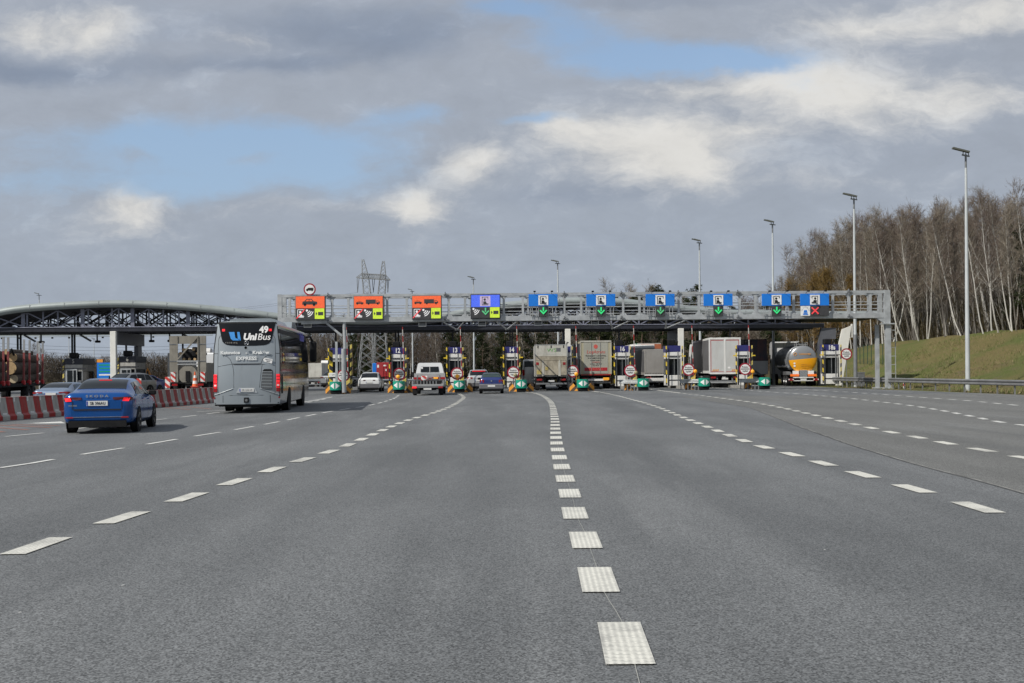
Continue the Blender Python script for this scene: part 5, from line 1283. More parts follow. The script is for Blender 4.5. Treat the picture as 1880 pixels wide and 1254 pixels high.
# ---- coach
def make_bus():
    Y0 = 43.3; ang = R(5.2); cx = XA(452, Y0)
    r = thing('coach', (cx, Y0, 0), ang, 'tall grey coach with lit tail lamps driving towards the leftmost gantry lane', 'coach')
    hwid = 1.29; L = 12.4; ZTOP = 3.5
    def hw(z): return hwid-.0*z-.12*sstep(2.3, 3.55, z)-.03*sstep(.9, .3, z)
    def yr(x, z): return .16*(abs(x)/1.3)**3+.30*max(0, (z-1.0)/2.5)**1.6
    ZS = [.36, .5, .8, 1.1, 1.4, 1.7, 2.0, 2.3, 2.6, 2.9, 3.2, 3.38, 3.47]
    # shell: sides with roof
    def sec():   # half section from sill to the roof middle
        o = [(hw(z), z) for z in ZS]; o += [(hw(3.47)-.05, 3.53), (hw(3.47)-.14, 3.565), (.7, 3.59), (.35, 3.6), (0, 3.6)]; return o
    S = sec()
    def yy(k, s): x, z = S[k]; return yr(x, min(z, 3.55))*(1-s)+s*L-(.5*max(0, (z-1.2)/2.3)**2+.25*(abs(x)/1.3)**2*-1-.25)*(s > .999)*0
    b = MB(); NS = 20
    for sd in (1, -1):
        vs = []; 
        for i in range(NS+1):
            s = i/NS
            for (x, z) in S: vs.append((sd*x, yr(x, z)*(1-s)+(L-.45*max(0, (z-1.2)/2.3)**2-.2*(x/1.3)**4)*s, z))
        w = len(S); fs = [(i*w+j, (i+1)*w+j, (i+1)*w+j+1, i*w+j+1) for i in range(NS) for j in range(w-1)]
        if sd > 0: fs = [tuple(reversed(f)) for f in fs]
        for f in fs:
            pass
        k = len(b.v); b.v += vs
        for idx, f in enumerate(fs):
            j = idx % (w-1); b.f.append([q+k for q in f]); b.mi.append(1 if j < 11 else 0); b.sm.append(True)
        # rear and front panels
        for (s, fl) in ((0, sd < 0), (1, sd > 0)):
            n = 8; vs = []
            for (x, z) in S:
                for q in range(n+1):
                    X = x*q/n; vs.append((sd*X, yr(X, z) if s == 0 else L-.45*max(0, (z-1.2)/2.3)**2-.2*(X/1.3)**4, z))
            w2 = n+1; f2 = [(i*w2+j, i*w2+j+1, (i+1)*w2+j+1, (i+1)*w2+j) for i in range(len(S)-1) for j in range(n)]
            if fl: f2 = [tuple(reversed(f)) for f in f2]
            b.add(vs, f2, 0, True)
    b.build('body', [P_BUS, P_SIDE], r)
    def rp(name, m, rows, off=.008, nx=10, par=None):
        """patch on the tail: rows of (z, xl, xr)"""
        b = MB()
        vs = [(xl+(xr-xl)*k/nx, yr(xl+(xr-xl)*k/nx, z)-off, z) for z, xl, xr in rows for k in range(nx+1)]
        w = nx+1; fs = [(i*w+j, i*w+j+1, (i+1)*w+j+1, (i+1)*w+j) for i in range(len(rows)-1) for j in range(nx)]
        if rows[0][0] > rows[-1][0]: fs = [tuple(reversed(f)) for f in fs]
        b.add(vs, fs, 0, True); return b.build(name, m, par or r)
    def sym(l): return [(z, -x, x) for z, x in l]
    rp('top_trim', BLACK, sym([(3.50, 1.17), (3.56, 1.10)]), .012)
    rg = rp('rear_window', GLASSB, sym([(2.63, .35), (2.645, .62), (2.67, .76), (2.72, .86), (2.80, .93), (2.95, .975), (3.2, 1.03), (3.5, 1.09)]), .012)
    for sd in (1, -1):   # painted corner pillars and black edge strips
        rp('edge_strip', SEAM, [(z, sd*(hw(z)-.035), sd*(hw(z)-.0)) if sd > 0 else (z, -hw(z), -hw(z)+.035) for z in (.6, 1, 1.5, 2, 2.5, 3, 3.4)], .006, 2)
        lm = rp('tail_lamp', TAIL, [(z, *( (sd*1.135, sd*1.265) if sd > 0 else (-1.265, -1.135))) for z in (.86, 1.1, 1.3, 1.52)], .02, 3)
        for z in (1.02, 1.16, 1.30, 1.42): rp('lamp_divider', TAILD, [(z, *sorted((sd*1.14, sd*1.26))), (z+.025, *sorted((sd*1.14, sd*1.26)))], .026, 2, lm)
        rp('reversing_lamp', SIGNW, [(1.06, *sorted((sd*1.16, sd*1.24))), (1.12, *sorted((sd*1.16, sd*1.24)))], .03, 2, lm)
        rp('lower_lens', TAILD, [(.84, *sorted((sd*1.13, sd*1.27))), (.99, *sorted((sd*1.135, sd*1.265)))], .026, 2, lm)
        rp('high_lamp', TAIL, [(3.2, *sorted((sd*.84, sd*.95))), (3.29, *sorted((sd*.84, sd*.95)))], .02, 2, rg)
        rp('reflector', TAILD, [(.58, *sorted((sd*1.21, sd*1.27))), (.64, *sorted((sd*1.21, sd*1.27)))], .02, 2)
        # pressed line over the bumper
        rp('pressed_line', P_BUSL, [(.72+.0, *sorted((sd*1.24, sd*1.2))), (.755, *sorted((sd*1.24, sd*1.2)))], .012, 2)
        q = [(sd*(1.24-.72*k/6), .715+.25*k/6) for k in range(7)]
        b = MB(); b.tube([(x, yr(x, z)-.012, z) for x, z in q], .014, 5); b.build('pressed_line', P_BUSL, r)
    def seam(pts, w=.008):
        b = MB(); b.tube([(x, yr(x, z)-.001, z) for x, z in pts], w, 4); b.build('panel_gap', SEAM, r)
    seam([(-1.26, .70), (-.6, .705), (0, .71), (.6, .705), (1.26, .70)])
    for sd in (1, -1):
        seam([(sd*1.08, .72), (sd*1.10, 1.4), (sd*1.10, 2.2), (sd*1.08, 2.9), (sd*1.03, 3.02), (sd*1.0, 3.03)])
        seam([(sd*.9, .7), (sd*.9, .42)]); seam([(sd*1.27, 2.33), (sd*1.11, 2.33)])
        seam([(sd*.95, 2.28), (sd*.75, 2.22), (sd*.62, 2.1), (sd*.55, 1.93), (sd*.53, 1.9)])
    seam([(-1.10, 1.82), (-.8, 1.88), (-.54, 1.92), (.5, 1.93), (.62, 1.9), (1.10, 1.84)])
    seam([(-.53, 1.9), (-.48, 1.6), (-.48, 1.0)]); seam([(.6, 1.9), (.55, 1.5), (.5, 1.0)]); seam([(-1.08, .75), (-.3, .73), (0, .73), (1.08, .75)])
    rp('boot_handle', SEAM, [(1.90, -.48, .5), (1.935, -.53, .55)], .02)
    gl = rp('engine_grille', BLACK, [(.93, .60, .98), (1.02, .56, .99), (1.5, .60, 1.0), (1.66, .63, 1.0), (1.715, .68, .93)], .012, 6)
    for k in range(12):
        z = .98+k*.058; b = MB(); x0, x1 = .575+.003*k, .985
        b.bar((x0, yr(x0, z)-.03, z), (x1, yr(x1, z)-.03, z), .03, .022); b.build('slat', P_BUSL, gl)
    # plate panel
    rp('plate_panel', P_BUSL, [(.80, -.40, .42), (1.0, -.28, .32)], .02)
    b = MB(); b.cbox(0.02, -.035, .905, .54, .015, .125, 0, .004); pl = b.build('number_plate', PLATE, r)
    b = MB(); b.box(-.25, -.22, -.048, -.043, .85, .96); b.build('blue_strip', PLBLUE, pl); text('KR UNI 49', .10, STEELD, pl, (.03, -.046, .905), bold=.0, sx=.9)
    b = MB(); b.cbox(0, -.02, .52, .19, .06, .2, 0, .01); b.build('tow_hatch', BLACK, r); b = MB(); b.cbox(.0, -.055, .52, .1, .02, .1, 0, .02); b.build('coupling', STEELD, r)
    b = MB(); b.lathe([(.001, -.05), (.05, -.03), (.055, 0)], (-.01, -.0, 2.55), (0, -1, 0), 10); b.build('reversing_camera', BLACK, r)
    ys_ = lambda z: yr(0.5, z)-.02
    # window lettering
    tl = R(90-11)
    def tx(s_, size, m, x, z, nm='lettering', off=.035, **k): return text(s_, size, m, r, (x, yr(x, z)-off, z), (R(90)-math.atan(.30*1.6/2.5*((z-1)/2.5)**.6), 0, 0), nm, **k)
    tx('49', .36, SIGNW, .66, 3.25, 'route_number', bold=.014, sx=.95)
    tx('Uni', .36, SIGNW, .12, 2.97, bold=.018, shear=.18, sx=.98); tx('Bus', .36, SIGNW, .66, 2.965, bold=.002, shear=.18, sx=.98)
    tx('T O U R I N G', .075, WHITEP, -.58, 2.745, bold=0, sx=1.0)
    rl = lambda pts, nm, m, par=None: None
    b = MB()
    z0 = 2.84
    for q in ([(-.68, .33), (-.47, .33), (-.43, .10), (-.38, .07), (-.25, .07), (-.25, 0), (-.52, 0), (-.60, .06)], [(-.46+.1, .33), (-.27, .33), (-.22, 0), (-.27, 0), (-.33, .02)]):
        b.prism(q, (0, yr(.4, 2.95)-.03, z0), (1, 0, 0), (0, .1, 1), (0, -.006, 0))
    b.build('blue_logo', pbr('sky blue sticker', (.06, .30, .72), .4, 0, .1, 4), r)
    b = MB()   # three-pointed ring emblem
    c = Vector((0, yr(0, 2.74)-.02, 2.735)); n = 18
    b.tube([c+Vector((.085*math.cos(6.283*k/n), 0, .085*math.sin(6.283*k/n))) for k in range(n+1)], .009, 5)
    for k in range(3): a = R(90+120*k); b.bar(c, c+Vector((.08*math.cos(a), 0, .08*math.sin(a))), .012, .03)
    b.build('emblem', CHROME, r)
    tx('Katowice', .175, LETG, -.62, 2.36, bold=.007, sx=1.12); tx('-', .2, LETG, 0, 2.36, bold=.006); tx('Kraków', .175, LETG, .55, 2.36, bold=.007, sx=1.12)
    tx('EXPRESS', .19, LETG, 0, 2.13, bold=.007, sx=1.12)
    b = MB(); b.prism([(-.17, 0), (-.12, .08), (.19, .07), (.19, -.10), (-.12, -.07)], (.80, yr(.8, 2.05)-.015, 2.06), (.985, 0, -.17), (.17, 0, .985), (0, -.006, 0)); st = b.build('white_tag_sticker', SIGNW, r)
    text('PRIORITY', .06, STEELD, st, (.84, yr(.8, 2.05)-.024, 2.075), (R(90), R(10), 0)); text('SEATS', .055, STEELD, st, (.83, yr(.8, 2.05)-.024, 2.015), (R(90), R(10), 0))
    # sides
    def sp_(name, m, y0, y1, z0, z1, off=.01, nz=5, y0t=None, y1t=None, sides=(1, -1), par=None, thick=False):
        for sd in sides:
            b = MB(); y0t_ = y0 if y0t is None else y0t; y1t_ = y1 if y1t is None else y1t
            def fn(u, v): z = z0+(z1-z0)*v; y = (y0+(y1-y0)*u)*(1-v)+(y0t_+(y1t_-y0t_)*u)*v; return (sd*(hw(z)+off), y, z)
            b.grid(fn, 6, nz, 0, True, sd < 0); o = b.build(name, m, par or r)
        return o
    for (a, c) in ((.9, 2.6), (2.63, 4.4), (4.43, 6.2), (6.23, 8.0), (8.03, 9.8), (9.83, 11.7)): sp_('side_window', GLASSR, a, c, 1.95, 3.12)
    sp_('window_header', BLACK, .45, 12.0, 3.13, 3.3)
    for y in (2.1, 4.1, 5.5, 7.0, 8.6, 10.8): sp_('hatch_gap', SEAM, y, y+.02, .42, 1.85, .006)
    sp_('belt_gap', SEAM, .4, 12, 1.55, 1.57, .006, 1)
    sp_('rear_vent', BLACK, .45, .95, .75, 1.5, .012)
    for k in range(5): sp_('hatch_latch', BLACK, 4.4+k*.9, 4.5+k*.9, .9, .96, .014, 1)
    b = MB()
    for i, (ch, y) in enumerate(zip('UNIBUS', (6.2, 7.1, 8.0, 8.7, 9.5, 10.4))): pass
    for i in (0,): text('UniBus', .55, pbr('violet lettering', (.10, .10, .50), .4, 0, .1, 3), r, (hw(3.2)+.03, 9.6, 3.22), (R(90), 0, R(90)), bold=.02, sx=1.3, shear=.15)
    # wheels
    for y in (3.35, 9.5):
        for sd in (1, -1):
            b = MB(); b.disc((sd*(hw(.6)+.004), y, .52), (0, 1, 0), (0, 0, 1), .60, (sd*.01, 0, 0), 24); b.build('wheel_arch', UNDER, r)
            wheel(r, sd*1.12, y, .50, .30, WHEELR, 0)
            if y < 5: wheel(r, sd*.78, y, .50, .28, WHEELR, 0)
    b = MB(); b.box(-1.15, 1.15, .25, 11.6, .30, .5); b.box(-.7, .7, 0.2, .9, .24, .4); b.tube([(-.8, .9, .3), (-.8, .3, .27)], .06, 6)
    for sd in (-1, 1): b.prism([(0, .42), (.95, .42), (.85, .28), (.1, .3)], (sd*1.24-.0, .12, 0), (0, 1, 0), (0, 0, 1), (-sd*.05, 0, 0))
    b.build('chassis', UNDER, r)
    b = MB(); b.prism([(-1.24, .42), (1.24, .42), (1.05, .27), (-1.05, .27)], (0, .12, 0), (1, 0, 0), (0, 0, 1), (0, .2, 0)); b.build('rear_skirt', BLACK, r)
    for sd in (-1, 1):
        b = MB(); b.box(sd*.96-.22, sd*.96+.22, 4.0, 4.03, .1, .5); b.build('mud_flap', RUBBER, r)
    # roof units
    b = MB(); b.prism([(-1.0, 0), (-.9, .16), (-.7, .21), (.7, .21), (.9, .16), (1.0, 0)], (0, 2.0, 3.57), (1, 0, 0), (0, 0, 1), (0, 3.4, 0)); b.build('roof_unit', P_BUS, r)
    b = MB(); b.prism([(0, 0), (.35, .32), (1.8, .36), (2.6, .0)], (-.95, 7.6, 3.57), (0, 1, 0), (0, 0, 1), (1.9, 0, 0)); b.build('roof_unit', P_BUS, r)
    for sd in (1, -1):
        b = MB(); b.tube([(sd*1.1, 12.1, 3.3), (sd*1.35, 12.5, 3.35), (sd*1.5, 12.5, 3.1)], .05, 6); b.cbox(sd*1.5, 12.5, 2.6, .34, .22, 1.05, 0, .08); b.build('mirror_arm', BLACK, r)
    return r
P_BUSL = pbr('light bus grey', (.42, .45, .47), .35, .2, .05, 1, coat=.4); LETG = pbr('pale grey lettering', (.66, .68, .68), .45, 0, .05, 3); WHEELR = pbr('steel wheel', (.28, .28, .29), .45, .7, .2, 4)
GLASSB = pbr('black coach glass', (.006, .007, .009), .25, 0, .2, 1.0, spec=.3)
GLASSR = pbr('reflective side glass', (.05, .055, .06), .04, .55, .15, .5)
make_bus()

# ---- trucks
ALU = pbr('dull aluminium box', (.40, .41, .41), .45, .3, .12, .8, dirt=(.2, .18, .15), dirta=.35)
DOORG = pbr('light grey box doors', (.52, .53, .52), .45, .05, .05, .8, dirt=(.32, .30, .27), dirta=.3)
DIRTW = pbr('dirty cream paint', (.50, .49, .44), .6, 0, .12, 1.0, dirt=(.17, .145, .11), dirta=.5)
LIFTD = pbr('dirty tail lift', (.40, .36, .28), .6, .15, .3, 1.6, dirt=(.14, .11, .08), dirta=.75)
TARP = pbr('grey tarpaulin', (.29, .28, .265), .6, 0, .10, .8, dirt=(.16, .14, .12), dirta=.35)
TARPD = pbr('dark grey curtain side', (.13, .13, .135), .45, 0, .15, .6)
def trailer(px, Y, rz, label, W=2.5, H=4.0, L=13.4, floor=1.15, body=ALU, side=None, name='semi_trailer', cat='truck', axles=(1.6, 2.9, 4.2), bumper=STEELD, cab=WHITE, top=None, nobox=False, wr=.5, rgrp=None):
    r = thing(name, (XA(px, Y), Y, hgt(XA(px, Y), Y)), rz, label, cat); hw = W/2
    if not nobox:
        b = MB(); b.cbox(0, L/2, (floor+H)/2, W, L, H-floor, 0, .02); b.build('box_body', body, r)
        if side:
            for sd in (1, -1): b = MB(); b.box(sd*hw-.004, sd*hw+.012, .12, L-.1, floor+.25, H-.16) if sd > 0 else b.box(-hw-.012, -hw+.004, .12, L-.1, floor+.25, H-.16); b.build('curtain_side', side, r)
    b = MB()
    for sd in (-1, 1): b.box(sd*.5-.08, sd*.5+.08, .2, L+1.2, .85, floor-.002)
    b.box(-hw+.1, hw-.1, .05, .2, .95, floor-.002)
    for y in axles: b.tube([(-.95, y, .52), (.95, y, .52)], .07, 6)
    b.build('chassis', UNDER, r)
    b = MB(); b.cbox(0, .12, .52, W-.15, .12, .13, 0, .01); b.bar((-.6, .15, .55), (-.6, .3, .95), .08); b.bar((.6, .15, .55), (.6, .3, .95), .08); b.build('underrun_bar', bumper, r)
    for sd in (-1, 1):
        b = MB(); b.cbox(sd*(hw-.35), .04, .82, .42, .08, .15, 0, .02); b.build('tail_lamp', TAILD, r)
        for y in axles: wheel(r, sd*(hw-.19), y, wr, .36, WHEELR, 0)
        b = MB(); b.box(sd*(hw-.2)-.2, sd*(hw-.2)+.2, axles[0]-wr-.22, axles[0]-wr-.19, .12, .85); b.build('mud_flap', RUBBER, r)
        b = MB(); b.box(sd*(hw-.02)-.015, sd*(hw-.02)+.015, axles[-1]+.9, L-1.8, .5, .62); b.box(sd*(hw-.02)-.015, sd*(hw-.02)+.015, axles[-1]+.9, L-1.8, .8, .92); b.build('side_guard', STEEL, r)
    b = MB(); b.cbox(0, .03, .72, .5, .02, .12, 0, .004); b.build('number_plate', PLATE, r)
    if cab:
        b = MB(); b.prism([(0, .7), (0, 3.55), (.25, 3.85), (1.2, 3.8), (1.95, 3.0), (2.2, 1.9), (2.25, .4), (.6, .4)], (-hw+.02, L+.7, 0), (0, 1, 0), (0, 0, 1), (W-.04, 0, 0)); b.build('cab', cab, r)
        b = MB(); b.box(-hw+.01, -hw+.018, L+1.5, L+2.4, 1.9, 2.7); b.box(hw-.018, hw-.01, L+1.5, L+2.4, 1.9, 2.7); b.prism([(2.01, 3.0-.05), (2.19, 2.0)], (-hw+.15, L+.72, 0), (0, 1, 0), (0, 0, 1), (W-.3, 0, 0)) if 0 else None; b.build('cab_window', GLASS, r)
        for sd in (-1, 1):
            b = MB(); b.bar((sd*hw, L+2.7, 3.0), (sd*(hw+.25), L+2.75, 3.0), .05); b.cbox(sd*(hw+.28), L+2.75, 2.55, .22, .14, .75, 0, .04); b.build('cab_mirror', BLACK, r)
            for y in (L+2.1, L-1.3): wheel(r, sd*(hw-.19), y, .5, .34, WHEELR, 0)
    return r
# dirty box truck with tail lift
r = trailer(1012, 85, R(-.3), 'dirty cream box truck with scuffed tail lift and green lettering, right of booth 14', W=2.48, H=3.48, L=7.4, floor=1.05, body=DIRTW, name='box_truck', axles=(1.9,), cab=None)
b = MB(); b.prism([(0, .6), (0, 2.6), (.1, 2.9), (1.1, 2.8), (1.7, 2.0), (1.9, 1.5), (1.95, .5), (.5, .5)], (-1.1, 7.5, 0), (0, 1, 0), (0, 0, 1), (2.2, 0, 0)); b.build('cab', WHITE, r)
for sd in (-1, 1): wheel(r, sd*1.0, 8.6, .48, .3, WHEELR, 0); b = MB(); b.cbox(sd*1.35, 8.7, 2.1, .2, .12, .5, 0, .03); b.build('cab_mirror', BLACK, r)
b = MB(); b.box(-1.25, 1.25, -.03, .02, 3.44, 3.5); b.box(-1.26, -1.2, -.03, .02, 1.1, 3.44); b.box(1.2, 1.26, -.03, .02, 1.1, 3.44); b.build('box_frame', ALU, r)
b = MB(); b.box(-1.19, 1.19, -.025, .0, 2.62, 3.43); dp = b.build('upper_door', DIRTW, r)
text('WS', .38, pbr('faded green lettering', (.16, .36, .12), .5, 0, .1, 4), dp, (.05, -.032, 3.06), bold=.0, sx=1.3); b = MB(); b.box(.40, .72, -.034, -.026, 2.96, 3.24); b.build('logo_square', SGREY, dp)
text('W W W . L O G S E R V I C E . P L', .07, LETG, dp, (.2, -.032, 2.78), bold=.001, sx=1.3)
for x in (-1.0, 0, .95): b = MB(); b.box(x-.03, x+.03, -.05, -.02, 3.24, 3.44); b.build('hinge', UNDER, dp)
b = MB(); b.box(-1.2, 1.2, -.09, -.03, 2.30, 2.60); b.build('lift_head', LIFTD, r)
b = MB(); b.cbox(0, -.1, 1.72, 2.36, .08, 1.10, 0, .01); b.build('lift_platform', LIFTD, r)
for x in (-.62, .62): b = MB(); b.prism([(-.09, 0), (-.09, .9), (-.02, 1.25), (.02, 1.25), (.09, .9), (.09, 0)], (x, -.16, 1.1), (1, 0, 0), (0, 0, 1), (0, .06, 0)); b.build('lift_rib', DIRTW, r)
for x in (-1.05, .98): b = MB(); b.box(x-.1, x+.1, -.16, -.14, 1.95, 2.15); b.build('reflector', TAILD, r)
b = MB(); b.box(-1.1, -.75, -.155, -.14, 1.25, 1.55); b.box(-.45, -.25, -.155, -.14, 1.55, 1.8); b.build('warning_patch', pbr('faded yellow', (.45, .36, .12), .6, 0, .3, 5), r)
b = MB(); b.bar((-.55, -.12, 1.1), (-.45, .3, .5), .14); b.bar((.55, -.12, 1.1), (.45, .3, .5), .14); b.build('lift_arm', UNDER, r)
# lettered trailer
r = trailer(1094, 90, R(0), 'tall cream trailer with red and black lettering on its doors', W=2.5, H=3.86, body=pbr('pale cream doors', (.40, .37, .26), .5, 0, .06, .8, dirt=(.3, .27, .2), dirta=.3), side=DARKP)
b = MB(); b.box(-1.26, 1.26, -.04, .02, 3.78, 3.9); b.box(-1.27, -1.21, -.04, .02, 1.2, 3.78); b.box(1.21, 1.27, -.04, .02, 1.2, 3.78); b.build('door_frame', DIRTW, r)
b = MB(); b.box(-.98, .98, -.02, .0, 1.25, 3.74); dp = b.build('rear_door', pbr('dull beige doors', (.36, .36, .31), .5, 0, .06, .8, dirt=(.22, .2, .16), dirta=.4), r)
RDL = pbr('faded red lettering', (.55, .10, .08), .5, 0, .1, 4)
text('LogAtrans', .36, RDL, dp, (0, -.028, 2.98), bold=.0, shear=.25, sx=1.0); b = MB(); b.disc((0, -.022, 3.42), (1, 0, 0), (0, 0, 1), .17, (0, -.005, 0), 12); b.disc((0, -.024, 3.28), (1, 0, 0), (0, 0, 1), .06, (0, -.006, 0), 8); b.build('red_rose_logo', RDL, dp)
for (s_, z, sz, sx) in (('TRANSPORT I LOGISTYKA', 2.66, .15, .95), ('DO 24T  MIEDZYNARODOWY', 2.48, .12, .8), ('transport krajowy i', 2.31, .12, .95), ('www.logistyka.pl', 2.17, .12, .9), ('tel. kom.   606 45 66', 2.02, .11, 1.0), ('515 96 67', 1.88, .11, 1.0)):
    text(s_, sz, SIGNB if '.pl' not in s_ else RDL, dp, (0, -.028, z), bold=.001, sx=sx)
b = MB(); b.box(-.92, .92, -.03, -.018, 1.46, 1.72); rb = b.build('red_band', pbr('red band', (.42, .02, .03), .5, 0, .1, 3), dp); text('POLAND', .24, RDL, rb, (0, -.036, 1.59), bold=.004, sx=1.15)
for sd in (-1, 1): b = MB(); b.tube([(sd*.35, -.04, 1.25), (sd*.35, -.04, 3.74)], .018, 5); b.build('lock_rod', ALU, dp)
b = MB(); b.box(-1.2, 1.2, -.05, .0, 1.1, 1.2); b.build('tail_board', TAILD, r); b = MB(); b.cbox(.82, -.08, .8, .48, .1, .22, 0, .02); b.build('orange_lamp', AMBERL, r)
b = MB(); b.cbox(0, -.02, .72, 1.9, .06, .18, 0, .02); b.build('pale_bumper', WHITE, r)
# tarpaulin trailer
r = trailer(1208.5, 93.6, R(.5), 'small grey tarpaulin-covered trailer, right of booth 16', W=2.28, H=3.22, L=9.5, floor=1.05, body=TARP, side=TARPD, bumper=WHITE)
b = MB(); b.box(-1.17, 1.17, -.05, .02, 1.0, 1.12); b.build('sill_bar', WHITE, r)
for sd in (-1, 1): b = MB(); b.box(sd*1.08-.02, sd*1.08+.02, -.03, .0, 1.15, 3.1); b.build('lacing_strip', WHITEP, r)
b = MB()
for k in range(17): b.cbox(-1.06+.132*k, -.03, 1.2, .04, .03, .07)
b.build('lacing_eyelet', BLACK, r); b = MB(); b.cbox(0, -.0, .68, 2.2, .08, .26, 0, .02); b.build('lamp_board', WHITE, r)
for sd in (-1, 1): b = MB(); b.cbox(sd*.95, -.06, .68, .3, .05, .18, 0, .02); b.build('round_lamp', TAILD, r)
# tall grey box trailer
r = trailer(1331, 90.5, R(-3.2), 'tall clean grey box trailer with red-edged double doors, left of the tanker', W=2.55, H=4.05, body=WHITE, side=TARPD)
b = MB(); b.box(-1.275, 1.275, -.03, .01, 3.93, 4.06); b.box(-1.28, -1.19, -.03, .01, 1.13, 3.93); b.box(1.19, 1.28, -.03, .01, 1.13, 3.93); b.box(-1.19, 1.19, -.03, .01, 1.1, 1.22); b.box(-.06, .06, -.035, .01, 1.22, 3.93); b.build('door_frame', WHITE, r)
for sd in (-1, 1):
    b = MB(); b.box(min(sd*.06, sd*1.19), max(sd*.06, sd*1.19), -.012, .0, 1.22, 3.93); dp = b.build('rear_door', DOORG, r)
    b = MB(); x0, x1 = (.10, 1.14) if sd > 0 else (-1.14, -.10)
    b.box(x0, x1, -.02, -.013, 3.82, 3.87); b.box(x0, x1, -.02, -.013, 1.27, 1.31); xs2 = 1.10 if sd > 0 else -1.14; b.box(xs2, xs2+.04, -.02, -.013, 1.31, 3.82); b.build('red_tape', RED, dp)
    b = MB()
    for k in range(4): x = sd*(.58+.13*k)-.05; b.prism([(0, 0), (.07, 0), (.14, .15), (.07, .15)], (x, -.022, 1.34), (1, 0, 0), (0, 0, 1), (0, -.004, 0))
    b.build('orange_chevron', ORANGE, dp)
    if sd > 0:
        b = MB(); b.disc((.33, -.014, 1.62), (1, 0, 0), (0, 0, 1), .11, (0, -.006, 0), 12, r2=.08); b.disc((.96, -.014, 1.66), (1, 0, 0), (0, 0, 1), .08, (0, -.006, 0), 12); b.build('white_sticker', SIGNW, dp)
b = MB(); b.cbox(0, .02, .42, 2.3, .1, .1, 0, .01); b.build('lower_bar', ALU, r)
for x in (-1.0, -.35, .2, .75): b = MB(); b.box(x-.13, x+.13, .5, 2.5, 4.06, 4.09); b.build('roof_strip', ALU, r)
# dark tipper beyond, with slanted chute
r = trailer(1385, 100, R(-3), 'dark navy and rust tipper trailer half hidden by the tanker', W=2.25, H=4.15, L=10, floor=2.2, body=pbr('navy and rust steel', (.03, .035, .055), .5, .1, .3, .5, dirt=(.20, .05, .03), dirta=.85), name='tipper_truck')
b = MB(); b.prism([(-1.2, 2.2), (-1.0, 2.2), (.75, .9), (.4, .9)], (0, -.05, 0), (1, 0, 0), (0, 0, 1), (0, .1, 0)); b.build('slanted_beam', WALLG, r); b = MB(); b.box(-1.1, 1.2, .02, 3, 1.0, 2.2); b.build('hopper', ALU, r)
# container truck beyond booth 16
r = trailer(1191, 110, R(0), 'container truck with green edge and rusty orange top stripe behind the tarpaulin trailer', W=2.45, H=4.1, L=12, floor=1.3, body=pbr('pale container grey', (.42, .41, .38), .55, 0, .1, 1, dirt=(.25, .2, .16), dirta=.3), name='container_truck')
b = MB(); b.box(-.75, 1.24, -.02, .0, 3.55, 4.02); b.build('orange_stripe', pbr('rusty orange paint', (.42, .13, .06), .6, 0, .15, 2), r); b = MB(); b.box(-1.25, -1.15, -.04, .0, 1.3, 4.1); b.build('green_edge', pbr('green edge', (.03, .22, .12), .5, 0, .1, 2), r)
# red container truck far beyond booth 12
r = trailer(706, 160, R(0), 'red shipping container truck beyond the white car left of booth 12', W=2.3, H=3.75, L=9, floor=1.25, body=pbr('red container steel', (.33, .025, .03), .55, 0, .12, 1), name='container_truck', cab=None)
b = MB()
for k in range(2):
    for q in range(7): b.box(-.1+k*.6, .32+k*.6, -.05, -.0, 1.5+q*.32, 1.6+q*.32)
b.build('door_rib', RED, r); b = MB()
for x in (-.2, .18, .48, .85, 1.1): b.tube([(x, -.06, 1.35), (x, -.06, 3.65)], .03, 5)
b.build('lock_rod', RED, r); b = MB(); b.box(-1.05, -.8, -.02, -.0, 3.0, 3.4); b.box(-.15, .25, -.07, -.05, 3.2, 3.4); b.box(.1, .3, -.07, -.05, 2.5, 2.8); b.build('white_marking', SIGNW, r)
b = MB(); b.cbox(-1.55, 3, 2.5, .6, 4, 2.3, 0, .05); b.build('blue_side_load', BLUE, r)
r = trailer(574, 150, R(-4), 'distant cream box truck with orange lamps seen right behind the coach', W=2.5, H=3.4, L=9, floor=1.3, body=DIRTW, name='box_truck')
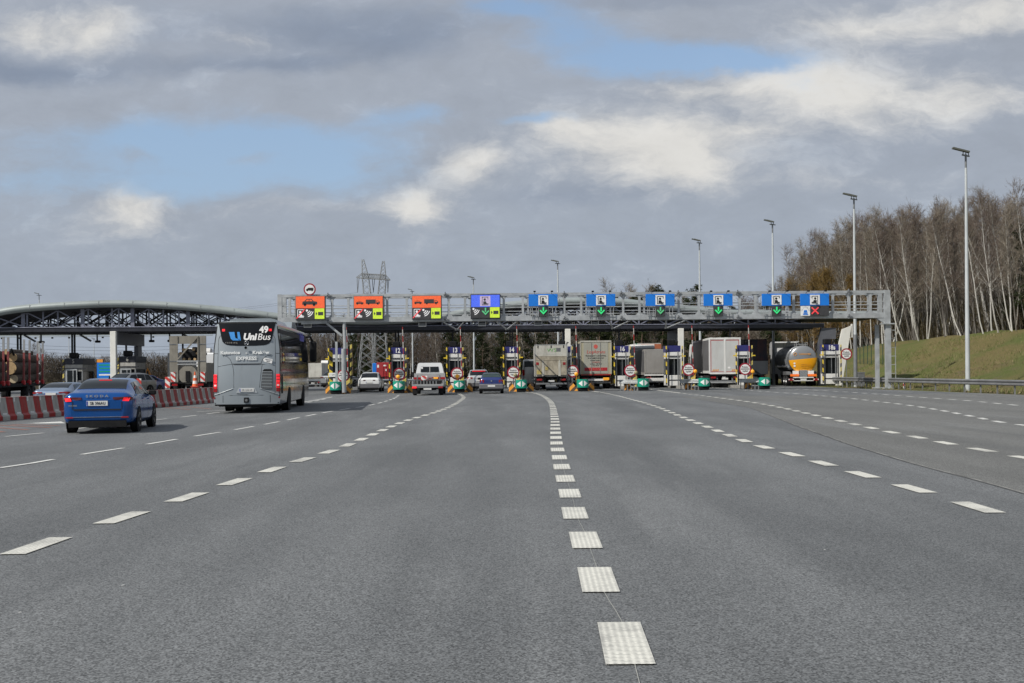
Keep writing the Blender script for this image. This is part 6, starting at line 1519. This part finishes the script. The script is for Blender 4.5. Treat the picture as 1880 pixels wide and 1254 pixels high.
# tanker
def tanker():
    Y0 = 94; r = thing('tanker_truck', (XA(1475, Y0), Y0, 0), R(-6.2), 'grey tanker truck with yellow-orange lower half on its rounded end, right of the dark tipper', 'truck')
    TG = pbr('tank grey paint', (.25, .26, .27), .35, .3, .08, .6, coat=.4); TY = pbr('tank yellow orange paint', (.80, .36, .01), .35, 0, .06, .8, coat=.4)
    rad = 1.17; zc = 2.28; L = 9.6
    b = MB(); pr = [(rad*math.sin(R(a)), -.30*math.cos(R(a))) for a in range(0, 91, 10)]
    pr = [(max(p, .001), h) for p, h in pr]
    seg = 32
    vs = []
    prof_ = pr+[(rad, .05)]+[(rad, L), (rad*.9, L+.2), (.001, L+.3)]
    def yel(x, z): return z < zc+.02+.09*x
    b.lathe(prof_, (0, .35, zc), (0, 1, 0), seg)
    nend = (len(pr)-1)*seg
    b.build('tank', TG, r)
    # yellow lower part of the dished end
    b = MB(); 
    def ey(u, v):
        x = -1.15+2.3*u; z1 = .02+.09*x; h = math.sqrt(max(0, rad**2*.985-x*x)); z0 = -h; z = z0+(min(z1, h)-z0)*v; q = min(1, (x*x+z*z)/(rad*rad)); return (x, .35-.30*math.sqrt(max(0, 1-q))-.012, zc+z)
    b.grid(ey, 28, 14, 0, True); b.build('yellow_end_panel', TY, r)
    b = MB()
    for y in (1.2, 2.2, 3.2, 4.2, 5.2, 6.3, 7.4, 8.6): b.lathe([(rad, y-.05), (rad+.035, y-.03), (rad+.035, y+.03), (rad, y+.05)], (0, .35, zc), (0, 1, 0), seg)
    b.build('tank_ring', TG, r)
    b = MB(); b.tube([(-rad+.02, .6, zc-.62), (-rad-.02, 7.5, zc-.62)], .1, 8); b.build('hose_tube', CHROME, r)
    b = MB(); b.cbox(0, 4.4, zc+rad+.08, .7, 8.2, .05, 0, .01)
    for k in range(9): b.bar((-.45, .8+k, zc+rad-.05), (-.45, .8+k, zc+rad+.4-(k % 2)*.2), .04); b.bar((.45, .8+k, zc+rad-.05), (.45, .8+k, zc+rad+.25), .04)
    b.bar((.45, .6, zc+rad+.25), (.45, 9, zc+rad+.25), .04); b.build('walkway', ALU, r)
    OT = pbr('orange lettering', (.75, .33, .05), .5, 0, .05, 3)
    zt = zc+.42; yt = lambda x, z: .35-.30*math.sqrt(max(0, 1-(x*x+(z-zc)**2)/rad**2))-.03
    text('GLOBTRANS FRESH', .15, OT, r, (.15, yt(.1, zt)+.015, zt), (R(90-4), 0, 0), bold=.003, sx=.72)
    b = MB(); c = Vector((-.66, yt(-.66, zt)-.01, zt)); b.tube([c+Vector((.12*math.cos(6.283*k/14), 0, .12*math.sin(6.283*k/14))) for k in range(15)], .022, 5); b.build('round_logo', OT, r)
    b = MB(); b.disc((-.72, yt(-.72, zc-.35), zc-.35), (1, 0, 0), (0, 0, 1), .08, (0, -.01, 0), 8); b.disc((-.70, yt(-.70, zc-.57), zc-.57), (1, 0, 0), (0, 0, 1), .09, (0, -.01, 0), 8); b.build('white_sticker', SIGNW, r)
    for k in range(3): text('kontakt biuro '+('12 345', '22 678', 'pl')[k], .085, pbr('ochre lettering', (.5, .22, .03), .5, 0, 0), r, (.2, yt(.2, zc-.45-.14*k), zc-.45-.14*k), sx=1.1)
    b = MB(); b.cbox(0, .25, 1.0, .68, .5, .72, 0, .04); b.build('valve_cabinet', CHROME, r)
    for sd in (-1, 1):
        b = MB(); b.box(sd*.62-.24, sd*.62+.24, .02, .3, 1.0, 1.3); b.build('white_locker', SIGNW, r)
        b = MB(); b.cbox(sd*.72, -.02, .92, .72, .04, .2, 0, .01); b.build('orange_plate', AMBERP, r)
        b = MB(); b.cbox(sd*1.02, .0, .56, .42, .1, .2, 0, .02); l = b.build('tail_lamp', TAILD, r); b = MB(); b.disc((sd*1.2, -.06, .58), (1, 0, 0), (0, 0, 1), .05, (0, -.01, 0), 8); b.disc((sd*.86, -.06, .58), (1, 0, 0), (0, 0, 1), .05, (0, -.01, 0), 8); b.build('lamp_lens', SIGNW, l)
        for y in (1.7, 3.0, 4.3): wheel(r, sd*1.06, y, .52, .36, CHROMEW, 0)
        b = MB(); b.prism([(0, 0), (4.1, 0), (4.1, .12), (3.6, .3), (.4, .3), (0, .12)], (sd*1.06-.2, .9, .95), (0, 1, 0), (0, 0, 1), (.4, 0, 0)); b.build('mudguard', SGREY, r)
    b = MB(); b.box(-.85, .85, -.03, .05, .70, .78); b.box(-.85, .85, -.03, .05, .44, .50); b.build('bumper_strip', WHITE, r)
    b = MB(); b.cbox(0, -.02, .58, .5, .03, .12, 0, .004); b.build('number_plate', PLATE, r)
    b = MB(); b.box(-1.0, 1.0, .1, .35, .5, .74); b.box(-.45, .45, .3, 11, .75, 1.15); b.box(-1.0, 1.0, 1.2, 4.8, .98, 1.2); b.build('chassis', UNDER, r)
    # tractor with hollow-backed roof deflector
    y = 11.0
    b = MB(); b.cbox(0, y+1.2, 2.0, 2.45, 2.0, 3.0, 0, .06); b.build('cab', WHITEC, r)
    b = MB()
    for sd in (-1, 1): b.box(sd*1.24-.06*(sd+1)/2*2, sd*1.24-.06*(sd-1)/2*2-.0, y-.15, y+1.3, 1.4, 3.98)
    b.box(-1.24, 1.24, y-.15, y+1.3, 3.9, 4.02); b.prism([(0, 3.9), (1.0, 3.5), (1.0, 3.9)], (-1.2, y+1.2, 0), (0, 1, 0), (0, 0, 1), (2.4, 0, 0)); b.build('roof_deflector', WHITEC, r)
    b = MB(); b.box(-1.1, 1.1, y+.3, y+.34, 3.5, 3.9); b.build('deflector_inner', CREAM, r)
    b = MB(); b.box(-1.26, -1.24, y+1.1, y+1.9, 2.0, 2.8); b.box(1.24, 1.26, y+1.1, y+1.9, 2.0, 2.8); b.build('cab_window', GLASS, r)
    for sd in (-1, 1):
        b = MB(); b.bar((sd*1.2, y+2.0, 2.9), (sd*1.55, y+2.1, 2.9), .05); b.cbox(sd*1.5, y+2.1, 2.45, .22, .14, .75, 0, .04); b.build('cab_mirror', BLACK, r)
        for yy_ in (y-1.0, y+1.6): wheel(r, sd*1.03, yy_, .5, .34, CHROMEW, 0)
        b = MB(); b.box(sd*1.2-.03, sd*1.2+.03, y-1.8, y+.9, .55, 1.0); b.build('side_skirt', SGREY, r)
AMBERP = pbr('glowing orange plate', (.88, .18, .02), .4, 0, .06, 4, emit=.1); CHROMEW = pbr('bright steel wheel', (.55, .55, .55), .3, .8, .15, 4)  # orange plates get a faint glow of their own, no lamp behind
tanker()
# silver van hidden beside the dirty truck
vanb = [(0, .5, .80, 1.1, 1.3, .75), (.06, .42, .93, 1.2, 2.2, .78), (.2, .35, .96, 1.25, 2.38, .80), (1.5, .32, .97, 1.25, 2.45, .82), (3.6, .32, .97, 1.25, 2.42, .82), (4.3, .34, .97, 1.25, 1.95, .82), (4.7, .36, .96, 1.2, 1.4, .86), (5.4, .42, .86, 1.0, 1.1, .75)]
r, B = car('panel_van', 'silver van squeezed between booth 14 and the dirty box truck', 'van', (XA(980, 91), 91, 0), R(0), vanb, 5.4, 1.94, P_SILV, GLASS, (.9, 4.4), .36, lampx=(.75, .93), lampz=(1.1, 1.6), rw=(.03, .1), sidew=dict(ws=(4.6, 4.1), win=[(3.0, 4.1, 3.0, 3.9)], seam=(.9, 2.9, 4.1), mir=4.1), plz=.8)

# white double-cab pickup with car-transporter bed
def pickup():
    Y0 = 71.6; r = thing('recovery_truck', (XA(784.5, Y0), Y0, 0), R(1.5), 'white pickup recovery truck with folded grey loading ramp, in the lane left of booth 13', 'truck')
    b = MB(); cab = [(-.95, .95), (.95, .95), (.93, 1.45), (.80, 2.05), (.70, 2.12), (-.70, 2.12), (-.80, 2.05), (-.93, 1.45)]
    b.prism(cab, (0, 3.4, 0), (1, 0, 0), (0, 0, 1), (0, 1.7, 0)); b.build('cab', WHITEC, r)
    b = MB(); b.prism([(0, .5), (0, 1.3), (1.3, 1.15), (1.6, .9), (1.6, .45)], (-.95, 5.1, 0), (0, 1, 0), (0, 0, 1), (1.9, 0, 0)); b.build('bonnet', WHITEC, r)
    b = MB(); b.prism([(-.62, 0), (.62, 0), (.58, .36), (-.58, .36)], (0, 3.39, 1.50), (1, 0, 0), (0, 0, 1), (0, -.02, 0)); w = b.build('rear_window', GLASS, r); b = MB(); b.box(-.015, .015, 3.36, 3.37, 1.5, 1.86); b.build('divider', WHITE, w)
    b = MB(); b.disc((-.52, 3.36, 1.78), (1, 0, 0), (0, 0, 1), .07, (0, -.005, 0), 10); b.build('white_sticker', SIGNW, w)
    b = MB(); b.box(-1.02, 1.02, .3, 3.3, .62, .72); b.box(-1.02, -.96, .3, 3.3, .72, .95); b.box(.96, 1.02, .3, 3.3, .72, .95); b.box(-1.03, 1.03, 3.0, 3.3, .95, 1.42); b.build('load_bed', ALU, r)
    b = MB(); b.box(-1.06, 1.04, 2.9, 2.99, 1.02, 1.16); b.build('red_bar', TAILD, r)
    b = MB(); b.cbox(-.35, 2.86, 1.1, .42, .03, .3, 0, .01); b.build('striped_board', RWD, r)
    b = MB(); b.cbox(.42, 2.86, 1.1, .3, .03, .12, 0, .01); b.build('amber_lamp', AMBERL, r)
    b = MB(); b.prism([(-.75, .62), (-.62, .95), (.9, .95), (.82, .62)], (0, .6, 0), (1, 0, 0), (0, 0, 1), (0, .12, 0)); b.build('folded_ramp', BLACK, r)
    b = MB()
    for k in range(7): b.box(-.7+k*.2, -.62+k*.2, .56, .59, .64, .93)
    b.box(-.98, .98, .1, .3, .5, .62); b.tube([(-.3, 1.5, .95), (.1, 1.4, 1.15), (.5, 1.5, .95)], .05, 6); b.tube([(-.8, 2.2, .72), (-.75, 2.2, 1.3)], .04, 6); b.tube([(.75, 2.2, .72), (.7, 2.2, 1.3)], .04, 6); b.build('ramp_frame', SGREY, r)
    for sd in (-1, 1):
        b = MB(); b.cbox(sd*.84, .05, .52, .30, .08, .12, 0, .02); l = b.build('tail_lamp', TAIL if sd < 0 else TAILD, r); wheel(r, sd*.86, 1.1, .33, .24, WHEELR, 0); wheel(r, sd*.86, 5.4, .34, .24, WHEELR, 0)
        b = MB(); b.cbox(sd*1.22, 5.0, 1.35, .2, .12, .32, 0, .03); b.bar((sd*.93, 5.0, 1.3), (sd*1.15, 5.0, 1.32), .04); b.build('wing_mirror', BLACK, r)
        b = MB(); b.box(sd*.84-.16, sd*.84+.16, .62, .64, .1, .45); b.build('mud_flap', RUBBER, r)
    b = MB(); b.box(-.5, .5, .3, 5.6, .35, .6); b.build('chassis', UNDER, r)
    b = MB(); b.cbox(0, .04, .42, .5, .02, .11, 0, .004); b.build('number_plate', PLATE, r)
pickup()

# log truck at the left
def log_truck():
    LB = pbr('dark log bark', (.060, .042, .030), .9, 0, .4, 2, bump=.8, bs=9); LE = pbr('sawn log end', (.52, .36, .19), .8, 0, .2, 5); LE2 = pbr('weathered log end', (.60, .50, .34), .8, 0, .15, 5)
    r = thing('log_trailer', (XA(-30, 56), 56, 0), R(12), 'log trailer loaded with dark trunks between red stakes at the left edge', 'trailer')
    rnd = random.Random(8)
    def log(x, y, z, rad, L, me=LE, tw=0):
        q = thing('log', (0, 0, 0), 0, None, None)
        return q
    b = MB(); b.box(-1.2, 1.2, -8, 9.0, .95, 1.12); b.box(-.5, .5, -8, 9.4, .7, .95); b.build('chassis', UNDER, r)
    b = MB()
    for y0 in (0,): pass
    for y in (-6, -4.7, 4.5, 5.8, 9.5):
        for sd in (-1, 1): wheel(r, sd*1.05, y, .5, .36, WHEELR, 0)
    for k, y in enumerate((-5.4, -4.2, -1.4, -.4, 3.2, 4.6, 6.7, 8.1)):
        for sd in (-1, 1):
            b = MB(); b.bar((sd*1.22, y, 1.1), (sd*1.24, y, 2.75), .095, .08); st = b.build('stake', pbr('pale red stake paint', (.30, .075, .07), .5, 0, .2, 2), r)
            b = MB(); b.bar((sd*1.24, y, 2.75), (sd*1.25, y, 3.45), .1, .08); b.build('stake_extension', ALU, st)
            b = MB(); b.cbox(sd*1.2, y, 1.15, .2, .26, .24, 0, .03); b.build('stake_foot', RED, st)
    b = MB(); b.tube([(0, 1.2, 1.1), (0, 1.2, 2.9), (.3, .9, 3.3), (.6, .4, 2.9)], [.2, .18, .13, .1], 8); b.tube([(.8, 1.5, 2.6), (.95, 1.7, 2.9), (1.0, 2.0, 2.6)], .06, 6); b.build('crane', BLACK, r)
    base = Vector(r.location)
    def lg(x, y0, z, rad, L, me, lab):
        M_ = Matrix.Rotation(R(12), 3, 'Z'); o = MB(); p = base+M_@Vector((x, y0, z)); d = M_@Vector((rnd.uniform(-.01, .01), 1, rnd.uniform(-.008, .008)))
        q = thing('log', p, 0, lab, 'log', 'logs on the log trailer')
        n = 14; pts = [d*(L*k/5) for k in range(6)]
        b = MB(); b.tube(pts, [rad*(1+rnd.uniform(-.03, .03)) for _ in pts], n, cap=False); b.build('bark', LB, q)
        b = MB(); b.disc(-d*.005, (M_@Vector((1, 0, 0))), (0, 0, 1), rad*.95, -d*.02, 16); b.disc(d*(L+.0), (M_@Vector((1, 0, 0))), (0, 0, 1), rad*.95, d*.02, 16); b.build('sawn_end', me, q)
    lg(.95, 2.1, 1.36, .23, 6.2, LE2, 'palest log, lowest at the corner of the front load, with a dark heart')
    lg(.80, 1.9, 1.93, .36, 6.2, LE, 'thick log with a big orange sawn end above the palest log')
    lg(.85, 2.4, 2.48, .24, 5.8, LE, 'log with a brown sawn end near the top of the front load')
    lg(.62, 2.2, 2.78, .16, 6.0, LE, 'thin topmost log of the front load')
    k = 0
    for (x, z, rad) in ((.42, 1.42, .28), (-.2, 1.42, .3), (-.85, 1.42, .3), (.1, 1.98, .3), (-.55, 1.98, .3), (.1, 2.5, .24), (-.5, 2.5, .26)):
        lg(x, 2.3+rnd.uniform(-.1, .1), z, rad, 6.4, LE, 'dark log deep inside the front load of the log trailer')
    for (x, z, rad) in ((.85, 1.42, .3), (.2, 1.4, .3), (-.45, 1.42, .3), (.8, 2.0, .29), (.15, 2.0, .3), (.7, 2.55, .27), (.1, 2.55, .27), (-.5, 2.0, .3)):
        lg(x, -6.4+rnd.uniform(-.1, .1), z, rad, 6.8, LE, 'dark log in the rear load at the picture edge')
log_truck()

# grey lattice-backed lorry with a round tank, left of the coach
def lattice_lorry():
    Y0 = 79; r = thing('flatbed_lorry', (XA(345, Y0), Y0, 0), R(4), 'grey dusty lorry with open steel frame back, round tank below and striped corner boards', 'truck')
    DG = pbr('dusty grey steel', (.24, .225, .19), .7, .1, .2, 1.2, dirt=(.13, .11, .09), dirta=.5)
    hw = 1.27; H = 4.2
    for sd in (-1, 1):
        b = MB(); b.box(sd*1.0-.27, sd*1.0+.27, 0, .12, .85, H); b.build('corner_panel', DG, r)
        for z in (1.6, 2.4, 3.6): b = MB(); b.box(sd*1.0-.28, sd*1.0+.28, -.03, .0, z, z+.05); b.build('seam_bar', STEELD, r)
        b = MB(); b.box(sd*1.03-.16, sd*1.03+.16, -.04, -.01, .95, 1.65); b.build('striped_board', RWD, r)
        b = MB(); b.bar((sd*.72, -.02, .9), (sd*.72, -.02, H), .08); b.build('frame_post', DG, r)
        b = MB(); b.box(sd*1.26-.03, sd*1.26+.03, .1, 8, .95, 2.3); b.build('side_board', DG, r)
        for y in (1.4, 2.7, 7.6): wheel(r, sd*1.05, y, .5, .36, WHEELR, 0)
        b = MB(); b.cbox(sd*.9, -.05, .75, .4, .1, .16, 0, .02); b.build('tail_lamp', TAILD, r)
    b = MB(); b.box(-.73, .73, 0, .1, 3.65, H); b.build('head_panel', DG, r)
    b = MB(); b.bar((-.7, -.03, 2.55), (.7, -.03, 4.15), .09); b.build('diagonal_bar', DG, r)
    b = MB(); b.bar((-.75, -.02, 2.42), (.75, -.02, 2.42), .12, .1); b.bar((-.75, -.02, 2.2), (.75, -.02, 2.2), .08, .08); b.build('cross_bar', ALU, r)
    b = MB(); b.disc((0, .0, 1.45), (1, 0, 0), (0, 0, 1), .66, (0, 1.6, 0), 24); b.build('round_tank', DG, r)
    b = MB(); b.cbox(0, -.05, 1.35, .3, .1, .75, 0, .02); b.build('step_plate', BLACK, r)
    b = MB(); b.box(-1.2, 1.2, -.1, .1, .85, .93); b.box(-.5, .5, .2, 9, .7, .95); b.build('chassis', UNDER, r)
    b = MB(); b.cbox(-.1, 1.6, 2.85, .95, 1.0, .7, 0, .12); b.cbox(.25, 1.2, 3.0, .3, .5, .9, 0, .05); b.build('dark_machine', BLACK, r)
    b = MB(); b.cbox(0, 9.6, 1.9, 2.4, 2.0, 2.5, 0, .1); b.build('cab', WHITEC, r)
    LE = MATS['sawn log end']; LB = MATS['dark log bark']
    for (x, z, k) in ((-.40, 3.25, 'upper left'), (-.62, 2.98, 'lower left'), (.30, 3.25, 'upper right'), (.56, 2.98, 'lower right'), (-.38, 2.56, 'bottom row left'), (0, 2.56, 'bottom row middle'), (.38, 2.56, 'bottom row right')):
        p = Vector(r.location)+Matrix.Rotation(R(4), 3, 'Z')@Vector((x, .5, z)); q = thing('timber_post', p, R(4), 'round pale timber post end in the open frame of the grey lorry, '+k, 'timber', 'timber ends in the grey lorry')
        b = MB(); b.tube([(0, 0, 0), (0, 3.0, 0)], .10, 10, cap=False); b.build('bark', LB, q); b = MB(); b.disc((0, 0, 0), (1, 0, 0), (0, 0, 1), .1, (0, -.02, 0), 10); b.build('sawn_end', LE, q)
lattice_lorry()
r = trailer(334, 96, R(5), 'white lorry cab glimpsed left of the dusty grey lorry', W=2.4, H=3.3, L=6, floor=1.2, body=WHITE, name='delivery_lorry', axles=(1.5,))

# ---- plastic barriers, cone, boards, roadwork signs
def barrier_proto():
    pr = [(-.27, 0), (-.27, .14), (-.20, .22), (-.11, .72), (-.11, .80), (.11, .80), (.11, .72), (.20, .22), (.27, .14), (.27, 0)]
    b = MB(); b.prism([(x, z) for x, z in pr], (0, 0, 0), (1, 0, 0), (0, 0, 1), (0, .46, 0)); return b
me_r = barrier_proto().mesh('barrier_block', REDP); me_w = barrier_proto().mesh('barrier_block', WHITEP)
P0, P1 = Vector((-17.75, 38.9)), Vector((-15.9, 62.5)); N = 53; dv = (P1-P0)/N; ang = math.atan2(-(dv.x), dv.y)
mk = MB(); mk.box(.115, .125, .03, .1, .42, .78); mk.box(.20, .215, .1, .36, .2, .26)
tape = mk.mesh('reflective_tape', SIGNW)
for i in range(-14, N):
    p = P0+dv*i; red = i % 2 == 0
    o = thing('barrier_block', (p.x+.05*math.sin(i*.23), p.y, 0), ang+.02*math.sin(i*1.7), ('red' if red else 'off-white')+' plastic barrier block in the alternating row along the left lane', 'barrier', ('red' if red else 'white')+' barrier blocks')
    c = bpy.data.objects.new('shell', me_r if red else me_w); COL.objects.link(c); c.parent = o
    if not red:
        c = bpy.data.objects.new('reflective_tape', tape); COL.objects.link(c); c.parent = o
def cone(x, y, z, lab):
    r = thing('traffic_cone', (x, y, z), 0, lab, 'traffic cone')
    b = MB(); b.cbox(0, 0, .03, .4, .4, .06, 0, .01); b.build('base', REDP, r)
    b = MB()
    pf = [(.16, .05, 0), (.13, .2, 0), (.13, .2, 1), (.105, .36, 1), (.105, .36, 0), (.08, .52, 0), (.08, .52, 1), (.055, .66, 1), (.055, .66, 0), (.03, .85, 0)]
    for (a, c) in zip(pf, pf[1:]): b.lathe([(a[0], a[1]), (c[0], c[1])], (0, 0, 0), (0, 0, 1), 14, c[2])
    b.build('cone', [pbr('orange cone plastic', (.75, .13, .03), .5, 0, .1, 4), SIGNW], r)
cone(XA(352, 60), 60.6, .80, 'orange and white traffic cone standing on the barrier row before the dusty grey lorry')
for (px, Y, zt, lab) in ((307.5, 61.2, .78, 'red and white diagonal marker board on the barriers left of the dusty grey lorry'), (255, 62, .7, 'red and white marker board just behind the blue saloon roofline')):
    r = thing('marker_board', (XA(px, Y), Y, zt), 0, lab, 'marker board'); b = MB(); b.cbox(0, 0, .30, .27, .04, .6, 0, .01); b.build('board', RWD, r); b = MB(); b.bar((0, .04, -.8), (0, .04, .2), .05); b.build('post', STEELD, r)
r = thing('roadwork_sign', (XA(271, 100), 100, 0), 0, 'orange roadwork sign pair of a triangle over a square, right of booth 6', 'road sign')
b = MB(); b.prism([(-.36, 1.35), (.36, 1.35), (0, 2.1)], (0, 0, 0), (1, 0, 0), (0, 0, 1), (0, .03, 0)); f1 = b.build('triangle_board', ORANGE, r); b = MB(); b.cbox(0, 0, .95, .75, .03, .7, 0, .01); f2 = b.build('square_board', ORANGE, r)
b = MB(); b.prism([(-.1, 1.5), (.1, 1.5), (.05, 1.8), (-.05, 1.8)], (0, -.01, 0), (1, 0, 0), (0, 0, 1), (0, -.01, 0)); b.build('worker_symbol', SIGNB, f1); b = MB(); b.prism([(-.12, .75), (.12, .75), (0, 1.15)], (0, -.02, 0), (1, 0, 0), (0, 0, 1), (0, -.01, 0)); b.build('arrow_symbol', SIGNB, f2); b = MB(); b.bar((0, .06, 0), (0, .06, 1.9), .06); b.build('post', STEELD, r)
r = thing('warning_trailer', (XA(283, 102), 102, 0), 0, 'low orange and white roadwork board beside the triangle sign', 'road sign'); b = MB(); b.cbox(0, 0, 1.0, .65, .06, .45, 0, .01); b.build('board', pbr('orange red board', (.75, .2, .1), .5, 0, .1, 2), r); b = MB(); b.bar((-.2, .05, 0), (-.2, .05, .8), .05); b.bar((.2, .05, 0), (.2, .05, .8), .05); b.build('leg', STEELD, r)
# blue direction sign far left
Ys = 190; xs1, xs2 = XA(178, Ys), XA(211, Ys); zt = CH+(686-666)/F*Ys; zb = CH+(686-692)/F*Ys
r = thing('direction_sign', ((xs1+xs2)/2, Ys, hgt(xs1, Ys)), 0, 'large blue direction board with a small orange plate on top, left of the cream column', 'road sign'); w = (xs2-xs1)/2; b = MB(); h0 = zt-hgt(xs1, Ys)
b.box(-w, w, 0, .1, h0-2.6, h0); bd = b.build('blue_board', BLUE, r); b = MB(); b.box(-w, -w+1.0, -.01, .05, h0+.05, h0+.55); b.build('orange_plate', ORANGE, r)
for k in range(4):
    b = MB(); b.box(-w+.35, w-.3, -.02, -.01, h0-.55-k*.55, h0-.3-k*.55); b.build('green_field' if k != 3 else 'white_field', GREEN if k != 3 else SIGNW, bd)
for sx in (-.8, .8): b = MB(); b.bar((sx*w, .2, 0), (sx*w, .2, h0-.2), .15); b.build('post', STEEL, r)
# far guard rails behind the lanes
r = thing('guard_rail', (0, 0, 0), 0, 'distant guard rail crossing behind the toll lanes', 'guard rail')
b = MB(); pts = [(XA(px, y), y, hgt(XA(px, y), y)+.68) for px, y in ((560, 118), (700, 124), (830, 130), (960, 136))]; b.tube(pts, .12, 5); b.build('rail', STEEL, r)
for k in range(16):
    px = 560+k*27; y = 118+k*1.2; b = MB(); b.bar((XA(px, y), y+.1, hgt(0, y)), (XA(px, y), y+.1, hgt(0, y)+.7), .1); b.build('post', STEELD, r)
